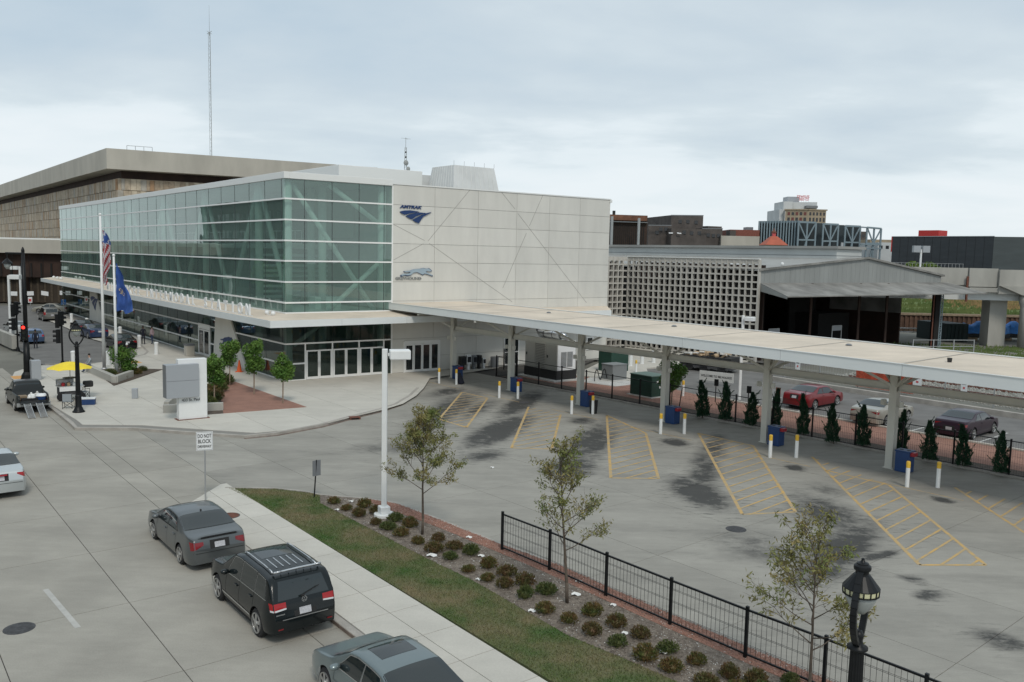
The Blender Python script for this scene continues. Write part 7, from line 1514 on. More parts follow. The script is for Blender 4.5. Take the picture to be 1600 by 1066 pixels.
# generator
GC = Vector((3.4, 63.5, 0.05)); t = thing('generator', 'big pale grey standby generator on a black base with a roof silencer', 'generator', GC); GL, GW = 3.87, 1.95
MB().frame(GC-BE*0.5-BS*0.35-Vector((0, 0, 0.02)), BE, BS, (0, 0, 1), GW+0.9, GL+0.6, 0.12).build('pad', 'pad_concrete', t)
MB().frame(GC+Vector((0, 0, 0.1)), BE, BS, (0, 0, 1), GW, GL, 0.68).build('fuel_base', 'sign_black', t); MB().frame(GC+BE*0.04+BS*0.04+Vector((0, 0, 0.78)), BE, BS, (0, 0, 1), GW-0.08, GL-0.08, 2.25).build('housing', 'gen_grey', t, bevel=0.015)
for b0, b1 in ((0.12, 1.25), (2.62, 3.75)): o = MB().frame(GC+BE*0.028+BS*b0+Vector((0, 0, 0.84)), BS, BE, (0, 0, 1), b1-b0, 0.02, 2.1).build('door', 'gen_grey', t); MB().frame(GC+BE*0.0+BS*(b0+0.95)+Vector((0, 0, 1.7)), BS, BE, (0, 0, 1), 0.1, 0.03, 0.2).build('latch', 'sign_black', o)
for k in range(16): MB().bar(GC+BE*0.01+BS*1.38+Vector((0, 0, 0.95+k*0.125)), GC+BE*0.01+BS*2.5+Vector((0, 0, 0.95+k*0.125)), 0.05, 0.07).build('louver', 'gen_grey', t)
MB().frame(GC+BE*0.03+BS*1.36+Vector((0, 0, 0.86)), BS, BE, (0, 0, 1), 1.16, 0.02, 2.05).build('louver_recess', 'louver', t)
MB().frame(GC+BE*0.1+BS*0.02+Vector((0, 0, 0.8)), BE, BS, (0, 0, 1), GW-0.22, 0.02, 2.2).build('end_panel', 'sign_white', t)
for a0 in (0.42, 1.02):
    o = MB().frame(GC+BE*a0+Vector((0, 0, 1.05)), BE, BS, (0, 0, 1), 0.52, 0.02, 1.15).build('grille', 'louver', t); m = MB()
    for k in range(12): m.frame(GC+BE*a0-BS*0.015+Vector((0, 0, 1.08+k*0.095)), BE, BS, (0, 0, 1), 0.52, 0.03, 0.04)
    m.build('slats', 'sign_grey', o)
MB().tube(GC+BE*1.0+BS*3.2+Vector((0, 0, 3.4)), GC+BE*1.0+BS*0.8+Vector((0, 0, 3.4)), 0.33, n=16).build('silencer', 'silver', t, smooth=True); MB().path([GC+BE*1.0+BS*0.8+Vector((0, 0, 3.4)), GC+BE*1.0+BS*0.3+Vector((0, 0, 3.35)), GC+BE*1.0+BS*0.2+Vector((0, 0, 3.0))], [0.25, 0.2, 0.2], 12).build('exhaust_elbow', 'silver', t, smooth=True); MB().path([GC+BE*1.0+BS*3.2+Vector((0, 0, 3.4)), GC+BE*1.0+BS*3.55+Vector((0, 0, 3.5)), GC+BE*1.0+BS*3.7+Vector((0, 0, 3.85))], [0.12, 0.1, 0.1], 10).build('exhaust_tip', 'iron', t)
for q in (1.5, 2.5): MB().lathe(GC+BE*1.0+BS*q+Vector((0, 0, 3.4)), [(0.34, -0.03), (0.345, 0.03)], 16, ax=BS).build('silencer_strap', 'iron', t)
def ebox(name, lb, C, L, W_, h, mt, mtop, doors=True):
    t = thing(name, lb, 'electrical box', C); MB().frame(C-BE*0.15-BS*0.15-Vector((0, 0, 0.02)), BE, BS, (0, 0, 1), W_+0.3, L+0.3, 0.08).build('pad', 'pad_concrete', t); z = Vector((0, 0, 0.06)); MB().frame(C+z, BE, BS, (0, 0, 1), W_, L, h-0.12).build('cabinet', mt, t, bevel=0.02)
    MB().frame(C-BE*0.04-BS*0.04+Vector((0, 0, h-0.07)), BE, BS, (0, 0, 1), W_+0.08, L+0.08, 0.07).build('top', mtop, t, bevel=0.02)
    if doors:
        for k in range(2): MB().frame(C+BE*(0.03+k*(W_/2))-BS*0.015+Vector((0, 0, 0.12)), BE, BS, (0, 0, 1), W_/2-0.05, 0.02, h-0.26).build('door', mt, t)
        for k, z_ in enumerate((0.95, 0.6)): MB().frame(C+BE*(W_*0.32+k*0.25)-BS*0.03+Vector((0, 0, z_*h/1.46)), BE, BS, (0, 0, 1), 0.16-0.05*k, 0.012, 0.16).build('warning_label', 'sign_white', t)
ebox('transformer', 'dark green transformer cabinet nearest the mesh fence', Vector((9.45, 56.75, 0.05)), 1.97, 1.5, 1.5, 'elec_green', 'elec_top'); ebox('switch_cabinet', 'grey electrical cabinet on the white concrete pad', Vector((7.7, 64.1, 0.08)), 1.2, 1.47, 1.25, 'elec_grey', 'elec_grey', False); ebox('transformer', 'dark green transformer behind the grey cabinet', Vector((8.1, 68.6, 0.08)), 1.5, 1.9, 1.75, 'elec_green', 'elec_top', False)
struct('equipment_pad', MB().prism([(p.x, p.y) for p in [Vector((5.3, 63.6, 0)), Vector((7.6, 61.6, 0)), Vector((11.3, 64.6, 0)), Vector((9.2, 68.2, 0)), Vector((6.8, 68, 0))]], 0, 0.075), 'pad_concrete')
t = thing('bike_rack', 'black wave shaped bicycle rack beside the grey cabinet', 'bike rack', g(940, 598, 0.08)); b = g(929, 596, 0.08); m = MB(); pts = [b+BE*(k*0.075)+Vector((0, 0, 0.50+0.40*math.sin(k*0.62))) for k in range(26)]; m.path([b]+pts+[pts[-1]*1.0-Vector((0, 0, 0.8))], [0.035]*28, 6); m.build('tube', 'black_paint', t)
# welcome banner etc
b = Vector((14.2, 64.6, 0)); d = CU; t = thing('welcome_sign', 'long low pale sign reading WELCOME TO MILWAUKEE beside the parking entrance', 'sign', b); q = gd(1093, 597, 64.5); q.z = max(q.z, 0.3); bl_ = 2.55
wd = (Vector((gd(1146, 600, 62.8).x, 62.8, 0))-Vector((q.x, q.y, 0))); bl_ = wd.length; wd.normalize(); wn = Vector((wd.y, -wd.x, 0)); MB().frame(q, wd, wn, (0, 0, 1), bl_, 0.05, 0.72).build('board', 'pad_concrete', t)
word('WELCOME TO MILWAUKEE', q+wd*0.12+wn*0.055+Vector((0, 0, 0.28)), wd, (0, 0, 1), 0.24, 0.004, 'sign_black', t, width=bl_-0.24, name='lettering', bold=0.003)
for k in (0.15, 0.85): p = q+wd*bl_*k; MB().bar(Vector((p.x, p.y, 0)), Vector((p.x, p.y, 0.9)), 0.06).build('post', 'galv', t)
for i, (x, y, zt, lb, mt) in enumerate(((1117.5, 629, 1.55, 'parking sign post with its dark back towards us, before the welcome sign', 'black_paint'), (1168, 646, 1.7, 'parking sign post with a dark plate beside the white light pole', 'black_paint'), (1213, 650, 1.75, 'parking sign post with a reddish plate beside the red coupe', 'rust'), (1061, 638, 1.3, 'thin leaning black post beside the small tree behind the mesh fence', 'black_paint'))):
    b = g(x, y); t = thing('sign_post', lb, 'sign', b, group='parking sign posts'); MB().bar(b, b+Vector((0.0 if i < 3 else 0.15, 0, zt)), 0.05).build('post', 'black_paint', t)
    if i < 3: MB().frame(b+Vector((-0.13, -0.04, zt-0.42)), Vector((0.8, -0.6, 0)), Vector((0.6, 0.8, 0)), (0, 0, 1), 0.3, 0.015, 0.45).build('plate', mt, t)
b = g(100, 492); t = thing('accessible_parking_sign', 'blue accessible parking sign beside the far station corner', 'sign', b); MB().bar(b, b+Vector((0, 0, 2.1)), 0.06).build('post', 'galv', t); q = b+Vector((-0.32, -0.05, 1.4)); MB().frame(q, (1, 0.1, 0), (0, 1, 0), (0, 0, 1), 0.64, 0.03, 0.7).build('plate', mat('sign_blue', (0.02, 0.15, 0.42), 0.5), t)
m = MB(); q = q+Vector((0.28, -0.02, -0.15)); m.sph(q+Vector((0.0, 0, 0.82)), 0.07, 0.02, 0.07, 8, 5); m.bar(q+Vector((0, 0, 0.72)), q+Vector((0.02, 0, 0.45)), 0.06, 0.02); m.bar(q+Vector((0.02, 0, 0.45)), q+Vector((0.22, 0, 0.42)), 0.06, 0.02); m.bar(q+Vector((0.22, 0, 0.42)), q+Vector((0.3, 0, 0.2)), 0.06, 0.02); m.bar(q+Vector((-0.15, 0, 0.45)), q+Vector((-0.1, 0, 0.2)), 0.05, 0.02); m.bar(q+Vector((-0.1, 0, 0.2)), q+Vector((0.15, 0, 0.17)), 0.05, 0.02); m.build('symbol', 'sign_white', t)
b = g(48, 486); t = thing('street_sign', 'small white and red sign on a post before the dark podium', 'sign', b); MB().bar(b, b+Vector((0, 0, 2.0)), 0.07).build('post', 'galv', t); MB().frame(b+Vector((-0.3, -0.06, 1.2)), (1, 0, 0), (0, 1, 0), (0, 0, 1), 0.6, 0.03, 0.8).build('plate', 'sign_white', t); MB().frame(b+Vector((-0.2, -0.08, 1.35)), (1, 0, 0), (0, 1, 0), (0, 0, 1), 0.4, 0.02, 0.4).build('print', 'sign_red', t)
# cone
b = g(374, 581, 0.12); t = thing('traffic_cone', 'orange traffic cone with white bands on the paving by the station glass', 'traffic cone', b); MB().box(b, 0.5, 0.5, 0.04).build('base', 'orange', t); MB().lathe(b+Vector((0, 0, 0.04)), [(0.19, 0), (0.045, 0.85), (0.02, 0.86)], 14).build('cone', 'orange', t)
for z, r in ((0.35, 0.137), (0.6, 0.092)): MB().lathe(b+Vector((0, 0, z)), [(r, 0), (r-0.02, 0.11)], 14).build('band', 'sign_white', t)
# trailer with scrap
b = Vector((14.4, 72.5, 0)); d = Vector((0.80, -0.60, 0)); n = Vector((0.6, 0.8, 0)); t = thing('loaded_trailer', 'dark open trailer piled with cardboard behind the canopy beam', 'trailer', b)
MB().frame(b+Vector((0, 0, 0.55)), d, n, (0, 0, 1), 4.6, 2.0, 0.75).build('bed', 'sign_black', t); MB().frame(b-d*0+Vector((0, 0, 0.3)), d, n, (0, 0, 1), 4.6, 2.0, 0.2).build('chassis', 'iron', t)
for q in (0.9, 2.2, 3.8):
    for w_ in (0, 1.75): MB().lathe(b+d*q+n*w_+Vector((0, 0, 0.38)), [(0.36, 0), (0.38, 0.03), (0.38, 0.2), (0.36, 0.23)], 16, ax=n).build('wheel', 'black_rubber', t)
for k in range(26):
    lb = None; c = b+d*rng.uniform(0.4, 4.0)+n*rng.uniform(0.3, 1.6)+Vector((0, 0, 1.3+rng.uniform(-0.05, 0.25))); m = MB(); a = Vector((rng.uniform(-1, 1), rng.uniform(-1, 1), rng.uniform(-.35, .35))).normalized(); m.bar(c-a*0.3, c+a*0.3, rng.uniform(0.3, 0.6), rng.uniform(0.03, 0.16)); o = m.build('cardboard_sheet', rng.choice(['cardboard', 'cardboard', 'pad_concrete', 'wood', 'sign_black']), t)
# hot dog cart
b = g(112, 626, 0.12); t = thing('vendor_cart', 'small grey vendor cart with pans and cloth under the yellow umbrella', 'cart', b); ang = SANG+0.6; x = Vector((math.cos(ang), math.sin(ang), 0)); y = Vector((-x.y, x.x, 0)); x = BE; y = BS
MB().frame(b-x*0.65+Vector((0, 0, 0.35)), x, y, (0, 0, 1), 1.25, 0.75, 0.5).build('body', 'iron', t, bevel=0.02); MB().frame(b-x*0.72-y*0.05+Vector((0, 0, 0.85)), x, y, (0, 0, 1), 1.45, 0.85, 0.05).build('counter', 'silver', t); MB().frame(b-x*0.65-y*0.08+Vector((0, 0, 0.60)), x, y, (0, 0, 1), 1.2, 0.03, 0.26).build('cloth', 'sign_white', t); MB().frame(b-x*0.7+y*0.5+Vector((0, 0, 0.9)), x, y, (0, 0, 1), 0.95, 0.3, 0.38).build('hood', 'galv', t, bevel=0.05)
MB().frame(b+x*0.75+y*0.3+Vector((0, 0, 0.7)), x, y, (0, 0, 1), 0.55, 0.4, 0.38).build('grill_box', 'sign_black', t, bevel=0.08)
for q in (-0.55, 0.5): MB().lathe(b+x*q-y*0.1+Vector((0, 0, 0.26)), [(0.22, 0), (0.26, 0.02), (0.26, 0.08), (0.22, 0.1)], 14, ax=y).build('wheel', 'black_rubber', t)
for q, mt in ((-0.4, 'red_plastic'), (-0.1, 'cardboard'), (0.2, 'sign_white'), (0.42, 'wood')): MB().lathe(b+x*q+y*0.2+Vector((0, 0, 0.9)), [(0.09, 0), (0.1, 0.18), (0.05, 0.2)], 10).build('container', mt, t)
ub = b+x*0.02+y*0.35; t = thing('parasol', 'yellow parasol with drooping scalloped edge over the vendor cart', 'umbrella', ub); MB().tube(ub, ub+Vector((0, 0, 2.42)), 0.022).build('pole', 'galv', t); c = ub+Vector((0.0, 0, 2.35)); nr = 8
for k in range(nr):
    a0 = 2*math.pi*k/nr; a1 = 2*math.pi*(k+1)/nr; m = MB(); vs = []
    for i in range(6):
        r = 1.28*i/5
        for j in range(5):
            a = a0+(a1-a0)*j/4; sc = math.cos((a-(a0+a1)/2))*1.0; z = -0.42*(i/5)**1.6-0.05*math.sin(math.pi*j/4)*(i/5)**2*-1; vs.append(c+Vector((r*math.cos(a)*(1-0.04*math.sin(math.pi*j/4)), r*math.sin(a)*(1-0.04*math.sin(math.pi*j/4)), z)))
    m.add(vs, [(i*5+j, (i+1)*5+j, (i+1)*5+j+1, i*5+j+1) for i in range(5) for j in range(4)]); m.build('canopy_panel', 'umbrella_yellow', t, smooth=True); MB().tube(c, c+Vector((1.27*math.cos(a0), 1.27*math.sin(a0), -0.43)), 0.012, n=4).build('rib', 'galv', t)
MB().lathe(ub+Vector((0, 0, 1.35)), [(0.42, 0), (0.42, 0.02)], 16).build('side_table', 'iron', t)
def chair(lb, b, ang):
    t = thing('folding_chair', lb, 'chair', b, ang, 'chairs by the vendor cart'); P = lambda *a: Vector(a)
    for s in (-0.25, 0.25):
        MB().tube((s, -0.25, 0), (s, -0.22, 0.42), 0.016).build('leg', 'black_paint', t, world=False); MB().tube((s, 0.25, 0), (s, 0.28, 0.85), 0.016).build('leg', 'black_paint', t, world=False); MB().tube((s, -0.25, 0.6), (s, 0.27, 0.6), 0.018).build('armrest', 'black_paint', t, world=False); MB().tube((s, -0.23, 0.42), (s, -0.25, 0.6), 0.014).build('arm_post', 'black_paint', t, world=False)
    m = MB(); m.tube((-0.25, 0.25, 0.05), (0.25, 0.26, 0.40), 0.012); m.tube((0.25, 0.25, 0.05), (-0.25, 0.26, 0.40), 0.012); m.tube((-0.25, -0.25, 0.05), (0.25, -0.23, 0.40), 0.012); m.tube((0.25, -0.25, 0.05), (-0.25, -0.23, 0.40), 0.012); m.build('cross_brace', 'black_paint', t, world=False)
    MB().frame((-0.24, -0.23, 0.40), (1, 0, 0), (0, 1, 0), (0, 0, 1), 0.48, 0.48, 0.025).build('seat', 'grey_cloth', t, world=False); MB().frame((-0.24, 0.26, 0.45), (1, 0, 0), (0, 1, 0), (0, 0, 1), 0.48, 0.025, 0.42).build('backrest', 'grey_cloth', t, world=False)
chair('pale fabric folding chair with its back to us, left of the lamp post', g(107, 638, 0.12), math.pi+0.25); chair('folding chair half hidden right of the lamp post', g(131, 622, 0.12), -0.6+math.pi)
b = g(138, 632, 0.12); t = thing('cooler_box', 'blue cooler box with a white lid standing on the plaza', 'cooler', b); MB().box(b, 0.78, 0.42, 0.33, 0.3).build('tub', 'bin_blue', t, bevel=0.02); MB().box(b+Vector((0, 0, 0.33)), 0.80, 0.44, 0.08, 0.3).build('lid', 'sign_white', t, bevel=0.02); MB().box(b+Vector((-0.55, 0.1, 0)), 0.3, 0.3, 0.4, 0.3).build('side_jug', 'sign_white', t)

# ------------------------------------------------------------------ people
def person(lb, base, ang, pose='stand', top='dark_cloth', legs='jeans', skin='skin', h=1.74, hat=None):
    t = thing('person', lb, 'person', base, ang); s = h/1.74
    V_ = []; E_ = []; Rr = []
    def j(p, r, par=None): V_.append(tuple(q*s for q in p)); Rr.append(r*s); (E_.append((par, len(V_)-1)) if par is not None else None); return len(V_)-1
    if pose == 'sit':
        pel = j((0, 0, 0.55), 0.135); ch = j((-0.02, 0, 0.82), 0.14, pel); up = j((0.0, 0, 1.02), 0.125, ch); nk = j((0.02, 0, 1.13), 0.055, up); hd = j((0.04, 0, 1.24), 0.085, nk); h2 = j((0.05, 0, 1.33), 0.085, hd)
        for q in (-1, 1):
            hp = j((0.05, q*0.10, 0.52), 0.09, pel); kn = j((0.45, q*0.12, 0.52), 0.065, hp); an = j((0.45, q*0.12, 0.10), 0.045, kn); ft = j((0.60, q*0.12, 0.04), 0.04, an)
            sh = j((0.0, q*0.18, 1.02), 0.06, up); el = j((0.12, q*0.24, 0.76), 0.042, sh); wr = j((0.34, q*0.14, 0.66), 0.032, el); ha = j((0.42, q*0.11, 0.65), 0.035, wr)
    else:
        st = 0.10 if pose == 'walk' else 0.03
        pel = j((0, 0, 0.94), 0.135); ch = j((0.0, 0, 1.16), 0.13, pel); up = j((0.0, 0, 1.38), 0.13, ch); nk = j((0.01, 0, 1.50), 0.055, up); hd = j((0.02, 0, 1.60), 0.085, nk); h2 = j((0.03, 0, 1.68), 0.08, hd)
        for q in (-1, 1):
            hp = j((0, q*0.10, 0.88), 0.09, pel); kn = j((q*st*0.6+0.03, q*0.10, 0.48), 0.062, hp); an = j((q*st, q*0.10, 0.09), 0.045, kn); ft = j((q*st+0.15, q*0.11, 0.04), 0.04, an)
            sh = j((0, q*0.19, 1.40), 0.058, up); el = j((-0.02+(0.1 if pose == 'hold' else 0), q*0.25, 1.13), 0.042, sh); wr = j((0.06 if pose != 'hold' else 0.3, q*0.22 if pose != 'hold' else q*0.12, 0.90 if pose != 'hold' else 1.15), 0.032, el); ha = j((0.08 if pose != 'hold' else 0.38, q*0.21 if pose != 'hold' else q*0.08, 0.81 if pose != 'hold' else 1.18), 0.036, wr)
    me = bpy.data.meshes.new('p'); me.from_pydata(V_, E_, []); o = bpy.data.objects.new('p', me); COL.objects.link(o); sk = o.modifiers.new('s', 'SKIN'); sl = me.skin_vertices[0].data
    for i, r in enumerate(Rr): sl[i].radius = (r, r); sl[i].use_root = (i == 0)
    su = o.modifiers.new('u', 'SUBSURF'); su.levels = 1; dg = bpy.context.evaluated_depsgraph_get(); m2 = bpy.data.meshes.new_from_object(o.evaluated_get(dg)); bpy.data.objects.remove(o)
    for mm in (top, legs, skin, 'sign_black'): m2.materials.append(MATS[mm])
    waist = (0.60 if pose == 'sit' else 0.95)*s; neck = V_[3][2]-0.015
    for p in m2.polygons:
        c = p.center; k = 0 if c.z > waist else 1
        if c.z > neck: k = 2
        if c.z < 0.10*s: k = 3
        if pose == 'sit' and c.x > 0.30*s and c.z > 0.62*s: k = 2
        if pose != 'sit' and ((abs(c.y) > 0.17*s and c.z < 0.93*s and c.z > 0.7*s) or c.x > 0.28*s and c.z > 1.0*s): k = 2
        p.material_index = k; p.use_smooth = True
    b_ = bpy.data.objects.new('body', m2); COL.objects.link(b_); b_.parent = t; hz = V_[5]
    MB().sph((hz[0]-0.015, 0, hz[2]+0.025), 0.10*s, 0.095*s, 0.10*s, 10, 7).build('hair' if not hat else 'cap', 'hair' if not hat else hat, t, smooth=True, world=False)
    return t
person('person in dark clothes standing at the station glass beside a white bollard', g(224, 538.5, 0.12), SANG, 'stand', 'dark_cloth', 'dark_cloth', 'skin_dark', 1.8)
person('person in a pale pink top and jeans walking by the station glass', g(238, 537.5, 0.12), SANG+2.0, 'walk', 'pink_cloth', 'jeans', 'skin', 1.68)
person('person in a grey top seated on the end of the flagpole planter wall', g(135.5, 583, 0.10)+Vector((0.15, 0.2, 0.07)), -2.4, 'sit', 'grey_cloth', 'jeans', 'skin', 1.66)
person('person in a white cap and dark clothes standing behind the planter shrubs', g(199, 571, 0.12), -1.2, 'stand', 'dark_cloth', 'dark_cloth', 'skin_dark', 1.72, 'sign_white')
person('person in black clothes standing behind the blue hatchback', g(56, 545, 0.0), SANG, 'stand', 'dark_cloth', 'dark_cloth', 'skin_dark', 1.74)

# ------------------------------------------------------------------ trees and shrubs
def locust(lb, base, H_, seed, spread=1.0, leafn=26, bare=0.3, lean=(0, 0)):
    rg = random.Random(seed); t = thing('young_tree', lb, 'tree', base, 0, 'young trees along the shrub bed'); tr = MB(); br = MB(); lf = MB(); base = Vector(base)
    n = 7; pts = [base+Vector((lean[0]*k/n+rg.uniform(-.02, .02)*H_*0.2, lean[1]*k/n+rg.uniform(-.02, .02)*H_*0.2, H_*0.97*k/n)) for k in range(n+1)]; rs = [0.05*(1-0.86*k/n)*H_/4.2 for k in range(n+1)]; pts[0] = base
    def at(u): k = min(n-1, int(u*n)); return pts[k].lerp(pts[k+1], u*n-k)
    tr.path(pts, rs, 8); tips = []
    def branch(p, d, L, r, dep):
        m_ = 4; q = p; prev = p
        for k in range(m_):
            d = (d+Vector((rg.gauss(0, 0.12), rg.gauss(0, 0.12), 0.09 if dep == 0 else rg.gauss(0.02, 0.1)))).normalized(); q = prev+d*(L/m_); br.tube(prev, q, r*(1-k/m_*0.7), r*(1-(k+1)/m_*0.7), 5 if dep == 0 else 3, cap=False); prev = q
            if dep < 2 and k >= 1:
                for _ in range(2 if dep == 0 else 1):
                    a = rg.uniform(0, 2*math.pi); s_ = Vector((math.cos(a), math.sin(a), rg.uniform(-0.1, 0.5))); branch(q, (d*0.7+s_*0.6).normalized(), L*rg.uniform(0.35, 0.55), r*0.5, dep+1)
            if dep >= 1 and k >= 2 or (dep == 0 and k == 3): tips.append((q, d))
    nb = 17
    for k in range(nb):
        u = 0.36+0.60*(k/(nb-1)); a = k*2.4+rg.uniform(-.4, .4); up = 0.30+0.9*(u-0.36)/0.6+rg.uniform(-.15, .25); L = (1.25-0.62*((u-0.36)/0.6))*spread*H_/4.2*rg.uniform(0.7, 1.12); branch(at(u), Vector((math.cos(a), math.sin(a), up)).normalized(), L, 0.017*H_/4.2, 0)
    rg.shuffle(tips)
    for q, d in tips:
        if rg.random() < bare: continue
        c = rg.randint(int(leafn*0.32), int(leafn*0.62))
        for _ in range(c):
            o = Vector((rg.gauss(0, 0.065), rg.gauss(0, 0.065), rg.gauss(-0.03, 0.04)))+d*rg.uniform(-0.14, 0.06); a = Vector((rg.gauss(0, 1), rg.gauss(0, 1), rg.gauss(-0.8, 0.6))).normalized(); b_ = a.cross(Vector((rg.gauss(0, 1), rg.gauss(0, 1), rg.gauss(0, 1)))).normalized(); s_ = rg.uniform(0.04, 0.075); p = q+o; lf.add([p-a*s_, p+b_*s_*0.27, p+a*s_, p-b_*s_*0.27], [(0, 1, 2, 3)])
    tr.build('trunk', 'bark', t, smooth=True); br.build('branches', 'bark', t); lf.build('foliage', 'locust_leaf', t)
locust('sparse young tree beside the white light pole, leftmost of three', g(660, 835, 0.12), 3.95, 11, 1.05, 22, 0.25); locust('sparse young tree rising through the wire fence line, middle of three', g(886, 942, 0.12), 4.15, 23, 0.95, 15, 0.45, lean=(-0.28, 0.1)); locust('sparse young tree left of the near lamp post, rightmost of three', g(1262, 1110, 0.12), 3.75, 38, 1.2, 15, 0.45)
def maple(lb, base, H_, cr, chh, seed):
    rg = random.Random(seed); base = Vector(base); t = thing('small_tree', lb, 'tree', base, 0, 'small leafy trees at the station'); m = MB(); top = base+Vector((0, 0, H_)); m.path([base, base+Vector((0.02, 0, H_*0.5)), base+Vector((0, 0, H_*0.9))], [0.045, 0.035, 0.015], 7)
    m.build('trunk', 'bark_pale', t); m = MB(); c = base+Vector((0, 0, H_-chh/2)); b_ = MB()
    for k in range(9):
        a = k*2.4; q = c+Vector((math.cos(a)*cr*0.7, math.sin(a)*cr*0.7, rg.uniform(-0.35, 0.4)*chh)); b_.tube(base+Vector((0, 0, H_-chh*0.9+0.3*rg.random())), q, 0.014, 0.006, 4)
        leafcloud(m, q, (cr*0.56, cr*0.56, chh*0.24), 210, 0.075, rg, 1.2)
    leafcloud(m, c, (cr*0.88, cr*0.88, chh*0.5), 900, 0.075, rg, 1.2); leafcloud(m, c+Vector((0, 0, chh*0.38)), (cr*0.4, cr*0.4, chh*0.2), 120, 0.07, rg, 1.1)
    b_.build('branches', 'bark', t); m.build('foliage', 'maple_leaf', t)
maple('small round green tree just right of the monument sign', g(335, 633, 0.14), 3.05, 0.56, 1.9, 1); maple('small green tree before the splayed panel emblem', g(359, 602, 0.14), 2.95, 0.62, 1.75, 2); maple('small green tree in the middle of the red gravel triangle', g(397, 616, 0.14), 3.35, 0.58, 2.05, 3); maple('small round green tree at the tip of the red gravel triangle', g(442, 630, 0.14), 3.05, 0.60, 1.75, 4); maple('small leafy tree behind the fourth canopy column', g(1049, 634, 0.06), 2.9, 0.78, 1.9, 5)
maple('leafy shrub tree between the two flagpoles', g(192, 586, 0.12), 2.1, 0.85, 1.9, 6)
def juniper_mesh(seed):
    jb_ = MB(); rg = random.Random(seed); ph = rg.uniform(0, 6)
    for k in range(2300):
        z = rg.random()**1.2; a = rg.uniform(0, 2*math.pi); r = (1-z)**0.7*0.37*(1+0.25*math.sin(z*15+ph)+0.22*math.sin(a*3+z*9+ph))+0.03; ox = 0.10*math.sin(z*4+ph)*z; q = Vector((ox+r*math.cos(a)*rg.uniform(0.5, 1.1), r*math.sin(a)*rg.uniform(0.5, 1.1), 0.10+z*1.8)); d = Vector((math.cos(a)*0.5, math.sin(a)*0.5, rg.uniform(0.5, 1.3))).normalized(); s_ = rg.uniform(0.07, 0.14); b_ = d.cross(Vector((rg.gauss(0, 1), rg.gauss(0, 1), 0))).normalized(); jb_.add([q-d*s_*0.3, q+b_*s_*0.22, q+d*s_, q-b_*s_*0.22], [(0, 1, 2, 3)])
    for k in range(14):
        a = rg.uniform(0, 2*math.pi); z = rg.uniform(0.4, 1.75); q = Vector((math.cos(a)*0.2*(2-z), math.sin(a)*0.2*(2-z), z)); d = Vector((math.cos(a)*0.7, math.sin(a)*0.7, rg.uniform(0.5, 1.2))).normalized(); ln = rg.uniform(0.010, 0.019)
        for i in range(30): p = q+d*(i*ln)+Vector((rg.gauss(0, 0.03), rg.gauss(0, 0.03), rg.gauss(0, 0.03)))*(1-i/34); s_ = 0.08; b_ = d.cross(Vector((rg.gauss(0, 1), rg.gauss(0, 1), 0.3))).normalized(); jb_.add([p, p+b_*0.022, p+d*s_, p-b_*0.022], [(0, 1, 2, 3)])
    return jb_
JP = [((1098, 652), 'first from the left'), ((1133, 658), 'second from the left'), ((1171, 665), 'third from the left'), ((1212, 671), 'fourth, half hidden by the fifth column'), ((1255, 681), 'before the red coupe'), ((1302, 692), 'between the red coupe and the tan sedan'), ((1350, 698), 'before the tan sedan'), ((1408, 706), 'half hidden by the sixth column'), ((1452, 720), 'right of the sixth column'), ((1504, 729), 'before the plum coupe'), ((1565, 741), 'farthest right'), ((1640, 760), 'just outside the right picture edge')]
j0 = {}
for i, ((x, y), lb) in enumerate(JP[:11]):
    p = g(x, y, 0.06); lb = 'narrow dark juniper behind the mesh fence, '+lb; kk = (i*2+1) % 4
    if kk not in j0: o = j0[kk] = thing('juniper', lb, 'shrub', p, 0, 'junipers behind the mesh fence'); juniper_mesh(9+kk).build('foliage', 'juniper_leaf', o, world=False); MB().tube((0, 0, -0.05), (0, 0, 1.5), 0.035, 0.01, 6).build('stem', 'bark', o, world=False)
    else: o = copy_tree(j0[kk], p, rng.uniform(0, 6.28), lb)
    w_ = 0.92*rng.uniform(0.82, 1.12); o.scale = (w_, w_*rng.uniform(0.85, 1.1), rng.uniform(1.0, 1.22)); o.rotation_euler = (rng.uniform(-0.09, 0.09), rng.uniform(-0.09, 0.09), rng.uniform(0, 6.28))
def shrub_mesh(seed, mt):
    rg = random.Random(seed); m = MB()
    for k in range(620):
        a = rg.uniform(0, 2*math.pi); el = math.asin(rg.random()**0.8); q = Vector((math.cos(a)*math.cos(el), math.sin(a)*math.cos(el), math.sin(el)*0.95)); p = Vector((q.x*0.27, q.y*0.27, q.z*0.27+0.06))*rg.uniform(0.65, 1.08); d = (q+Vector((rg.gauss(0, .4), rg.gauss(0, .4), 0.7+rg.gauss(0, .3)))).normalized(); s_ = rg.uniform(0.03, 0.06); b_ = d.cross(Vector((rg.gauss(0, 1), rg.gauss(0, 1), rg.gauss(0, 1)))).normalized(); m.add([p-d*s_*0.5, p+b_*s_*0.35, p+d*s_, p-b_*s_*0.35], [(0, 1, 2, 3)])
    m.sph((0, 0, 0.1), 0.15, 0.15, 0.12, 8, 5); o = m.build('low_shrub', mt, None, world=False); return o
SH_ = [shrub_mesh(1, 'shrub_leaf'), shrub_mesh(2, 'shrub_red'), shrub_mesh(3, 'shrub_green'), shrub_mesh(4, 'shrub_leaf'), shrub_mesh(5, 'shrub_red')]
A_ = [(85, 710), (165, 750), (275, 735), (350, 770), (240, 790), (345, 840), (465, 820), (420, 870), (555, 855), (500, 910), (605, 960), (730, 945), (705, 1010), (830, 990), (930, 1025)]
B_ = [(60, 595), (60, 655), (155, 635), (150, 720), (365, 735), (258, 765), (475, 785), (365, 820), (585, 835), (480, 870), (705, 900), (605, 935), (840, 955), (725, 990), (990, 1020), (885, 1050), (1110, 1055)]
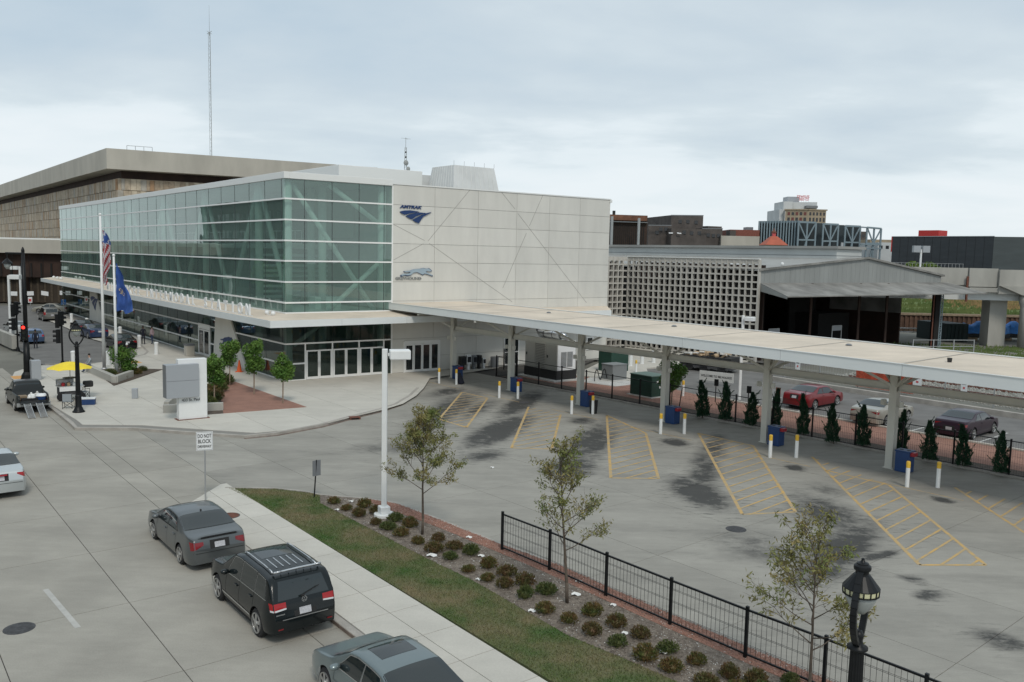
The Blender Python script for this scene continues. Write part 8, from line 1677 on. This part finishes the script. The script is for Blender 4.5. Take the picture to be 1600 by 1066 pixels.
SP = [(500+x*.2533, 600+y*.2533+7) for x, y in A_]+[(704, 874), (732, 893), (764, 887), (762, 907), (792, 899), (789, 918)]+[(800+x*.3433, 700+y*.3433+10) for x, y in B_]+[(1235, 1068), (1190, 1090), (1290, 1100), (1150, 1085)]
colw = ['olive green', 'reddish brown', 'fresh green', 'olive', 'rusty']
order = sorted(range(len(SP)), key=lambda i: SP[i][0])
ords = ['first', 'second', 'third', 'fourth', 'fifth', 'sixth', 'seventh', 'eighth', 'ninth', 'tenth', 'eleventh', 'twelfth', 'thirteenth', 'fourteenth', 'fifteenth', 'sixteenth', 'seventeenth', 'eighteenth', 'nineteenth', 'twentieth']
def nth(k): return ords[k] if k < 20 else ('twenty ' + ords[k-20] if k < 29 else ('thirtieth' if k == 29 else 'thirty '+ords[k-30] if k < 39 else ('fortieth' if k == 39 else 'forty '+ords[k-40])))
for n_, i in enumerate(order):
    kk = [0, 1, 3, 2, 4, 0, 2, 1][(i*5) % 8]; src = SH_[kk]; o = src if src.get('label') is None else src.copy()
    if o is not src: COL.objects.link(o)
    o.location = g(*SP[i], 0.118); o.rotation_euler = (0, 0, rng.uniform(0, 6.28)); s_ = rng.uniform(0.76, 1.10); o.scale = (s_*rng.uniform(0.9, 1.15), s_*rng.uniform(0.9, 1.15), s_*rng.uniform(0.75, 1.15)); tag(o, '%s low shrub in the mulch bed, %s from the lawn tip' % (colw[kk], nth(n_)), 'shrub', 'low shrubs in the mulch bed')
for i, (x, y, s_, lb, k) in enumerate(((172, 589, 1.9, 'dark low shrub at the planter wall left of the flagpoles', 2), (189, 593, 1.6, 'dark low shrub at the foot of the shorter flagpole', 0), (203, 584, 1.7, 'dark spreading shrub right of the flagpoles', 2), (213, 585, 1.5, 'low shrub near the open end of the flag planter', 0), (223, 580, 1.3, 'small round shrub alone in the flag planter soil', 2), (350, 601, 2.6, 'large dark shrub at the top of the bed by the gravel triangle', 2), (342, 612, 2.2, 'dark shrub in the middle of the bed by the gravel triangle', 2), (339, 622, 1.7, 'rusty shrub in the bed by the gravel triangle', 1), (333, 628, 2.0, 'green shrub low in the bed behind the monument sign', 2), (326, 634, 1.9, 'green shrub against the wall behind the monument sign', 2), (328, 615, 2.2, 'dark shrub peeking out beside the monument sign', 0))):
    o = SH_[k].copy(); COL.objects.link(o); o.location = g(x, y, 0.13); o.scale = (s_, s_, s_*0.9); tag(o, lb, 'shrub', 'planter shrubs')
# bare twiggy plants at the lawn tip
# grass blades, mulch chips and litter
def pt_in(poly, x, y):
    c = False; n = len(poly)
    for i in range(n):
        a, b = poly[i], poly[(i+1) % n]
        if (a.y > y) != (b.y > y) and x < (b.x-a.x)*(y-a.y)/(b.y-a.y)+a.x: c = not c
    return c
def scatter(poly, n, rg):
    x0 = min(p.x for p in poly); x1 = max(p.x for p in poly); y0 = max(12, min(p.y for p in poly)); y1 = max(p.y for p in poly); out = []
    while len(out) < n:
        x = rg.uniform(x0, x1); y = y0+(y1-y0)*rg.random()
        if pt_in(poly, x, y): out.append((x, y))
    return out
rg = random.Random(4); V3 = []; F3 = []
for x, y in scatter(gr_poly, 42000, rg):
    h = rg.uniform(0.025, 0.06); a = rg.uniform(0, 6.28); w = 0.010; k = len(V3); lx = rg.gauss(0, 0.02); ly = rg.gauss(0, 0.02); V3 += [(x-w*math.cos(a), y-w*math.sin(a), 0.11), (x+w*math.cos(a), y+w*math.sin(a), 0.11), (x+lx, y+ly, 0.112+h)]; F3.append((k, k+1, k+2))
m = MB(); m.v = V3; m.f = F3; m.m = [0]*len(F3); tag(m.build('grass_blades', 'grass_blade'), kind='stuff')
m = MB()
for x, y in scatter(mu_poly, 9000, rg):
    a = rg.uniform(0, 6.28); s_ = rg.uniform(0.012, 0.035); u = Vector((math.cos(a), math.sin(a), rg.uniform(-.3, .3)))*s_; v = Vector((-math.sin(a), math.cos(a), rg.uniform(-.3, .3)))*s_*0.4; p = Vector((x, y, 0.128)); m.cur = rg.choice((0, 0, 1, 2, 2)); m.add([p-u, p+v, p+u, p-v], [(0, 1, 2, 3)])
tag(m.build('mulch_chips', ['bark', 'pad_concrete', 'dark_mulch']), kind='stuff')
m = MB(); strip = edge_lot[1:]+red_in[::-1]
for x, y in scatter(strip, 3500, rg):
    s_ = rg.uniform(0.012, 0.03); p = Vector((x, y, 0.13)); m.add([p+Vector((s_, 0, 0)), p+Vector((0, s_, 0)), p+Vector((-s_, 0, 0)), p+Vector((0, -s_, 0)), p+Vector((0, 0, s_))], [(0, 1, 4), (1, 2, 4), (2, 3, 4), (3, 0, 4)])
tag(m.build('gravel_stones', 'red_gravel'), kind='stuff')
LT = [(675, 868, 0.16, 'crumpled white sheet on the lawn edge of the shrub bed'), (752, 869, 0.10, 'white scrap among the shrubs near the fence start'), (900, 929, 0.13, 'white paper lying right of the middle tree'), (904, 909, 0.09, 'white scrap against the gravel strip'), (831, 955, 0.10, 'white scrap at the lawn edge left of the middle tree'), (958, 946, 0.08, 'small white scrap by the fence'), (976, 990, 0.08, 'small scrap between two shrubs'), (1036, 1020, 0.09, 'scrap beside a shrub farther right'), (549, 784, 0.08, 'small white scrap near the lawn tip shrubs'), (769, 731, 0.09, 'white scrap alone on the bus lot'), (527, 797, 0.07, 'tiny scrap at the left end of the bed'), (733, 840, 0.10, 'white scrap on the red gravel'), (747, 906, 0.07, 'scrap on the mulch near the lawn')]
for x, y, s_, lb in LT:
    p = g(x, y, 0.14 if (x, y) != (769, 731) else 0.01); m = MB(); vs = []
    for i in range(4):
        for j in range(4): vs.append(p+Vector(((i/3-0.5)*s_*2, (j/3-0.5)*s_*1.4, 0.03*math.sin(i*2.1+j*1.7)+0.02)))
    m.add(vs, [(i*4+j, i*4+4+j, i*4+5+j, i*4+j+1) for i in range(3) for j in range(3)]); tag(centre(m.build('paper_scrap', 'litter')), lb, 'litter', 'paper scraps')
for k in range(7):
    b_ = B(-29.5, 4+k*11.5, 0); rg = random.Random(60+k); H_ = rg.uniform(8, 11); t = thing('street_tree', 'full green street tree across the road from the station, %s from the near corner' % nth(k), 'tree', b_, 0, 'street trees across the road')
    MB().path([b_, b_+Vector((0.1, 0, H_*0.4)), b_+Vector((0, 0.1, H_*0.8))], [0.2, 0.15, 0.05], 8).build('trunk', 'bark', t); m = MB(); br = MB()
    for q in range(9): a = q*2.4; e_ = b_+Vector((math.cos(a)*2.0, math.sin(a)*2.0, H_*(0.45+0.05*q))); br.tube(b_+Vector((0, 0, H_*0.38)), e_, 0.07, 0.03, 5); leafcloud(m, e_, (1.4, 1.4, 1.2), 190, 0.26, rg, 1.2)
    br.build('branches', 'bark', t); m.build('foliage', 'maple_leaf', t)
